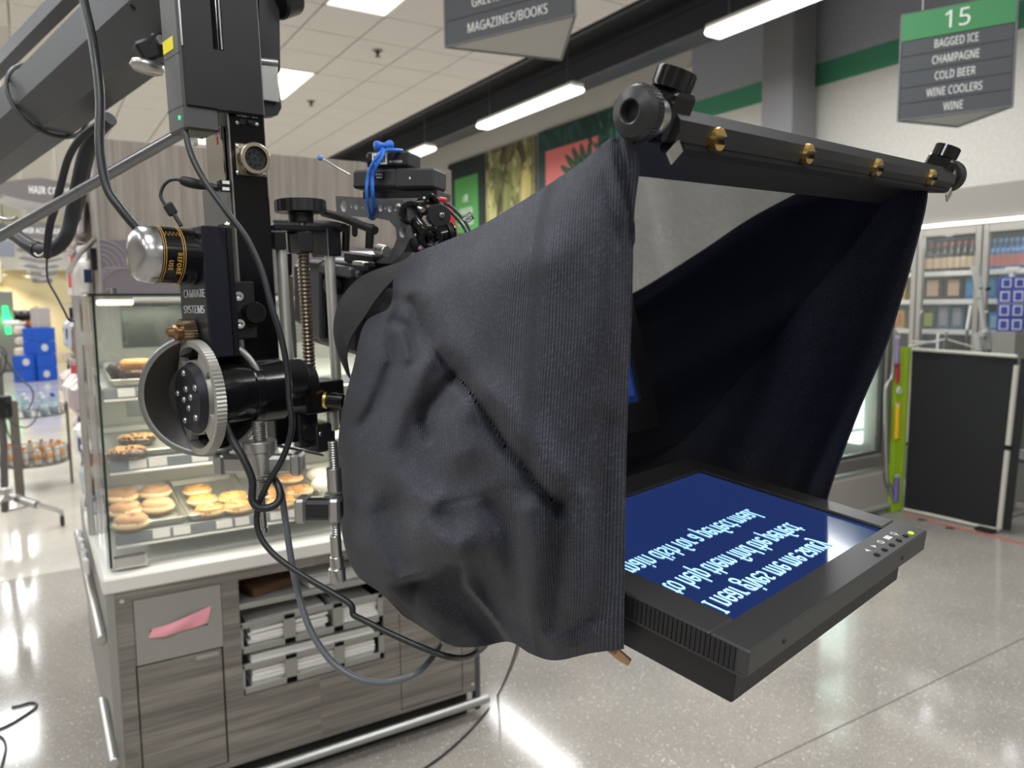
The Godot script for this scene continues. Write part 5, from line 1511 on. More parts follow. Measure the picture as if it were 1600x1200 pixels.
func caster_stand() -> void:
	var d := 5.45
	var b := at(5, 782, d)
	var base := Vector3(b.x, 0, b.z)
	var t := thing("rolling_stand", "steel rolling stand with caster leg at the left edge", "rolling stand", base)
	part(t, "post", W(t).tube(PackedVector3Array([at(8, 800, d), at(6, 700, d), at(-3, 560, d)]), 0.025, 10), mat("stand_grey", srgb(110, 108, 106), 0.35, 0.7))
	var hub := at(8, 772, d)
	part(t, "hub", W(t).cyl(hub - Vector3(0, 0.05, 0), hub + Vector3(0, 0.05, 0), 0.045, 12, 0.008), M.dull)
	var tip := on_y(98, 822, 0.0)
	var p1 := at(55, 788, d)
	part(t, "leg", W(t).tube(PackedVector3Array([hub, p1]), [0.024, 0.02], 10), M.dull)
	part(t, "leg_sleeve", W(t).tube(PackedVector3Array([hub.lerp(p1, 0.35), p1.lerp(tip + Vector3(0, 0.12, 0), 0.1)]), 0.028, 10), mat("stand_grey", srgb(110, 108, 106), 0.35, 0.7))
	part(t, "leg", W(t).tube(PackedVector3Array([p1, tip + Vector3(0, 0.11, 0)]), [0.018, 0.015], 10), M.steel)
	part(t, "brace", W(t).tube(PackedVector3Array([at(8, 800, d), p1]), 0.010, 8), M.dull)
	var dir := (tip - base)
	dir.y = 0
	dir = dir.normalized()
	var casters := [tip]
	for a in [2.1, 4.2]:
		var v := dir.rotated(Vector3.UP, a)
		var e := base + v * 0.62
		part(t, "leg", W(t).tube(PackedVector3Array([hub, e + Vector3(0, 0.11, 0)]), [0.024, 0.015], 10), M.dull)
		casters.append(e)
	for e in casters:
		part(t, "caster_fork", W(t).box(e + Vector3(0, 0.085, 0), Vector3(0.03, 0.06, 0.035), 0.006), M.dull)
		var w := part(t, "caster_wheel", W(t).cyl(e + Vector3(-0.013, 0.045, 0), e + Vector3(0.013, 0.045, 0), 0.045, 18, 0.008), M.rubber)
		part(w, "hubcap", W(t).cyl(e + Vector3(-0.017, 0.045, 0), e + Vector3(0.017, 0.045, 0), 0.018, 12, 0.003), M.dull)
	var bt := thing("battery_block", "black battery block clamped on the rolling stand post", "battery", at(6, 652, d))
	part(bt, "case", W(bt).box(at(6, 635, d - 0.03), Vector3(0.10, 0.16, 0.08), 0.01), M.black)
	part(bt, "plug", W(bt).cyl(at(10, 628, d - 0.06), at(14, 626, d - 0.12), 0.012, 10), M.rubber)
	for q in [["thin dark cable looping over the water bottles from the stand", [[2, 548, 5.4], [12, 566, 5.4], [30, 590, 5.4], [48, 606, 5.4], [52, 622, 5.45], [44, 640, 5.5]]], ["thin dark cable sagging below the black battery block", [[10, 640, 5.35], [18, 660, 5.4], [40, 668, 5.4], [56, 655, 5.45], [58, 640, 5.5]]], ["thin dark cable running down to the cart basket post", [[8, 660, 5.4], [14, 680, 5.45], [24, 695, 5.5], [32, 702, 6.4]]], ["thin dark cable arched high at the left edge by the gate", [[-5, 540, 5.4], [6, 545, 5.4], [10, 558, 5.4], [5, 582, 5.4], [-4, 588, 5.4]]]]:
		var cu := px_curve(q[1], 6)
		solo("stand_cable", MB.new().tube(cu, 0.005, 6), M.cable, q[0], "cable", "", cu[0])
	# cables lying on the floor
	var fa: Array = []
	for q in [[-10, 1142], [4, 1137], [22, 1128], [44, 1114], [56, 1105], [56, 1099], [46, 1098], [32, 1102], [18, 1105]]: fa.append(on_y(q[0], q[1], 0.005))
	solo("floor_cable", MB.new().tube(curve(fa, 6), 0.0045, 7), M.cable, "thin black cable hooked back on itself on the grey floor", "cable", "", on_y(18, 1105, 0))
	fa = []
	for q in [[-10, 1146], [3, 1152], [9, 1164], [7, 1180], [0, 1205]]: fa.append(on_y(q[0], q[1], 0.005))
	solo("floor_cable", MB.new().tube(curve(fa, 6), 0.0045, 7), M.cable, "short curved black cable end at the lower left floor edge", "cable", "", on_y(9, 1164, 0))

# ---------------------------------------------------------------- the crane arm
func octagon(a: Vector3, b: Vector3, r: float, turn: float, squash := 1.0) -> MB:
	var m := MB.new()
	var ax := (b - a).normalized()
	var x := ax.cross(Vector3.UP).normalized()
	var y := x.cross(ax)
	var ring: Array = []
	for k in 8:
		var t := turn + TAU * k / 8
		ring.append(x * cos(t) * r * squash + y * sin(t) * r)
	for k in 8:
		var p: Vector3 = ring[k]
		var q: Vector3 = ring[(k + 1) % 8]
		m.quad(a + p, a + q, b + q, b + p, p + q)
		m.flat3(a, a + p, a + q, -ax)
		m.flat3(b, b + p, b + q, ax)
	return m

func crane() -> void:
	var n0 := at(232, 26, 1.22)
	var n1 := at(0, 222, 1.80)
	var dv := n1 - n0
	var t := thing("crane_arm", "thick octagonal grey crane arm rising from the left to the camera head", "crane arm", n0 + dv * 3.2)
	var grey := grainy("crane_grey", srgb(78, 81, 86), 0.5, 0.25, 0.10, 8.0)
	var far_end := n0 + dv * 3.2
	var m := octagon(n0 - dv * 0.25, far_end, 0.075, PI / 8)
	for i in m.v.size(): m.v[i] -= t.position
	part(t, "beam", m, grey)
	# collar and end flange behind the head
	m = octagon(n0 - dv * 0.30, n0 - dv * 0.22, 0.086, PI / 8)
	for i in m.v.size(): m.v[i] -= t.position
	part(t, "end_flange", m, M.satin)
	# wire hugging the beam
	var w := PackedVector3Array()
	var adir := dv.normalized()
	var side := adir.cross(Vector3.UP).normalized()
	var upd := side.cross(adir)
	var wc := n0.lerp(n1, 0.58)
	for k in 33:
		var an := TAU * k / 32
		var off := side * cos(an) + upd * sin(an)
		w.append(wc + off * 0.0775 + adir * (0.03 * sin(an + 0.6)))
	solo("wire_loop", MB.new().tube(w, 0.0042, 8, false), mat("wire_grey_jacket", srgb(70, 72, 75), 0.45), "thin grey wire bent round the octagonal crane arm", "cable", "", wc)
	# steel levelling foot under the arm
	var fp := at(229, 104, 1.12)
	var lf := thing("levelling_foot", "round steel foot hanging under the crane arm beside the control box", "foot", fp)
	part(lf, "disc", MB.new().lathe(Vector3(0, -0.008, 0), Vector3(0.15, 1, 0.05), [[0.0, 0.0], [0.02, 0.001], [0.024, 0.006], [0.022, 0.013], [0.0, 0.014]], 26, true), M.dull)
	part(lf, "stem", MB.new().cyl(Vector3(0, 0.002, 0), Vector3(0.015, 0.045, 0.005), 0.007, 10), M.black)
	part(lf, "bracket", MB.new().box(Vector3(0.02, 0.03, 0.0), Vector3(0.07, 0.03, 0.04), 0.004, Basis(Vector3.BACK, 0.5)), M.satin)
	part(lf, "bolt_head", MB.new().cyl(Vector3(0.016, 0.030, 0.03), Vector3(0.016, 0.032, 0.036), 0.006, 8), M.steel)
	# small black tie at the top of the arm
	var u := thing("arm_clip", "small black clip on top of the arm beside the control box", "clip", at(222, 4, 1.12))
	part(u, "body", W(u).box(at(215, 8, 1.12), Vector3(0.025, 0.012, 0.02), 0.003, Basis(Vector3.BACK, 0.5)), M.black)
	part(u, "strap", W(u).tube(px_curve([[196, 8, 1.12], [215, -2, 1.12], [236, 4, 1.12], [248, 0, 1.12]], 5), 0.004, 8), M.cable)
	# the parallel rail above
	var r0 := at(150, -52, 1.42)
	var r1 := at(-2, 104, 1.90)
	var rv := r1 - r0
	var rl := thing("parallel_rail", "dark square rail running parallel above the octagonal crane arm", "rail", r1 + rv * 2.0)
	var ax := rv.normalized()
	var sx := ax.cross(Vector3.UP).normalized()
	var c := (r0 - rv * 0.6 + r1 + rv * 2.0) * 0.5
	part(rl, "beam", W(rl).box(c, Vector3(0.030, 0.036, rv.length() * 3.6), 0.002, Basis(sx, sx.cross(-ax).normalized() * -1.0, -ax).orthonormalized()), mat("rail_dark", srgb(58, 61, 68), 0.45, 0.3))
	part(rl, "end_cap", W(rl).box(r0 - rv * 0.6, Vector3(0.034, 0.040, 0.02), 0.002, Basis(sx, sx.cross(-ax).normalized() * -1.0, -ax).orthonormalized()), M.black)
	# silver stabiliser rod
	var q0 := at(292, 203, 1.28)
	var q1 := at(-8, 374, 1.42)
	var qv := q1 - q0
	var sr := thing("stabiliser_rod", "slanted silver grey rod from the head down to the left edge", "rod", q1 + qv * 1.2)
	part(sr, "tube", W(sr).tube(PackedVector3Array([q0, q1, q1 + qv * 1.2]), 0.0095, 16), mat("rod_grey", srgb(128, 130, 133), 0.3, 0.85))
	part(sr, "end_plug", W(sr).tube(PackedVector3Array([q0 - qv.normalized() * 0.03, q0]), 0.011, 14), M.black)

# ---------------------------------------------------------------- the remote head
var HT := Transform3D()
func lp(px: float, py: float, axis: int, val: float) -> Vector3:      # where a line of sight meets a plane of the head's own axes
	var inv := HT.affine_inverse()
	var o := inv * EYE
	var r := inv.basis * ray(px, py)
	return o + r * ((val - o[axis]) / r[axis])

func face(root: Node3D, called: String, px0: float, py0: float, px1: float, py1: float, z: float, depth: float, m: Material, bev := 0.002, label := "") -> MeshInstance3D:
	# a block whose front lies at z, between two opposite corners as sighted
	var a := lp(px0, py0, 2, z)
	var b := lp(px1, py1, 2, z)
	return part(root, called, MB.new().lohi(Vector3(minf(a.x, b.x), minf(a.y, b.y), z - depth), Vector3(maxf(a.x, b.x), maxf(a.y, b.y), z), bev), m, label)

func head() -> void:
	var hx := Vector3(0.9803, 0, -0.197)
	var hz := Vector3(0.197, 0, 0.9803)
	var bs := Basis(hz, 0.022) * Basis(hx, Vector3.UP, hz)
	HT = Transform3D(bs.orthonormalized(), at(364, 300, 1.0))
	var t := thing("remote_head", "black remote camera head with square column, motor and toothed gear wheel", "remote head", HT.origin, HT.basis)
	# column: front at z 0
	var a := lp(354, 168, 2, 0.0)
	var b := lp(437, 600, 2, 0.0)
	var cx0 := lp(364, 300, 2, 0.0).x
	var cx1 := lp(421, 300, 2, 0.0).x
	var yb := lp(410, 612, 2, 0.0).y
	part(t, "column", MB.new().lohi(Vector3(cx0, yb, -0.058), Vector3(cx1, 0.30, 0.0), 0.0022), M.gloss)
	# sleeve over the column with a slit, box below it
	var s0 := lp(292, 165, 2, 0.012)
	var s1 := lp(414, 171, 2, 0.012)
	var sl0 := lp(333, 40, 2, 0.012).x
	var sl1 := lp(345, 40, 2, 0.012).x
	var sly := lp(340, 77, 2, 0.012).y
	var dp := 0.052
	var sm := MB.new()
	sm.lohi(Vector3(s0.x, s0.y, 0.012 - dp), Vector3(sl0, 0.30, 0.012), 0.002).lohi(Vector3(sl1, s0.y, 0.0005), Vector3(s1.x, 0.30, 0.012), 0.002).lohi(Vector3(sl0 - 0.003, s0.y, 0.0008), Vector3(sl1 + 0.003, sly, 0.012), 0.001)
	part(t, "sleeve", sm, mat("sleeve_black", srgb(26, 26, 27), 0.42))
	part(t, "slit_edge", MB.new().lohi(Vector3(sl1 - 0.002, sly, 0.010), Vector3(sl1, 0.30, 0.0135), 0.0005), M.steel)
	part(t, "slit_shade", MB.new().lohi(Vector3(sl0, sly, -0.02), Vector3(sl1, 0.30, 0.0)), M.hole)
	part(t, "corner_strip", MB.new().lohi(Vector3(s0.x - 0.0008, lp(285, 71, 2, 0.012).y, 0.0105), Vector3(s0.x + 0.001, 0.30, 0.0128), 0.0004), M.steel)
	var box := part(t, "control_box", MB.new().lohi(Vector3(s0.x - 0.003, lp(292, 200, 2, 0.013).y, -0.045), Vector3(lp(346, 190, 2, 0.013).x, 0.30, 0.009), 0.003), grainy("box_grey", srgb(82, 82, 82), 0.5, 0.1, 0.06, 20.0))
	part(box, "sticker", MB.new().lohi(Vector3(s0.x - 0.0036, lp(266, 83, 0, s0.x).y, lp(255, 72, 0, s0.x - 0.003).z), Vector3(s0.x - 0.003, lp(266, 62, 0, s0.x).y, lp(271, 72, 0, s0.x - 0.003).z)), M.yellow, "yellow square sticker")
	part(box, "status_light", MB.new().lathe(lp(281, 184, 0, s0.x - 0.0032), Vector3.LEFT, [[0.0026, 0.0], [0.0022, 0.0012], [0.0, 0.0016]], 12, true), glow("led_green", Color(0.1, 0.95, 0.45), 1.6))
	part(box, "seam", MB.new().lohi(Vector3(s0.x - 0.0034, lp(283, 82, 0, s0.x).y, -0.045), Vector3(s0.x - 0.0029, lp(283, 82, 0, s0.x).y + 0.001, 0.008)), M.black)
	part(box, "seam", MB.new().lohi(Vector3(s0.x - 0.0034, lp(283, 168, 0, s0.x).y, -0.045), Vector3(s0.x - 0.0029, lp(283, 168, 0, s0.x).y + 0.001, 0.008)), M.black)
	# polished bracket under the box, with a red mark
	var rb := part(t, "polished_bracket", MB.new().lohi(Vector3(cx0 - 0.004, lp(330, 300, 0, cx0).y, -0.066), Vector3(cx0 - 0.0005, lp(330, 205, 0, cx0).y, -0.012), 0.001), M.chrome)
	part(rb, "red_mark", MB.new().lohi(Vector3(cx0 - 0.0046, lp(334, 216, 0, cx0).y, -0.034), Vector3(cx0 - 0.004, lp(334, 206, 0, cx0).y, -0.018)).lohi(Vector3(cx0 - 0.0046, lp(334, 231, 0, cx0).y, -0.030), Vector3(cx0 - 0.004, lp(334, 218, 0, cx0).y, -0.026)), M.red)
	part(t, "white_knob", MB.new().cyl(lp(305, 219, 2, 0.0) - Vector3(0, 0, 0.01), lp(312, 219, 2, 0.0) - Vector3(0, 0, 0.01), 0.006, 10, 0.001), M.white)
	# switch and connector on the column face
	var sw := part(t, "switch_plate", MB.new().box(lp(388, 190, 2, 0.0) + Vector3(0, 0, 0.0005), Vector3(0.024, 0.009, 0.001), 0.0004), M.black)
	part(sw, "switch_lever", MB.new().box(lp(388, 191, 2, 0.0) + Vector3(0, 0, 0.003), Vector3(0.007, 0.005, 0.005), 0.001), M.satin)
	for q in [[371, 191], [401, 194]]: part(t, "screw", MB.new().lathe(lp(q[0], q[1], 2, 0.0), Vector3.BACK, [[0.0032, 0.0], [0.0028, 0.0012], [0.0, 0.0017]], 12, true), M.steel)
	text(t, "lettering", "CAM/PWR", 0.0062, Transform3D(Basis(), lp(386, 181, 2, 0.0) + Vector3(0, 0, 0.0006)), M.ink, 0.0003, "Droid Sans", true)
	var pc := lp(392, 250, 2, 0.0)
	var p0 := lp(366, 223, 2, 0.0)
	var p1 := lp(416, 277, 2, 0.0)
	var pl := part(t, "connector_plate", MB.new().lohi(Vector3(p0.x, p1.y, 0.0), Vector3(p1.x, p0.y, 0.003), 0.001), mat("nickel", srgb(190, 180, 160), 0.32, 1.0))
	part(pl, "socket_ring", MB.new().ring(pc + Vector3(0, 0, 0.003), Vector3.BACK, 0.0155, 0.0205, 0.013, 28, 0.0, 0.001), mat("nickel", srgb(190, 180, 160), 0.32, 1.0))
	part(pl, "socket_core", MB.new().cyl(pc + Vector3(0, 0, 0.003), pc + Vector3(0, 0, 0.012), 0.0155, 24, 0.001), M.rubber)
	for k in 9:
		var g := TAU * k / 8
		var rr := 0.0 if k == 8 else 0.009
		part(pl, "contact", MB.new().ring(pc + Vector3(cos(g) * rr, sin(g) * rr, 0.012), Vector3.BACK, 0.0012, 0.0021, 0.001, 10), M.satin)
	for q in [[371, 228], [410, 231], [372, 270], [411, 272]]: part(pl, "screw", MB.new().lathe(lp(q[0], q[1], 2, 0.003), Vector3.BACK, [[0.0032, 0.0], [0.0028, 0.0014], [0.0, 0.0018]], 12, true), M.steel)
	# fork and knob on the right behind the sleeve
	var fk := PackedVector2Array()
	for q in [[405, -40], [436, -40], [438, 110], [430, 122], [436, 135], [440, 168], [434, 180], [415, 182], [405, 172]]:
		var p := lp(q[0], q[1], 2, -0.05)
		fk.append(Vector2(p.x, p.y))
	part(t, "fork", MB.new().slab(fk, 0.02, Transform3D(Basis(), Vector3(0, 0, -0.07))), M.satin)
	part(t, "fork_pin", MB.new().cyl(lp(406, 96, 2, -0.045), lp(432, 99, 2, -0.045), 0.0055, 12), M.dull)
	part(t, "fork_pad", MB.new().box(lp(421, 130, 2, -0.046), Vector3(0.025, 0.05, 0.006), 0.001), M.dull)
	part(t, "top_knob", MB.new().cyl(lp(432, 6, 2, -0.05), lp(458, -2, 2, -0.06), 0.022, 26, 0.003), M.black)
	# motor housing and motor
	var mz := 0.040
	var m0 := lp(314, 352, 2, mz)
	var m1 := lp(366, 557, 2, mz)
	var mh := part(t, "motor_housing", MB.new().lohi(Vector3(m0.x, m1.y, mz - 0.086), Vector3(lp(356, 400, 2, mz).x, m0.y, mz), 0.0018), M.ano)
	part(t, "housing_plate", MB.new().lohi(Vector3(lp(357, 400, 2, mz).x, m1.y, mz - 0.05), Vector3(lp(367, 400, 2, mz).x, m0.y - 0.001, mz - 0.003), 0.001), M.black)
	var lx := m0.x - 0.0006
	for q in [["CAMRATE", 459], ["SYSTEMS", 484]]:
		var c := lp(303, q[1], 0, lx)
		var o := text(mh, "engraving", q[0], 0.013, Transform3D(), mat("engraved", srgb(205, 206, 214), 0.6), 0.0008, "Droid Sans", false)
		var wd: float = (o.mesh as TextMesh).get_aabb().size.x
		o.transform = Transform3D(Basis(Vector3.BACK * (0.066 / wd), Vector3.UP, Vector3.LEFT), c)
	part(t, "side_reflection", MB.new().lohi(Vector3(cx0 - 0.0016, lp(340, 352, 0, cx0).y, lp(319, 320, 0, cx0).z), Vector3(cx0 - 0.0002, lp(340, 292, 0, cx0).y, -0.004), 0.0004), mat("reflection_grey", srgb(112, 110, 107), 0.4, 0.2))  # added grey sheet: the reflection in the column side, put into its colour
	var mc := lp(300, 402, 0, m0.x)
	var me := mc + Vector3(-0.072, 0.004, 0)
	var can := part(t, "motor_can", MB.new().lathe(mc + Vector3(0.001, 0, 0), me - mc, [[0.0, 0.0], [0.035, 0.0], [0.035, 0.048], [0.0, 0.048]], 40), M.gloss)
	part(can, "end_cap", MB.new().lathe(mc, me - mc, [[0.0348, 0.047], [0.0345, 0.052], [0.0325, 0.064], [0.026, 0.070], [0.012, 0.0715], [0.0, 0.0715]], 40, true), mat("turned_alloy", srgb(186, 186, 188), 0.25, 1.0))
	for h in [0.020, 0.0225, 0.0425, 0.045]:
		part(can, "gold_band", MB.new().ring(mc, me - mc, 0.0348, 0.03525, h + 0.0007, 40), M.gold_ink) if false else part(can, "gold_band", MB.new().ring(mc + (me - mc).normalized() * h, me - mc, 0.0345, 0.03525, 0.0008, 40), M.gold_ink)
	# print round the can
	var ca := (me - mc).normalized()
	var out_ := (HT.basis.inverse() * (EYE - HT * ((mc + me) * 0.5))).normalized()
	out_ = (out_ - ca * out_.dot(ca)).normalized()
	var upw := out_.cross(ca).normalized()
	for q in [["BEFORE", 0.028, 0.012], ["USE", 0.0375, 0.016]]:
		var up2 := (out_ * cos(q[2] * 20.0) + upw * sin(q[2] * 20.0)).normalized()
		var pos: Vector3 = mc + ca * q[1] + up2 * 0.0353
		text(can, "lettering", q[0], 0.0075, Transform3D(Basis((-ca).cross(up2).normalized(), -ca, up2).orthonormalized(), pos), M.gold_ink, 0.0003, "Droid Sans", true)
	var zig := PackedVector3Array()
	for k in 9:
		var an := -0.35 + 0.0
		var h := 0.024 + k * 0.0022
		var dn := (out_ * cos(0.75 + 0.2 * (k % 2)) - upw * sin(0.75 + 0.2 * (k % 2))).normalized()
		zig.append(mc + ca * h + dn * 0.0352)
	part(can, "gold_line", MB.new().tube(zig, 0.0004, 4), M.gold_ink)
	# pinion
	var pg := lp(305, 517, 0, m0.x)
	var pin := part(t, "pinion", MB.new().cyl(pg + Vector3(-0.003, 0, 0), pg + Vector3(-0.019, 0, 0), 0.0150, 56, 0.0, -1.0, 0.07), mat("bronze_steel", srgb(148, 128, 106), 0.35, 1.0))
	part(pin, "collar", MB.new().cyl(pg + Vector3(-0.018, 0, 0), pg + Vector3(-0.026, 0, 0), 0.0105, 24, 0.001), M.bronze)
	part(pin, "shaft_end", MB.new().lathe(pg + Vector3(-0.026, 0, 0), Vector3.LEFT, [[0.0095, 0.0], [0.007, 0.002], [0.0055, 0.009], [0.0, 0.011]], 20), M.bronze)
	# tilt axle: drum, gear wheel with slots, hub
	var gx := m0.x - 0.010
	var gc := lp(310, 621, 0, gx)
	gc.x = gx
	# large dished guard behind the gear
	var dish := part(t, "guard_dish", MB.new().lathe(lp(329, 620, 2, gc.z + 0.01) + Vector3(0.005, 0, -0.03), (Vector3(-0.62, 0.0, 0.78)).normalized(), [[0.0, -0.02], [0.05, -0.016], [0.0745, 0.004], [0.0775, 0.007], [0.0775, 0.010], [0.0735, 0.0105], [0.048, -0.008], [0.0, -0.011]], 48, false), mat("dish_dark", srgb(44, 40, 37), 0.4, 0.4))
	part(dish, "rim", MB.new().lathe(lp(329, 620, 2, gc.z + 0.01) + Vector3(0.005, 0, -0.03), (Vector3(-0.62, 0.0, 0.78)).normalized(), [[0.0725, 0.0105], [0.0765, 0.0125], [0.080, 0.0105], [0.080, 0.004], [0.0765, 0.003]], 56, true), mat("rim_alloy", srgb(150, 150, 150), 0.4, 0.9))
	var gm := mat("gear_alloy", srgb(186, 183, 177), 0.45, 0.75)
	var gear := MB.new()
	var R := 0.0715
	gear.ring(gc + Vector3(0.006, 0, 0), Vector3.LEFT, 0.0635, R, 0.012, 180, 0.018)
	gear.ring(gc + Vector3(0.005, 0, 0), Vector3.LEFT, 0.034, 0.0475, 0.010, 60)
	# webs between the slots
	for k in 4:
		var m2 := TAU * (k + 0.5) / 4 + 0.12
		var hw := deg_to_rad(15)
		var poly := PackedVector2Array()
		for j in 7:
			var an := m2 - hw + 2 * hw * j / 6.0
			poly.append(Vector2(cos(an), sin(an)) * 0.0625)
		for j in 7:
			var an := m2 + hw * 1.15 - 2.3 * hw * j / 6.0
			poly.append(Vector2(cos(an), sin(an)) * 0.046)
		gear.slab(poly, 0.010, Transform3D(Basis(Vector3.BACK, Vector3.UP, Vector3.LEFT), gc + Vector3(0.005, 0, 0)))
	part(t, "gear_wheel", gear, gm)
	var hub := part(t, "hub", MB.new().lathe(gc + Vector3(0.004, 0, 0), Vector3.LEFT, [[0.0, 0.0], [0.0455, 0.0], [0.0455, 0.010], [0.040, 0.018], [0.0, 0.018]], 44), M.ano)
	for q in [[0, 0.031, 5]]:
		for k in 5: part(hub, "screw", MB.new().lathe(gc + Vector3(-0.014, sin(TAU * k / 5 + 0.5) * 0.032, cos(TAU * k / 5 + 0.5) * 0.032), Vector3.LEFT, [[0.0042, 0.0], [0.0038, 0.0015], [0.002, 0.0015], [0.0, 0.0005]], 12), M.steel)
	for k in 4: part(hub, "screw", MB.new().lathe(gc + Vector3(-0.014, sin(TAU * k / 4 + 0.2) * 0.012, cos(TAU * k / 4 + 0.2) * 0.012), Vector3.LEFT, [[0.0042, 0.0], [0.0038, 0.0015], [0.002, 0.0015], [0.0, 0.0005]], 12), M.steel)
	part(t, "axle_drum", MB.new().lathe(gc + Vector3(0.008, 0, 0), Vector3.RIGHT, [[0.0, 0.0], [0.041, 0.0], [0.043, 0.002], [0.043, 0.098], [0.039, 0.102], [0.0, 0.102]], 40), M.gloss)
	var ring_ := MB.new()
	part(t, "drum_band", MB.new().ring(gc + Vector3(0.06, 0, 0), Vector3.RIGHT, 0.0425, 0.0455, 0.012, 40, 0.0, 0.001), M.gloss)
	part(t, "axle", MB.new().cyl(gc + Vector3(0.105, 0.012, -0.02), gc + Vector3(0.155, 0.012, -0.02), 0.024, 28, 0.002), M.satin)
	# clamp plate and knob on the column
	var kp := lp(382, 485, 2, 0.0)
	part(t, "clamp_plate", MB.new().box(kp + Vector3(-0.004, 0.0, 0.006), Vector3(0.030, 0.076, 0.012), 0.002), M.satin)
	part(t, "side_knob", MB.new().cyl(lp(393, 489, 2, 0.012), lp(393, 489, 2, 0.012) + Vector3(0, 0, 0.013), 0.0145, 30, 0.0015, -1.0, 0.02), M.black)
	for q in [[373, 463], [375, 506]]: part(t, "screw", MB.new().lathe(lp(q[0], q[1], 2, 0.012), Vector3(-0.3, 0, 1), [[0.0065, 0.0], [0.006, 0.002], [0.003, 0.002], [0.0, 0.001]], 14), M.steel)
	part(t, "screw", MB.new().lathe(lp(356, 351, 2, 0.012), Vector3(0, 1, 0.6), [[0.004, 0.0], [0.003, 0.003], [0.0, 0.004]], 12, true), M.chrome)
	part(t, "column_edge", MB.new().lohi(Vector3(cx0 - 0.0008, yb, -0.0012), Vector3(cx0 + 0.0012, 0.14, 0.0008), 0.0003), M.steel)
	# plug lead looping beside the column
	var pd := px_curve([[352, 294, 1.0], [335, 290, 0.99], [310, 290, 0.985], [285, 282, 0.98], [268, 281, 0.98], [256, 290, 0.98], [251, 306, 0.98], [258, 320, 0.98]], 6)
	var lead := thing("plug_lead", "short black lead with moulded plug curving beside the column", "cable", pd[0])
	part(lead, "jacket", W(lead).tube(pd, 0.0022, 8), M.cable)
	part(lead, "plug_body", W(lead).tube(px_curve([[282, 281, 0.98], [300, 286, 0.983], [325, 291, 0.99]], 5), [0.004, 0.0055, 0.0062, 0.0066, 0.0068, 0.0068, 0.0066, 0.0064, 0.006, 0.0055, 0.005], 12), M.rubber)
	part(lead, "plug_tip", W(lead).cyl(at(326, 291, 0.99), at(346, 295, 0.995), 0.005, 10), M.black)
	part(lead, "tail_clip", W(lead).box(at(266, 327, 0.98), Vector3(0.012, 0.016, 0.01), 0.002, Basis(Vector3.BACK, 0.5)), M.rubber)
	part(lead, "tail_pin", W(lead).cyl(at(272, 335, 0.98), at(283, 353, 0.98), 0.0028, 8), M.satin)
	part(t, "socket_block", MB.new().box(lp(351, 291, 2, 0.004), Vector3(0.016, 0.014, 0.01), 0.001), M.black)
	for q in [285, 295]: part(t, "white_mark", MB.new().box(lp(353, q, 2, 0.010), Vector3(0.009, 0.004, 0.001), 0.0), M.ink)

# ---------------------------------------------------------------- riser, camera and what is mounted on it
func thread(m: MB, a: Vector3, b: Vector3, r: float, pitch: float, segs := 16) -> MB:
	var n := int(a.distance_to(b) / pitch)
	var prof: Array = [[0.0, 0.0]]
	for k in n:
		prof.append([r * 0.80, k * pitch])
		prof.append([r, (k + 0.35) * pitch])
		prof.append([r, (k + 0.6) * pitch])
		prof.append([r * 0.84, (k + 0.95) * pitch])
	prof.append([0.0, n * pitch])
	return m.lathe(a, b - a, prof, segs)

func hf(root: Node3D, called: String, x0: float, y0: float, x1: float, y1: float, z: float, depth: float, m: Material, bev := 0.002) -> MeshInstance3D:
	var a := lp(x0, y0, 2, z)
	var b := lp(x1, y1, 2, z)
	return part(root, called, MB.new(root.transform.affine_inverse() * HT).lohi(Vector3(minf(a.x, b.x), minf(a.y, b.y), z - depth), Vector3(maxf(a.x, b.x), maxf(a.y, b.y), z), bev), m)

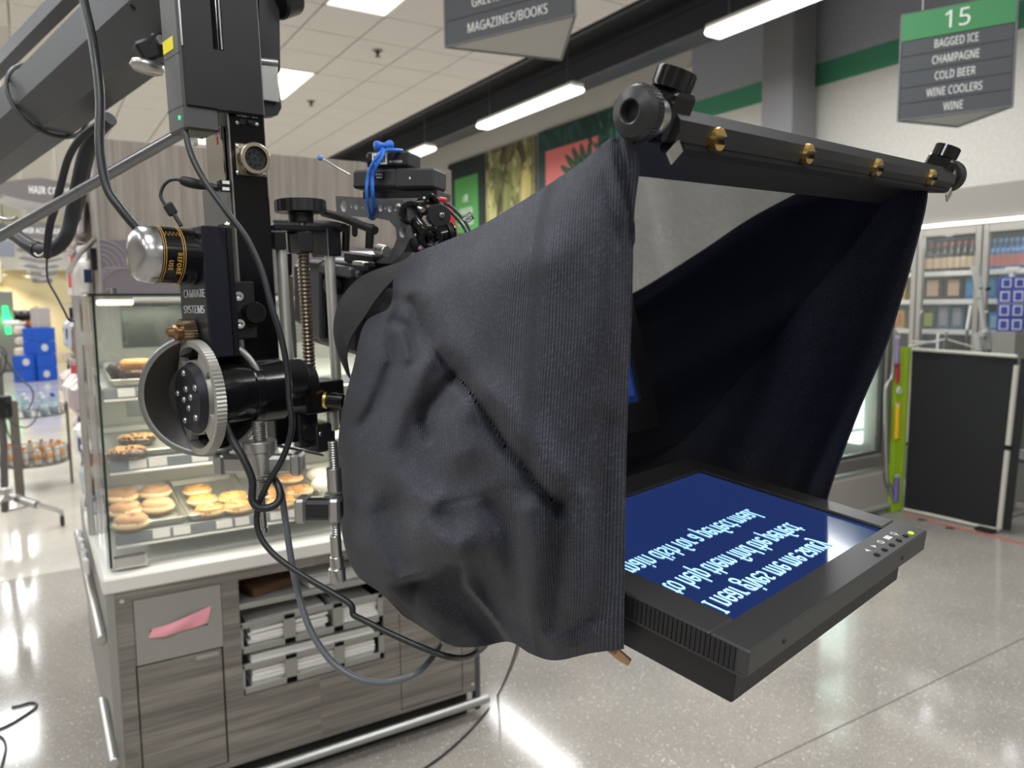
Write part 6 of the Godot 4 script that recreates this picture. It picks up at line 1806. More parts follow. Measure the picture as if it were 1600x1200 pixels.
func riser_and_camera() -> void:
	var UPH := HT.basis.y
	var z := -0.01
	var r := thing("camera_riser", "black height riser with knob wheel, two steel rods and a lead screw", "camera riser", HT * lp(470, 640, 2, z), HT.basis)
	var R := func() -> MB: return MB.new(r.transform.affine_inverse() * HT)
	var kc := lp(470, 332, 2, z - 0.02)
	var wheel := part(r, "knob_wheel", R.call().lathe(kc, Vector3.UP, [[0.0, 0.0], [0.0345, 0.0], [0.0355, 0.002], [0.0355, 0.015], [0.034, 0.017], [0.0, 0.017]], 48, false, 0.022), M.satin)
	part(wheel, "hub", R.call().cyl(kc + Vector3(0, -0.015, 0), kc, 0.0175, 24, 0.001), M.satin)
	part(wheel, "shaft", R.call().cyl(kc + Vector3(0, -0.026, 0), kc + Vector3(0, -0.015, 0), 0.006, 14), M.dull)
	hf(r, "top_plate", 427, 350, 535, 363, z, 0.05, M.ano, 0.0015)
	hf(r, "block", 427, 362, 449, 390, z + 0.0, 0.03, M.black)
	hf(r, "block", 467, 362, 491, 395, z + 0.002, 0.03, M.satin)
	hf(r, "block", 511, 357, 535, 400, z + 0.004, 0.05, M.ano)
	hf(r, "back_plate", 450, 362, 466, 396, z - 0.03, 0.006, M.ano_grey)
	var e0 := lp(511, 357, 2, z + 0.004)
	part(r, "bright_edge", R.call().lohi(e0 + Vector3(-0.0006, -0.042, -0.0006), e0 + Vector3(0.0006, 0, 0.0006)), M.steel)
	for q in [[439, 388, 447, 620, -0.012], [515, 400, 519, 665, -0.008]]:
		var a := lp(q[0], q[1], 2, z + q[4])
		var b := lp(q[2], q[3], 2, z + q[4])
		part(r, "steel_rod", R.call().cyl(Vector3(a.x, b.y, a.z), a, 0.0078, 22), mat("rod_pale", srgb(206, 204, 197), 0.3, 0.55))
	var sa := lp(473, 394, 2, z - 0.012)
	var sb := lp(478, 596, 2, z - 0.012)
	part(r, "lead_screw", thread(R.call(), Vector3(sa.x, sb.y, sa.z), sa, 0.0090, 0.0056, 18), mat("screw_bronze", srgb(150, 138, 124), 0.3, 1.0))
	hf(r, "pale_backing", 452, 430, 466, 560, z - 0.045, 0.004, M.dull)
	# clamp block low down
	hf(r, "clamp_block", 476, 600, 540, 640, z + 0.016, 0.06, M.black, 0.0015)
	hf(r, "clamp_block", 452, 604, 478, 634, z + 0.008, 0.05, M.satin, 0.0015)
	var dr := lp(466, 598, 2, z - 0.01)
	part(r, "drum", R.call().cyl(dr + Vector3(-0.02, 0, 0), dr + Vector3(0.02, 0, 0), 0.027, 28, 0.002), M.satin)
	var kb := lp(506, 625, 2, z + 0.018)
	part(r, "knob_collar", R.call().cyl(kb + Vector3(0, 0, 0), kb + Vector3(0.004, -0.0005, 0.004), 0.0125, 22, 0.001), M.brass)
	part(r, "barrel_knob", R.call().cyl(kb + Vector3(0.003, 0, 0.003), kb + Vector3(0.022, -0.003, 0.022), 0.0125, 24, 0.003), M.gloss)
	hf(r, "lower_plate", 429, 648, 470, 690, z - 0.02, 0.03, M.black)
	hf(r, "lower_plate", 466, 642, 500, 696, z - 0.012, 0.02, mat("grey_mid", srgb(70, 70, 70), 0.4, 0.4))
	hf(r, "lower_block", 494, 664, 526, 703, z + 0.008, 0.045, M.satin)
	var k2 := lp(481, 674, 2, z - 0.008)
	part(r, "round_knob", R.call().cyl(k2, k2 + Vector3(0, 0, 0.010), 0.0125, 26, 0.001, -1.0, 0.03), M.satin)
	part(r, "screw", R.call().lathe(lp(501, 678, 2, z + 0.008), Vector3.BACK, [[0.003, 0.0], [0.002, 0.001], [0.0, 0.001]], 10), M.steel)
	var wc := lp(521, 672, 2, z + 0.002)
	part(r, "pale_sleeve", R.call().cyl(wc, wc + Vector3(0, 0.029, 0), 0.0088, 20, 0.001), mat("pale_alloy", srgb(214, 212, 206), 0.4, 0.5))
	part(r, "tie_plate", R.call().box(lp(452, 700, 2, z - 0.03), Vector3(0.09, 0.004, 0.05), 0.001, Basis(Vector3.BACK, -0.35)), M.dull)
	# steel tie-down bolts
	tie_down("steel tie-down bolt with cross bar hanging below the gear drum", 405, 655, [[655, 688, 0, 0.0088], [688, 704, 1, 0.0215], [704, 712, 1, 0.019], [738, 746, 1, 0.012], [745, 775, 0, 0.0088], [775, 828, 1, 0.0062], [822, 832, 1, 0.0075]], [338, 474, 709, 739], 0.985, M.dull)
	tie_down("second steel tie-down bolt half hidden behind the hood cloth", 521, 690, [[688, 732, 0, 0.0062], [730, 768, 1, 0.0095], [804, 836, 0, 0.0062], [834, 890, 1, 0.0072], [868, 892, 1, 0.0085], [886, 908, 1, 0.0105]], [464, 534, 778, 812], 0.97, M.satin)
	film_camera()
	receiver()
	grip_arm()

func tie_down(label: String, px: float, py: float, segs: Array, bar: Array, d: float, bar_m: Material) -> void:
	var t := thing("tie_down_bolt", label, "bolt", at(px, bar[3], d), HT.basis)
	var inv := t.transform.affine_inverse()
	for s in segs:
		var a := inv * at(px + (s[1] - py) * 0.03, s[1], d)
		var b := inv * at(px + (s[0] - py) * 0.03, s[0], d)
		b.x = a.x
		b.z = a.z
		if s[2] == 0: part(t, "threaded_rod", thread(MB.new(), a, b, s[3], 0.0032, 18), M.steel)
		else: part(t, "barrel", MB.new().cyl(a, b, s[3], 26, 0.0008), M.steel if s[3] < 0.02 else M.dull)
	var l := inv * at(bar[0], (bar[2] + bar[3]) * 0.5, d)
	var r := inv * at(bar[1], (bar[2] + bar[3]) * 0.5, d)
	var h: float = (bar[3] - bar[2]) / FOCAL * d
	var mid := (l + r) * 0.5
	var w := l.distance_to(r)
	var dir := (r - l).normalized()
	var bs := Basis(dir, Vector3.UP, dir.cross(Vector3.UP)).orthonormalized()
	part(t, "cross_bar", MB.new().box(mid, Vector3(w, h * 0.92, 0.022), 0.004, bs), bar_m)
	for s in [-1.0, 1.0]:
		part(t, "bar_end", MB.new().box(mid + dir * s * (w / 2 - 0.007), Vector3(0.014, h * 1.12, 0.030), 0.003, bs), M.dull)
	part(t, "centre_boss", MB.new().cyl(Vector3((inv * at(px, 700, d)).x, mid.y - h * 0.55, mid.z), Vector3((inv * at(px, 700, d)).x, mid.y + h * 0.6, mid.z), 0.019 if bar_m == M.dull else 0.012, 24, 0.001), M.dull)

func film_camera() -> void:
	var pb := Basis(E1.normalized(), EN.normalized(), -E2.normalized()).orthonormalized()
	var o := at(562, 470, 1.20)
	var t := thing("film_camera", "dark film camera body with top handle half covered by the hood", "film camera", o, pb)
	part(t, "body", MB.new().box(Vector3(0, -0.01, 0), Vector3(0.10, 0.125, 0.15), 0.008), M.satin)
	part(t, "top_rail", MB.new().box(Vector3(0.0, 0.056, 0.0), Vector3(0.06, 0.012, 0.13), 0.003), M.ano_grey)
	part(t, "side_cage", MB.new().box(Vector3(-0.056, 0.0, -0.03), Vector3(0.012, 0.12, 0.035), 0.003), M.ano_grey)
	part(t, "side_cage", MB.new().box(Vector3(-0.056, 0.05, 0.01), Vector3(0.012, 0.016, 0.12), 0.003), M.ano_grey)
	part(t, "side_knob", MB.new().cyl(Vector3(-0.05, 0.028, 0.02), Vector3(-0.068, 0.030, 0.02), 0.015, 22, 0.002), M.rubber)
	part(t, "lens", MB.new().lathe(Vector3(0, -0.01, 0.07), Vector3.BACK, [[0.0, 0.0], [0.038, 0.0], [0.038, 0.04], [0.045, 0.05], [0.045, 0.11], [0.042, 0.112], [0.038, 0.10], [0.0, 0.095]], 32), M.rubber)
	part(t, "rear_block", MB.new().box(Vector3(-0.01, 0.0, -0.10), Vector3(0.07, 0.10, 0.06), 0.006), M.black)
	var side := func(px: float, py: float, u: float) -> Vector3:
		var inv := t.transform.affine_inverse()
		var e := inv * EYE
		var q := inv.basis * ray(px, py)
		return e + q * ((u - e.x) / q.x)
	# block and lever seen over the body
	for q in [[536, 392, 580, 416, -0.03, 0.05, M.black], [548, 340, 552, 370, -0.03, 0.01, M.satin]]:
		var a: Vector3 = side.call(q[0], q[1], q[4])
		var b: Vector3 = side.call(q[2], q[3], q[4])
		part(t, "accessory_block", MB.new().box((a + b) * 0.5 + Vector3(q[5] * 0.5, 0, 0), Vector3(q[5], absf(a.y - b.y), absf(a.z - b.z)), 0.003), q[6])
	part(t, "lever", MB.new().cyl(side.call(590, 390, -0.04), side.call(604, 393, -0.04), 0.008, 12, 0.001), M.dull)
	part(t, "clip_plate", MB.new().box(side.call(568, 412, -0.045), Vector3(0.02, 0.006, 0.03), 0.001), M.steel)
	for q in [[[505, 332], [535, 340], [560, 350], [586, 360]], [[432, 346], [480, 348], [520, 352], [538, 356]]]:
		var pts: Array = []
		for p in q: pts.append(side.call(p[0], p[1], -0.06))
		part(t, "round_bar", MB.new().tube(curve(pts, 4), 0.006, 12), M.satin)
	for q in [[541, 352, 540, 392], [579, 350, 577, 388]]: part(t, "support_post", MB.new().cyl(side.call(q[0], q[1], -0.04), side.call(q[2], q[3], -0.04), 0.006, 12), M.satin)
	part(t, "coiled_lead", MB.new().tube(curve([side.call(452, 396, -0.10), side.call(452, 420, -0.10), side.call(450, 470, -0.10), side.call(453, 530, -0.10), side.call(449, 560, -0.10)], 6), 0.004, 8), M.cable)
	# cut-out handle along the camera axis
	var outline := PackedVector2Array()
	var hu := -0.02
	for q in [[524, 306], [628, 312], [635, 318], [638, 345], [641, 372], [630, 394], [612, 412], [584, 411], [602, 400], [615, 386], [620, 372], [618, 356], [608, 345], [590, 341], [540, 337], [526, 333]]:
		var p: Vector3 = side.call(q[0], q[1], hu)
		outline.append(Vector2(p.z, p.y))
	var holes := [[537, 322, 8.5], [549, 322, 2.6], [557, 322, 5], [567, 323, 2.6], [576, 323, 4.5], [595, 325, 5], [602, 325, 2.2], [609, 326, 5], [618, 327, 2.4], [629, 363, 7.5]]
	var pm := CSGPolygon3D.new()
	pm.name = "handle"
	pm.polygon = outline
	pm.depth = 0.018
	pm.material = mat("handle_grey", srgb(104, 105, 108), 0.45, 0.45)
	pm.transform = Transform3D(Basis(Vector3.BACK, Vector3.UP, Vector3.LEFT), Vector3(hu, 0, 0))
	for q in holes:
		var p: Vector3 = side.call(q[0], q[1], hu)
		var c := CSGCylinder3D.new()
		c.name = "cut"
		c.operation = CSGShape3D.OPERATION_SUBTRACTION
		c.radius = q[2] / FOCAL * 1.19
		c.height = 0.08
		c.sides = 18
		c.rotation.x = PI / 2
		c.position = Vector3(p.z, p.y, 0)
		pm.add_child(c, true)
	t.add_child(pm, true)
	part(t, "handle_screw", MB.new().lathe(side.call(623, 322, hu - 0.018), Vector3.LEFT, [[0.004, 0.0], [0.003, 0.002], [0.0, 0.003]], 12), M.steel)

func view_axes(turn: float) -> Basis:      # axes turned against the photographer's heading about the vertical
	return Basis(Vector3.UP, deg_to_rad(-32.0 - turn))

func receiver() -> void:
	var d := 1.10
	var bs := Basis(Vector3(0, 0, 1), -0.04)
	var ax := view_axes(18) * bs
	var t := thing("wireless_receiver", "black wireless receiver pair strapped on the camera handle", "receiver", at(612, 300, d), ax)
	var inv := t.transform.affine_inverse()
	var B := func(x0: float, y0: float, x1: float, y1: float, dep: float, zoff: float, bev: float) -> MB:
		var a := inv * at(x0, y0, d)
		var b := inv * at(x1, y1, d)
		return MB.new().box(Vector3((a.x + b.x) / 2, (a.y + b.y) / 2, zoff - dep / 2), Vector3(absf(a.x - b.x), absf(a.y - b.y), dep), bev)
	part(t, "base_plate", B.call(556, 296, 690, 311, 0.05, -0.004, 0.001), M.black)
	var body := part(t, "lower_body", B.call(543, 263, 621, 294, 0.05, 0.004, 0.0035), mat("receiver_grey", srgb(54, 54, 56), 0.5))
	part(t, "lower_body", B.call(619, 264, 687, 297, 0.05, 0.002, 0.0035), mat("receiver_grey", srgb(54, 54, 56), 0.5))
	part(body, "display_window", B.call(584, 269, 603, 281, 0.002, 0.0052, 0.0004), M.hole)
	text(body, "lettering", "A1 62.5", 0.0032, Transform3D(Basis(), inv * at(594, 273, d) * Vector3(1, 1, 0) + Vector3(0, 0, 0.0056)), M.ink, 0.0002)
	text(body, "lettering", "READY", 0.0032, Transform3D(Basis(), inv * at(594, 278, d) * Vector3(1, 1, 0) + Vector3(0, 0, 0.0056)), M.ink, 0.0002)
	part(t, "screw", MB.new().lathe(inv * at(646, 281, d) * Vector3(1, 1, 0) + Vector3(0, 0, 0.002), Vector3.BACK, [[0.002, 0.0], [0.001, 0.0006], [0.0, 0.0006]], 10), M.steel)
	var top := part(t, "upper_unit", B.call(568, 236, 643, 262, 0.045, 0.0, 0.003), M.satin)
	part(top, "paper_label", B.call(580, 239, 606, 257, 0.001, 0.0008, 0.0), M.paper)
	for k in 6: part(top, "label_bar", B.call(583 + k * 3.6, 243, 584.6 + k * 3.6, 254, 0.0006, 0.0012, 0.0), M.black)
	part(top, "side_knob", MB.new().cyl(inv * at(574, 250, d) * Vector3(1, 1, 0) + Vector3(0, 0, -0.001), inv * at(573, 250, d) * Vector3(1, 1, 0) + Vector3(0, 0, 0.004), 0.004, 14), M.rubber)
	text(top, "lettering", "RX SYSTEM", 0.0042, Transform3D(Basis(), inv * at(622, 254, d) * Vector3(1, 1, 0) + Vector3(0, 0, 0.0006)), M.ink, 0.0002)
	part(t, "antenna", W(t).tube(px_curve([[546, 273, 1.10], [530, 264, 1.09], [514, 254, 1.085], [503, 248, 1.08]], 5), 0.0012, 6), M.dull)
	part(t, "antenna_tip", W(t).lathe(at(504, 249, 1.08), at(498, 245, 1.078) - at(504, 249, 1.08), [[0.0, 0.0], [0.0035, 0.001], [0.0042, 0.004], [0.003, 0.007], [0.0, 0.008]], 12, true), mat("blue_clear", srgb(96, 150, 216), 0.2))
	var s := thing("blue_tie", "blue rubber strap with spool end looped round the receiver", "strap", at(588, 232, d - 0.02))
	var ang := [[584, 228], [592, 228], [600, 228]]
	part(s, "spool", W(s).lathe(at(586, 228, d - 0.02), at(613, 227, d - 0.005) - at(586, 228, d - 0.02), [[0.0, 0.0], [0.006, 0.0002], [0.0072, 0.002], [0.0065, 0.006], [0.0042, 0.010], [0.0042, 0.016], [0.0065, 0.020], [0.0075, 0.024], [0.006, 0.0265], [0.0, 0.0268]], 24, true), M.blue_rubber)
	part(s, "band", W(s).tube(px_curve([[598, 232, 1.08], [590, 244, 1.075], [581, 258, 1.078], [575, 275, 1.086], [573, 300, 1.086], [576, 325, 1.10], [580, 339, 1.12]], 5), 0.0034, 8, true, Vector2(1.0, 0.6)), M.blue_rubber)
	part(s, "band", W(s).tube(px_curve([[600, 233, 1.078], [596, 246, 1.074], [588, 259, 1.076], [582, 276, 1.085], [582, 300, 1.085], [584, 322, 1.10], [585, 339, 1.12]], 5), 0.0034, 8, true, Vector2(1.0, 0.6)), M.blue_rubber)
	part(s, "band", W(s).tube(px_curve([[577, 337, 1.12], [582, 341, 1.122], [587, 337, 1.125]], 4), 0.0036, 8), M.blue_rubber)
	part(s, "band", W(s).tube(px_curve([[604, 234, 1.08], [618, 235, 1.085], [628, 236, 1.10]], 4), 0.003, 8), M.blue_rubber)

func grip_arm() -> void:
	var d := 1.06
	var ax := view_axes(30)
	var t := thing("grip_arm", "black articulated mounting arm with round thumb knob beside the receiver", "arm", at(672, 350, d), ax)
	var n := (EYE - t.position).normalized()
	var g := MB
	part(t, "link_ring", W(t).ring(at(645, 333, d) - ax.x * 0.006, (ax.x * 0.4 + n).normalized(), 0.011, 0.0165, 0.014, 28, 0.0, 0.002), M.gloss)
	part(t, "link_ring", W(t).ring(at(676, 372, d) - ax.x * 0.006, (ax.x * 0.4 + n).normalized(), 0.010, 0.0165, 0.014, 28, 0.0, 0.002), M.gloss)
	part(t, "link_plate", W(t).tube(px_curve([[648, 346, d], [655, 356, d - 0.004], [664, 366, d - 0.004], [672, 372, d]], 4), 0.010, 12, true, Vector2(0.8, 1.2)), M.gloss)
	part(t, "link_plate", W(t).tube(px_curve([[642, 345, d + 0.01], [644, 362, d + 0.01], [650, 378, d + 0.01], [660, 390, d + 0.015]], 4), 0.011, 12), M.satin)
	part(t, "upper_ring", W(t).ring(at(664, 321, d + 0.01), (ax.x + n * 0.5).normalized(), 0.010, 0.016, 0.016, 26, 0.0, 0.002), M.gloss)
	part(t, "inner_tube", W(t).cyl(at(650, 324, d + 0.01), at(676, 326, d + 0.02), 0.0095, 22), mat("copper_grey", srgb(150, 122, 108), 0.35, 0.8))
	var kn := (n + ax.x * 0.25).normalized()
	var knob := part(t, "thumb_knob", W(t).lathe(at(686, 337, d) - kn * 0.018, kn, [[0.0, 0.0], [0.0155, 0.0], [0.0165, 0.002], [0.0165, 0.018], [0.015, 0.020], [0.0, 0.020]], 32, false), M.satin)
	part(knob, "bolt_end", W(t).cyl(at(689, 336, d) + kn * 0.002, at(690, 337, d) + kn * 0.006, 0.004, 8, 0.0006), M.steel)
	part(t, "lower_barrel", W(t).cyl(at(676, 370, d + 0.004), at(708, 362, d + 0.02), 0.0145, 26, 0.003), M.gloss)
	part(t, "barrel_band", W(t).ring(at(696, 365, d + 0.012), at(708, 362, d + 0.02) - at(676, 370, d + 0.004), 0.0145, 0.0162, 0.006, 26), M.satin)
	part(t, "hex_bolt", W(t).cyl(at(655, 326, d - 0.014), at(661, 328, d - 0.02), 0.004, 6), M.chrome)
	for q in [[662, 368], [664, 362]]: part(t, "screw", W(t).lathe(at(q[0] - 13, q[1], d - 0.006), n, [[0.0022, 0.0], [0.001, 0.001], [0.0, 0.001]], 10), M.steel)
	var rd := thing("red_clamp", "red metal clamp showing behind the black thumb knob", "clamp", at(700, 345, d + 0.05), ax)
	part(rd, "upper_jaw", W(rd).box(at(686, 314, d + 0.04), Vector3(0.018, 0.007, 0.02), 0.002, ax * Basis(Vector3.BACK, 0.2)), M.red)
	part(rd, "side_jaw", W(rd).box(at(704, 346, d + 0.045), Vector3(0.006, 0.046, 0.02), 0.002, ax * Basis(Vector3.BACK, 0.25)), M.red)
	part(rd, "screw", W(rd).cyl(at(705, 350, d + 0.03), at(706, 350, d + 0.02), 0.003, 8), M.steel)
	var pk := solo("pink_tag", MB.new().box(Vector3.ZERO, Vector3(0.022, 0.008, 0.02), 0.003, Basis(Vector3.BACK, 0.35)), mat("pink_tag", srgb(214, 180, 206), 0.6), "small pale pink tag where the arm meets the hood cloth", "tag", "")
	pk.position = at(663, 385, d + 0.01)

# ---------------------------------------------------------------- loose cables
func lead(label: String, p: Array, r: float, m: Material, per := 7) -> MeshInstance3D:
	var c := px_curve(p, per)
	return solo("cable", MB.new().tube(c, r, 10), m, label, "cable", "", c[0])

func cables() -> void:
	lead("thick black cable dropping past the arm into the motor can", [[124, -40, 1.05], [131, 0, 1.03], [146, 70, 1.0], [156, 150, 0.985], [156, 230, 0.975], [167, 292, 0.97], [190, 328, 0.968], [217, 360, 0.972]], 0.0058, M.cable)
	lead("thin black cable from the control box down and under the hood", [[289, 204, 0.955], [298, 240, 0.95], [318, 280, 0.945], [352, 328, 0.94], [385, 372, 0.94], [408, 420, 0.94], [424, 478, 0.94], [440, 530, 0.945], [449, 580, 0.95], [452, 625, 0.95], [456, 668, 0.95], [442, 715, 0.955], [416, 760, 0.955], [402, 798, 0.955], [405, 834, 0.955], [428, 866, 0.95], [470, 897, 0.94], [522, 928, 0.93], [548, 945, 0.925], [552, 960, 0.925], [566, 968, 0.92], [610, 990, 0.91], [660, 1012, 0.90], [700, 1026, 0.89], [730, 1027, 0.95], [757, 1010, 1.05], [775, 985, 1.2]], 0.0038, M.cable)
	lead("black looped cable hanging below the gear wheel by the steel bolt", [[350, 655, 0.955], [360, 682, 0.95], [380, 716, 0.945], [394, 750, 0.945], [394, 780, 0.945], [404, 793, 0.945], [424, 792, 0.95], [437, 780, 0.955], [436, 762, 0.96], [424, 742, 0.97]], 0.0048, M.cable)
	lead("dark grey cable sagging in a wide loop before the kiosk rack", [[440, 770, 0.975], [447, 820, 0.972], [456, 880, 0.97], [468, 935, 0.965], [488, 990, 0.955], [520, 1035, 0.945], [560, 1060, 0.935], [605, 1066, 0.925], [650, 1052, 0.92], [680, 1022, 0.98], [700, 988, 1.2]], 0.0042, mat("grey_jacket", srgb(92, 96, 102), 0.4))
	var fa: Array = [at(812, 1000, 1.25), at(803, 1030, 1.7), at(790, 1062, 2.3)]
	for q in [[778, 1086], [760, 1112], [730, 1146], [692, 1180], [655, 1206]]: fa.append(on_y(q[0], q[1], 0.005))
	solo("cable", MB.new().tube(curve(fa, 7), 0.0045, 8), M.cable, "dark cable dropping from the hood to the floor by the kiosk rail", "cable", "", on_y(760, 1112, 0.0))
	# bundle hanging under the arm
	var b := thing("cable_bundle", "thick black cable bundle hanging in a loop under the crane arm", "cable bundle", at(110, 330, 1.5))
	var cm := mat("bundle_black", srgb(40, 43, 46), 0.5)
	part(b, "main_cable", W(b).tube(px_curve([[172, 185, 1.42], [152, 206, 1.44], [134, 240, 1.46], [122, 290, 1.48], [113, 335, 1.5], [104, 368, 1.5], [86, 388, 1.5], [66, 392, 1.5], [44, 382, 1.52], [22, 366, 1.56], [-6, 356, 1.6]], 6), 0.0135, 14), cm)
	part(b, "main_cable", W(b).tube(px_curve([[168, 190, 1.46], [150, 215, 1.48], [138, 250, 1.5], [128, 300, 1.52], [116, 345, 1.53], [100, 380, 1.53], [84, 394, 1.53]], 6), 0.009, 12), cm)
	part(b, "outer_strand", W(b).tube(px_curve([[158, 192, 1.40], [128, 214, 1.41], [108, 244, 1.42], [96, 285, 1.43], [86, 325, 1.44], [78, 352, 1.45], [74, 385, 1.46], [74, 402, 1.47]], 6), 0.0068, 12), M.cable)
	part(b, "tie_wrap", W(b).ring(at(56, 389, 1.51), at(66, 392, 1.5) - at(48, 384, 1.52), 0.013, 0.016, 0.012, 18), M.black)
	part(b, "white_tie", W(b).tube(px_curve([[54, 396, 1.47], [60, 400, 1.465], [68, 396, 1.465], [72, 388, 1.465]], 4), 0.002, 6), M.white)
	lead("thin dark wire hanging from the cable bundle along the packs", [[74, 398, 1.5], [73, 420, 1.5], [76, 440, 1.5], [88, 462, 1.5], [100, 485, 1.5], [108, 500, 1.5], [116, 502, 1.52]], 0.002, M.cable)
	lead("thin cable arching at the left edge under the silver rod", [[-8, 338, 1.55], [8, 343, 1.55], [22, 342, 1.55], [26, 338, 1.55]], 0.0035, M.dull)
	lead("black cable pair bowing from the grip arm down to the hood", [[694, 318, 1.08], [706, 324, 1.07], [720, 338, 1.06], [730, 352, 1.05], [737, 366, 1.04]], 0.0022, M.cable)
	lead("second black cable beside the tagged one above the hood", [[692, 322, 1.085], [704, 331, 1.075], [716, 344, 1.065], [725, 356, 1.055], [731, 368, 1.045]], 0.0022, M.cable)
	var tg := thing("cable_tag", "small black flag tag with white lettering on the cables", "tag", at(731, 341, 1.052), view_axes(5) * Basis(Vector3.BACK, 0.6))
	part(tg, "flag", MB.new().box(Vector3.ZERO, Vector3(0.015, 0.011, 0.001), 0.0003), M.black)
	text(tg, "lettering", "MON", 0.0055, Transform3D(Basis(), Vector3(0, 0.002, 0.0007)), M.ink, 0.0003, "Droid Sans", true)
	text(tg, "lettering", "OUT", 0.0055, Transform3D(Basis(), Vector3(0, -0.003, 0.0007)), M.ink, 0.0003, "Droid Sans", true)

# ---------------------------------------------------------------- the prompter: monitor, bar, glass
func prompter() -> void:
	var pb := Basis(E1.normalized(), EN.normalized(), -E2.normalized()).orthonormalized()
	# local axes: x along the front edge, y up, z towards the reader
	var WU := 0.408
	var WV := 0.335
	var t := thing("prompter_monitor", "black prompter monitor lying flat with mirrored pale text on blue", "monitor", PO, pb)
	var case_m := grainy("monitor_case", srgb(62, 61, 61), 0.36, 0.0, 0.08, 60.0)
	var s0 := Vector2(0.039, 0.038)     # screen, from the front left corner
	var s1 := Vector2(0.373, 0.290)
	var H := 0.0255
	var b := MB.new()
	for q in [[0.0, 0.0, WU, s0.y], [0.0, s1.y, WU, WV], [0.0, s0.y, s0.x, s1.y], [s1.x, s0.y, WU, s1.y]]: b.lohi(Vector3(q[0], -H, -q[3]), Vector3(q[2], 0, -q[1]), 0.0018)
	part(t, "bezel", b, case_m)
	part(t, "rear_shell", MB.new().lohi(Vector3(0.004, -H - 0.032, -WV + 0.01), Vector3(WU - 0.038, -H + 0.002, -0.012), 0.002), M.satin)
	part(t, "screen", MB.new().lohi(Vector3(s0.x, -H, -s1.y), Vector3(s1.x, -0.0045, -s0.y)), screen_mat())
	var sl := AreaLight3D.new()
	sl.name = "screen_lamp"
	sl.area_size = Vector2(s1.x - s0.x - 0.02, s1.y - s0.y - 0.02)
	sl.light_color = Color(0.35, 0.5, 1.0)
	sl.light_energy = 0.004
	sl.shadow_enabled = true
	sl.area_range = 5.0
	sl.rotation = Vector3(PI / 2, 0, 0)
	sl.position = Vector3((s0.x + s1.x) / 2, -0.002, -(s0.y + s1.y) / 2)
	t.add_child(sl, true)
	# grooved strip down the left side
	var g := MB.new()
	for k in 64: g.lohi(Vector3(-0.0016, -H + 0.002, -0.012 - k * 0.0048 - 0.0026), Vector3(0.0, -0.0022, -0.012 - k * 0.0048))
	tag(part(t, "grooves", g, M.satin), "", "", "", "stuff")
	part(t, "groove_edge", MB.new().lohi(Vector3(-0.001, -H, -0.32), Vector3(0.0, -H + 0.002, -0.004)), case_m)
	for q in [0.062, 0.335]: part(t, "screw", MB.new().lathe(Vector3(q, -0.014, 0.0), Vector3.BACK, [[0.003, 0.0], [0.0025, 0.0008], [0.0015, 0.0008], [0.0, 0.0]], 12), M.black)
	# lettering as it is shown: mirrored, lines running along the front edge
	var glowt := glow("prompt_glow", Color(0.66, 0.86, 1.0), 0.85)
	var lines := [["I near gives me me saucy", 0.047, 0.280, 0.064], ["to help them find the perfect", 0.045, 0.299, 0.109], ["main dish for a perfect meal.", 0.044, 0.299, 0.162]]
	for q in lines:
		var o := text(t, "prompt_text", q[0], 0.0365, Transform3D(), glowt, 0.0006, "Droid Sans", false)
		var bb := (o.mesh as TextMesh).get_aabb()
		var sx: float = (q[2] - q[1]) / bb.size.x
		# right = along the edge, up = towards the reader: a mirror image seen from above
		o.transform = Transform3D(Basis(Vector3(sx, 0, 0), Vector3(0, 0, 1.0), Vector3(0, 1, 0)), Vector3(q[1] - bb.position.x * sx, -0.0040, -q[3]))
	# buttons and marks near the right corner
	for k in 5:
		var c := Vector3(0.285 + k * 0.0205, 0.0, -0.010)
		part(t, "button", MB.new().cyl(c, c + Vector3(0, 0.0012, 0), 0.0034, 16, 0.0004), M.hole)
	part(t, "power_light", MB.new().lathe(Vector3(0.3815, 0.0, -0.0095), Vector3.UP, [[0.0032, 0.0], [0.0028, 0.001], [0.0, 0.0014]], 14, true), glow("power_green", Color(0.62, 0.95, 0.08), 1.6))
	var icons := MB.new()
	var y := 0.0002
	part(t, "arrow_mark", MB.new().slab(PackedVector2Array([Vector2(0.284, 0.0215), Vector2(0.290, 0.018), Vector2(0.290, 0.025)]), 0.0003, Transform3D(Basis(Vector3.RIGHT, Vector3.FORWARD, Vector3.UP), Vector3(0, y, 0))), M.ink)
	part(t, "arrow_mark", MB.new().slab(PackedVector2Array([Vector2(0.309, 0.0215), Vector2(0.303, 0.018), Vector2(0.303, 0.025)]), 0.0003, Transform3D(Basis(Vector3.RIGHT, Vector3.FORWARD, Vector3.UP), Vector3(0, y, 0))), M.ink)
	part(t, "ring_mark", MB.new().ring(Vector3(0.324, y, -0.0215), Vector3.UP, 0.0026, 0.0040, 0.0003, 18), M.ink)
	for k in 3: part(t, "bar_mark", MB.new().box(Vector3(0.3405 + k * 0.004, y, -0.0215), Vector3(0.003, 0.0004, 0.007), 0.0), M.ink)
	part(t, "power_mark", MB.new().ring(Vector3(0.362, y, -0.0215), Vector3.UP, 0.0028, 0.0038, 0.0003, 18), M.ink)
	part(t, "power_mark", MB.new().box(Vector3(0.362, y, -0.0180), Vector3(0.0012, 0.0004, 0.004), 0.0), M.ink)
	# wooden stick end under the cloth
	var wd := thing("wooden_stick", "pale wooden stick end poking out under the hood corner", "stick", pp(-0.03, 0.11, -0.085), pb)
	part(wd, "stick", W(wd).box(at(966, 1024, 0.745), Vector3(0.030, 0.006, 0.014), 0.001, pb * Basis(Vector3.BACK, -0.75)), mat("pine", srgb(198, 156, 116), 0.7))
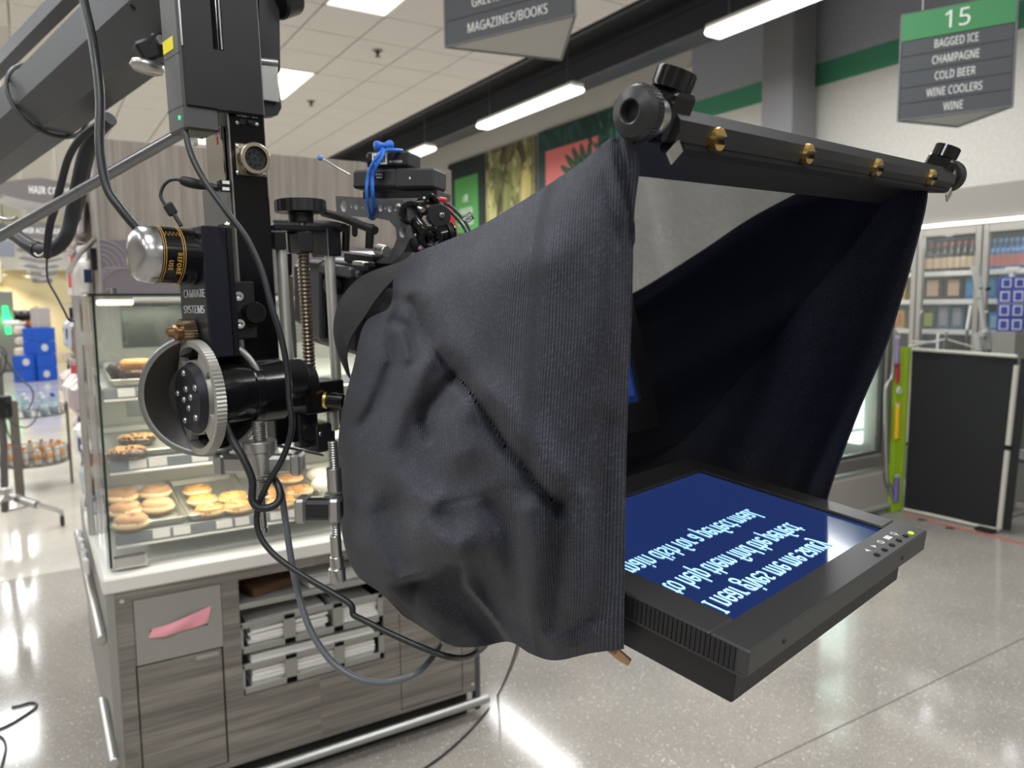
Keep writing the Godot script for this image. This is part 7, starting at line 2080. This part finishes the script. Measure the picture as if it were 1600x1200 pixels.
	part(wd, "layer", W(wd).box(at(968, 1019, 0.75), Vector3(0.032, 0.003, 0.014), 0.001, pb * Basis(Vector3.BACK, -0.75)), mat("pine_dark", srgb(150, 104, 76), 0.7))
	# ---- bar over the front edge
	var V := 0.07
	var f := thing("prompter_bar", "black prompter frame bar with four brass thumbscrews and end knobs", "frame bar", pp(0.2, V, 0.41), pb)
	var L := func(u: float, v: float, w: float) -> Vector3: return f.transform.affine_inverse() * pp(u, v, w)
	var u0 := -0.085
	var u1 := 0.478
	var c0: Vector3 = L.call(u0, V, 0.407)
	var c1: Vector3 = L.call(u1, V, 0.407)
	var bar := MB.new()
	# bevelled profile swept along the bar (z, y)
	var prof := PackedVector2Array([Vector2(0.010, -0.012), Vector2(0.014, -0.006), Vector2(0.014, 0.002), Vector2(0.006, 0.011), Vector2(-0.012, 0.011), Vector2(-0.014, 0.008), Vector2(-0.014, -0.012)])
	bar.slab(prof, c1.x - c0.x, Transform3D(Basis(Vector3.BACK, Vector3.UP, Vector3.LEFT), Vector3(c1.x, c0.y, c0.z)))
	part(f, "bar", bar, mat("bar_black", srgb(17, 17, 19), 0.42))
	part(f, "bar_pad", MB.new().lohi(Vector3(c0.x + 0.01, c0.y - 0.018, c0.z - 0.01), Vector3(c1.x - 0.01, c0.y - 0.0115, c0.z + 0.011), 0.002), grainy("felt_black", srgb(30, 30, 32), 0.95, 0.0, 0.3, 30.0))
	# flat frame strip below, along the glass
	var gd := (pp(0.2, 0.115, 0.383) - pp(0.2, V + 0.004, 0.398)).normalized()
	var gn := gd.cross(E1).normalized()
	var strip := MB.new(f.transform.affine_inverse())
	var a := pp(-0.095, V + 0.004, 0.400)
	var e := pp(0.470, V + 0.004, 0.400)
	var w := E2 * 0.041 - EN * 0.026
	var th := gn * 0.004
	for q in [[a, e, e + w, a + w]]:
		strip.quad(q[0], q[1], q[2], q[3], -EN)
		strip.quad(q[0] + EN * 0.005, q[1] + EN * 0.005, q[2] + EN * 0.005, q[3] + EN * 0.005, EN)
		for i in 4: strip.quad(q[i], q[(i + 1) % 4], q[(i + 1) % 4] + EN * 0.005, q[i] + EN * 0.005, (q[i] + q[(i + 1) % 4]) * 0.5 - (q[0] + q[2]) * 0.5)
	part(f, "lower_strip", strip, mat("strip_black", srgb(34, 33, 33), 0.5))
	for q in [[1117, 217], [1258, 240], [1367, 261], [1452, 276]]:
		var p: Vector3 = f.transform.affine_inverse() * on_plane(q[0], q[1], pp(0, V - 0.012, 0.40), E2)
		var s := part(f, "thumbscrew", MB.new().cyl(p + Vector3(0, 0, -0.007), p + Vector3(-0.0, -0.001, 0.005), 0.0085, 26, 0.0012, -1.0, 0.05), M.brass, "brass thumbscrew")
		part(s, "collar", MB.new().cyl(p + Vector3(-0.001, 0.003, -0.015), p + Vector3(0, 0.002, -0.004), 0.0068, 20, 0.0008), M.brass)
		part(s, "stud", MB.new().cyl(p + Vector3(0, -0.001, 0.003), p + Vector3(0, -0.0015, 0.010), 0.0032, 12), M.black)
	# end blocks, knobs and clamping screws
	for sgn in [-1.0, 1.0]:
		var ue := u0 if sgn < 0.0 else u1
		var bk: Vector3 = L.call(ue, V + 0.002, 0.412)
		part(f, "end_block", MB.new().box(bk + Vector3(-sgn * 0.008, 0.003, -0.003), Vector3(0.022, 0.034, 0.030), 0.003, Basis(Vector3.RIGHT, 0.35)), M.gloss)
		var kb := bk + Vector3(sgn * 0.005, -0.001, 0)
		part(f, "spacer", MB.new().cyl(kb, kb + Vector3(sgn * 0.010, 0, 0), 0.0125, 28, 0.001), M.steel)
		part(f, "spacer", MB.new().cyl(kb + Vector3(sgn * 0.009, 0, 0), kb + Vector3(sgn * 0.016, 0, 0), 0.011, 28, 0.001), M.satin)
		var k := part(f, "end_knob", MB.new().lathe(kb + Vector3(sgn * 0.014, 0, 0), Vector3(sgn, 0, 0), [[0.007, 0.0], [0.0155, 0.0], [0.0185, 0.003], [0.0185, 0.010], [0.0165, 0.014], [0.0085, 0.017], [0.0075, 0.0165], [0.0070, 0.010], [0.0, 0.010]], 44), grainy("knob_black", srgb(44, 44, 46), 0.38, 0.0, 0.2, 60.0))
		var kn := MB.new()
		for i in 40:
			var g2 := TAU * i / 40
			kn.box(kb + Vector3(sgn * 0.0205, cos(g2) * 0.0186, sin(g2) * 0.0186), Vector3(0.0062, 0.0008, 0.0012), 0.0, Basis(Vector3.RIGHT, g2))
		tag(part(k, "knurling", kn, M.satin), "", "", "", "stuff")
		var st: Vector3 = bk + Vector3(-sgn * 0.006, 0.009, -0.002)
		var dirv := Vector3(0.12, 0.92, 0.25).normalized()
		part(f, "screw_stem", MB.new().cyl(st, st + dirv * 0.012, 0.006, 18), M.black)
		part(f, "screw_knob", MB.new().cyl(st + dirv * 0.010, st + dirv * 0.0235, 0.0135, 36, 0.0015, -1.0, 0.06), M.gloss)
		part(f, "washer", MB.new().box(bk + Vector3(-sgn * 0.002, -0.024, 0.012), Vector3(0.016, 0.010, 0.002), 0.0005, Basis(Vector3.BACK, 0.7)), M.steel)
	# the half-silvered pane, top behind the bar, foot at the back of the monitor
	var gl := thing("prompter_glass", "slanted half-mirror glass pane reflecting the speckled floor under the bar", "glass pane", pp(0.2, 0.312, 0.012), pb)
	var ti := pp(-0.090, 0.115, 0.375)
	var tj := pp(0.462, 0.115, 0.375)
	var bi := pp(0.0, 0.368, 0.006)
	var bj := pp(0.44, 0.368, 0.006)
	var pane := MB.new(gl.transform.affine_inverse())
	var n2 := (tj - ti).cross(bi - ti).normalized()
	if n2.dot(-E2) < 0.0: n2 = -n2
	var dq := -n2 * 0.003
	var qs := [ti, tj, bj, bi]
	pane.quad(ti, tj, bj, bi, n2)
	part(gl, "mirror_coat", pane, mirror_mat())
	var rim := MB.new(gl.transform.affine_inverse())
	for i in 4: rim.quad(qs[i], qs[(i + 1) % 4], qs[(i + 1) % 4] + dq, qs[i] + dq, (qs[i] + qs[(i + 1) % 4]) * 0.5 - (ti + bj) * 0.5)
	part(gl, "edge", rim, M.pane_edge)

func screen_mat() -> StandardMaterial3D:
	var m := mat("screen_blue", srgb(6, 10, 28), 0.10)
	m.emission_enabled = true
	m.emission = srgb(32, 50, 102)
	m.emission_energy_multiplier = 0.8
	return m

func mirror_mat() -> StandardMaterial3D:
	var m := mat("half_mirror", Color(0.80, 0.81, 0.82, 0.72), 0.03, 1.0)
	var im := Image.create(4, 4, false, Image.FORMAT_RGB8)
	im.fill(Color.WHITE)
	m.albedo_texture = ImageTexture.create_from_image(im)
	m.transparency = BaseMaterial3D.TRANSPARENCY_ALPHA
	return m

# ---------------------------------------------------------------- the cloth hood
func bump(p: Vector2, c: Vector2, a: float, b: float, turn: float) -> float:
	var q := (p - c).rotated(-turn)
	return exp(-(q.x * q.x / (a * a) + q.y * q.y / (b * b)))

func side_point(q: Array) -> Vector3:       # a sighted point at a given place across the prompter's width
	return on_plane(q[0], q[1], PO + E1 * float(q[2]), E1)

func hood() -> void:
	var t := thing("prompter_hood", "large black knitted cloth hood draped from the prompter bar to the camera", "cloth hood", pp(0.1, 0.3, -0.1))
	# near side: rows run from the front edge (right) to the camera (left); each point: sight x, sight y, place across the width
	var g := [
		[[984, 214, -0.104], [954, 216, -0.100], [902, 258, -0.090], [832, 304, -0.078], [748, 354, -0.060], [692, 378, -0.046], [648, 396, -0.030], [624, 414, -0.016], [614, 440, 0.000]],
		[[999, 258, -0.094], [950, 274, -0.105], [890, 318, -0.104], [818, 366, -0.100], [738, 416, -0.088], [690, 446, -0.076], [650, 462, -0.062], [622, 470, -0.040], [608, 480, -0.006]],
		[[991, 338, -0.090], [948, 360, -0.106], [884, 402, -0.112], [808, 452, -0.112], [730, 508, -0.100], [680, 540, -0.082], [640, 548, -0.066], [598, 528, -0.044], [570, 505, -0.008]],
		[[988, 470, -0.078], [946, 484, -0.100], [880, 520, -0.110], [800, 568, -0.108], [724, 610, -0.092], [672, 632, -0.080], [624, 634, -0.072], [578, 610, -0.050], [552, 572, -0.012]],
		[[983, 590, -0.062], [940, 602, -0.088], [872, 632, -0.104], [796, 672, -0.104], [722, 702, -0.096], [668, 716, -0.086], [616, 714, -0.076], [566, 694, -0.052], [532, 656, -0.014]],
		[[979, 710, -0.046], [934, 722, -0.076], [866, 746, -0.096], [794, 772, -0.098], [722, 792, -0.098], [664, 798, -0.092], [612, 792, -0.080], [562, 776, -0.054], [527, 740, -0.014]],
		[[977, 820, -0.030], [930, 832, -0.062], [864, 850, -0.084], [800, 860, -0.088], [732, 862, -0.092], [672, 862, -0.096], [618, 864, -0.084], [568, 856, -0.054], [535, 838, -0.014]],
		[[976, 910, -0.020], [928, 924, -0.050], [868, 936, -0.070], [810, 930, -0.066], [748, 908, -0.040], [690, 902, -0.062], [636, 920, -0.072], [590, 906, -0.046], [556, 896, -0.010]],
		[[975, 974, -0.013], [922, 990, -0.040], [868, 1000, -0.052], [818, 978, -0.040], [766, 952, -0.012], [712, 956, -0.040], [668, 966, -0.052], [628, 944, -0.030], [596, 928, 0.000]],
		[[975, 1014, -0.010], [922, 1021, -0.026], [868, 1032, -0.034], [830, 1022, -0.024], [795, 1003, 0.004], [752, 1010, -0.016], [706, 1009, -0.024], [664, 984, -0.010], [628, 960, 0.012]]]
	var coarse: Array = []
	for r in g:
		var ln: Array = []
		for q in r: ln.append(side_point(q))
		coarse.append(curve(ln, 16))
	var rows: Array = []
	var Q: int = coarse[0].size()
	var cols: Array = []
	for j in Q:
		var ln: Array = []
		for i in coarse.size(): ln.append(coarse[i][j])
		cols.append(curve(ln, 17))
	var R: int = cols[0].size()
	for i in R:
		var ln := PackedVector3Array()
		for j in Q:
			var p: Vector3 = cols[j][i]
			var s := Vector2(j / float(Q - 1), i / float(R - 1))
			ln.append(p - (p - EYE).normalized() * fold_depth(p, s))
		rows.append(ln)
	part(t, "near_side", W(t).sheet(rows, 0.003, -E1, 1.0 / 0.046), M.knit)
	# far side, seen from inside
	var fg := [
		[[0.418, 0.066, 0.398], [0.43, 0.20, 0.375], [0.38, 0.38, 0.335], [0.24, 0.66, 0.27]],
		[[0.413, 0.064, 0.355], [0.45, 0.18, 0.30], [0.42, 0.36, 0.25], [0.30, 0.64, 0.19]],
		[[0.410, 0.078, 0.224], [0.455, 0.18, 0.21], [0.455, 0.34, 0.17], [0.34, 0.62, 0.10]],
		[[0.410, 0.101, 0.125], [0.450, 0.18, 0.11], [0.455, 0.33, 0.09], [0.34, 0.60, 0.02]],
		[[0.412, 0.124, 0.006], [0.425, 0.19, 0.004], [0.430, 0.33, -0.005], [0.33, 0.58, -0.06]],
		[[0.412, 0.126, -0.06], [0.420, 0.19, -0.07], [0.424, 0.33, -0.09], [0.32, 0.56, -0.14]]]
	var fr: Array = []
	for r in fg:
		var ln: Array = []
		for q in r: ln.append(pp(q[0], q[1], q[2]))
		fr.append(curve(ln, 10))
	var frows: Array = []
	var fcols: Array = []
	var FQ: int = fr[0].size()
	for j in FQ:
		var ln: Array = []
		for i in fr.size(): ln.append(fr[i][j])
		fcols.append(curve(ln, 8))
	for i in fcols[0].size():
		var ln := PackedVector3Array()
		for j in FQ:
			var s := j / float(FQ - 1)
			var v: float = i / float(fcols[0].size() - 1)
			var p: Vector3 = fcols[j][i]
			var amp := 0.014 * smoothstep(0.0, 0.2, s) * smoothstep(0.0, 0.25, v)
			p += E1 * amp * (sin(s * 16.0 - v * 5.0) * 0.7 + sin(s * 31.0 - v * 9.0 + 1.0) * 0.35)
			ln.append(p)
		frows.append(ln)
	part(t, "far_side", W(t).sheet(frows, 0.003, -E1, 1.0 / 0.046), M.shaded_lining)
	# folds over the top to the far side
	var top0: PackedVector3Array = rows[0]
	var roof: Array = []
	for k in 7:
		var f := k / 6.0
		var ln := PackedVector3Array()
		for j in Q:
			var a := top0[j]
			var s := j / float(Q - 1)
			var fj := s * (FQ - 1)
			var b: Vector3 = frows[0][int(fj)].lerp(frows[0][mini(int(fj) + 1, FQ - 1)], fj - int(fj)) + EN * 0.002
			var p := a.lerp(b, f)
			p += EN * (0.010 * sin(PI * f) * (1.0 if s > 0.08 else s / 0.08))
			if f < 0.2: p += E1 * 0.0
			ln.append(p)
		roof.append(ln)
	part(t, "roof", W(t).sheet(roof, 0.003, EN, 1.0 / 0.046), M.knit)
	# back closing of the hood round the camera, and the floor of the hood
	var bk: Array = []
	for k in 7:
		var f := k / 6.0
		var ln := PackedVector3Array()
		for i in range(0, R):
			var a: Vector3 = rows[i][Q - 1]
			var v := i / float(R - 1)
			var b := pp(lerpf(0.24, 0.32, v), lerpf(0.66, 0.56, v), lerpf(0.27, -0.14, v))
			ln.append(a.lerp(b, f) + E2 * 0.03 * sin(PI * f))
		bk.append(ln)
	part(t, "back_side", W(t).sheet(bk, 0.003, E2, 1.0 / 0.046), M.shaded_lining)
	var un: Array = []
	for k in 7:
		var f := k / 6.0
		var ln := PackedVector3Array()
		for j in range(int(Q * 0.42), Q):
			var a: Vector3 = rows[R - 1][j]
			var s := (j - Q * 0.42) / (Q * 0.58)
			var b := pp(lerpf(0.40, 0.32, s), lerpf(0.34, 0.56, s), lerpf(-0.07, -0.14, s))
			ln.append(a.lerp(b, f) - EN * 0.025 * sin(PI * f))
		un.append(ln)
	part(t, "under_side", W(t).sheet(un, 0.003, -EN, 1.0 / 0.046), M.knit)
	# plain cloth strip over the camera's back, outside the hood
	var st := thing("black_strip", "plain black cloth strip wrapped over the camera behind the hood", "cloth strip", pp(0.0, 0.55, 0.15))
	var sr: Array = []
	for r in [[[660, 396, 1.02], [622, 410, 1.04], [568, 430, 1.06], [534, 464, 1.075], [521, 505, 1.085], [525, 544, 1.085], [541, 584, 1.08]], [[650, 412, 0.985], [618, 434, 0.99], [592, 462, 1.0], [570, 494, 1.01], [549, 526, 1.02], [541, 556, 1.03], [546, 590, 1.05]]]:
		var ln: Array = []
		for q in r: ln.append(at(q[0], q[1], q[2]))
		sr.append(curve(ln, 7))
	var s3: Array = []
	for k in 6:
		var ln := PackedVector3Array()
		var f := k / 5.0
		for j in sr[0].size(): ln.append((sr[0][j] as Vector3).lerp(sr[1][j], f) - ray(560, 500) * 0.008 * sin(PI * f))
		s3.append(ln)
	part(st, "strip", W(st).sheet(s3, 0.002, EYE - at(560, 500, 1.05)), M.plain_cloth)
	part(st, "hem", W(st).tube(PackedVector3Array(s3[5]), 0.0014, 6), M.plain_cloth)

# creases of the near side: a line (as sighted), its half width in the same measure, its depth in metres
const CREASES := [
	[[[962, 212], [970, 258], [981, 330], [986, 380]], 5.0, -0.005],
	[[[976, 220], [986, 262], [989, 320]], 6.0, 0.003],
	[[[950, 222], [961, 270], [974, 345]], 6.0, 0.0035],
	[[[938, 236], [950, 300], [966, 380]], 6.0, -0.0025],
	[[[644, 474], [661, 515], [677, 545], [701, 575], [725, 599], [748, 632], [772, 666], [790, 695], [815, 722], [834, 748], [860, 778], [878, 792]], 13.0, -0.013],
	[[[648, 478], [663, 517], [678, 547], [703, 577], [728, 602], [750, 634], [774, 668], [792, 697]], 4.0, -0.004],
	[[[711, 588], [689, 610], [667, 633], [662, 658]], 3.5, -0.003],
	[[[816, 724], [835, 750], [858, 777], [876, 789]], 4.0, -0.003],
	[[[668, 470], [700, 530], [745, 590], [790, 650], [830, 700], [862, 745]], 32.0, 0.010],
	[[[711, 587], [688, 609], [666, 632], [661, 659], [668, 682]], 9.0, -0.009],
	[[[735, 625], [715, 660], [722, 700]], 30.0, 0.011],
	[[[615, 499], [634, 511], [644, 531], [650, 555], [647, 568]], 8.0, -0.007],
	[[[622, 520], [630, 545], [634, 560]], 10.0, 0.006],
	[[[614, 470], [612, 520], [614, 566], [600, 602], [584, 640], [566, 664]], 12.0, -0.012],
	[[[672, 552], [648, 600], [622, 650], [604, 700], [612, 738], [646, 772], [674, 784]], 22.0, 0.013],
	[[[560, 620], [556, 700], [566, 780]], 22.0, 0.006],
	[[[604, 800], [618, 846], [636, 888]], 24.0, -0.014],
	[[[575, 800], [582, 850], [602, 890]], 20.0, 0.010],
	[[[660, 820], [690, 842], [716, 852]], 26.0, 0.012],
	[[[728, 900], [745, 935], [775, 970], [805, 1004]], 16.0, 0.012],
	[[[770, 790], [792, 830], [800, 880], [802, 920]], 18.0, -0.009],
	[[[826, 800], [834, 860], [836, 930], [846, 990]], 18.0, 0.009],
	[[[874, 800], [868, 860], [862, 930], [858, 980]], 15.0, -0.009],
	[[[908, 780], [906, 860], [900, 940]], 20.0, 0.006],
	[[[945, 660], [942, 780], [938, 880], [930, 960]], 18.0, -0.006],
	[[[898, 985], [908, 970]], 20.0, -0.010],
	[[[690, 790], [735, 780], [790, 762], [836, 766], [876, 788]], 3.5, -0.0022],
	[[[920, 786], [975, 770]], 3.5, -0.0014],
	[[[690, 440], [760, 420], [850, 400]], 40.0, 0.004]]
const LIP := [[560, 905], [600, 912], [637, 903], [671, 895], [701, 879], [717, 878], [728, 914], [762, 952], [800, 1002], [812, 1030]]

func line_gap(p: Vector2, l: Array) -> float:
	var best := 1e9
	for i in l.size() - 1:
		var q := Geometry2D.get_closest_point_to_segment(p, Vector2(l[i][0], l[i][1]), Vector2(l[i + 1][0], l[i + 1][1]))
		best = minf(best, p.distance_squared_to(q))
	return sqrt(best)

func fold_depth(p: Vector3, s: Vector2) -> float:
	var q := view.inverse() * (p - EYE)
	var px := Vector2(800.0 + FOCAL * q.x / -q.z, 600.0 - FOCAL * q.y / -q.z)
	var d := 0.0
	for c in CREASES:
		var g := line_gap(px, c[0])
		var w: float = c[1]
		if g < w * 3.0: d += float(c[2]) * (1.9 if w > 7.0 else 1.0) * exp(-g * g / (w * w))
	# the pocket under the lip, where the hem lies deeper
	var inside := Geometry2D.is_point_in_polygon(px, PackedVector2Array([Vector2(560, 905), Vector2(600, 912), Vector2(637, 903), Vector2(671, 895), Vector2(701, 879), Vector2(717, 878), Vector2(728, 914), Vector2(762, 952), Vector2(800, 1002), Vector2(812, 1050), Vector2(560, 1050)]))
	if inside and px.x > 590.0:
		var g := line_gap(px, LIP)
		d -= 0.15 * smoothstep(0.0, 9.0, g) * smoothstep(600.0, 650.0, px.x)
	elif px.x > 590.0:
		var g2 := line_gap(px, LIP)
		d += 0.016 * exp(-g2 * g2 / 400.0) * smoothstep(590.0, 640.0, px.x)
	# keep the free edge in place
	return d * smoothstep(0.0, 0.03, s.x) + 0.0016 * sin(s.x * 40.0 + s.y * 9.0) * sin(s.y * 23.0 + s.x * 6.0)
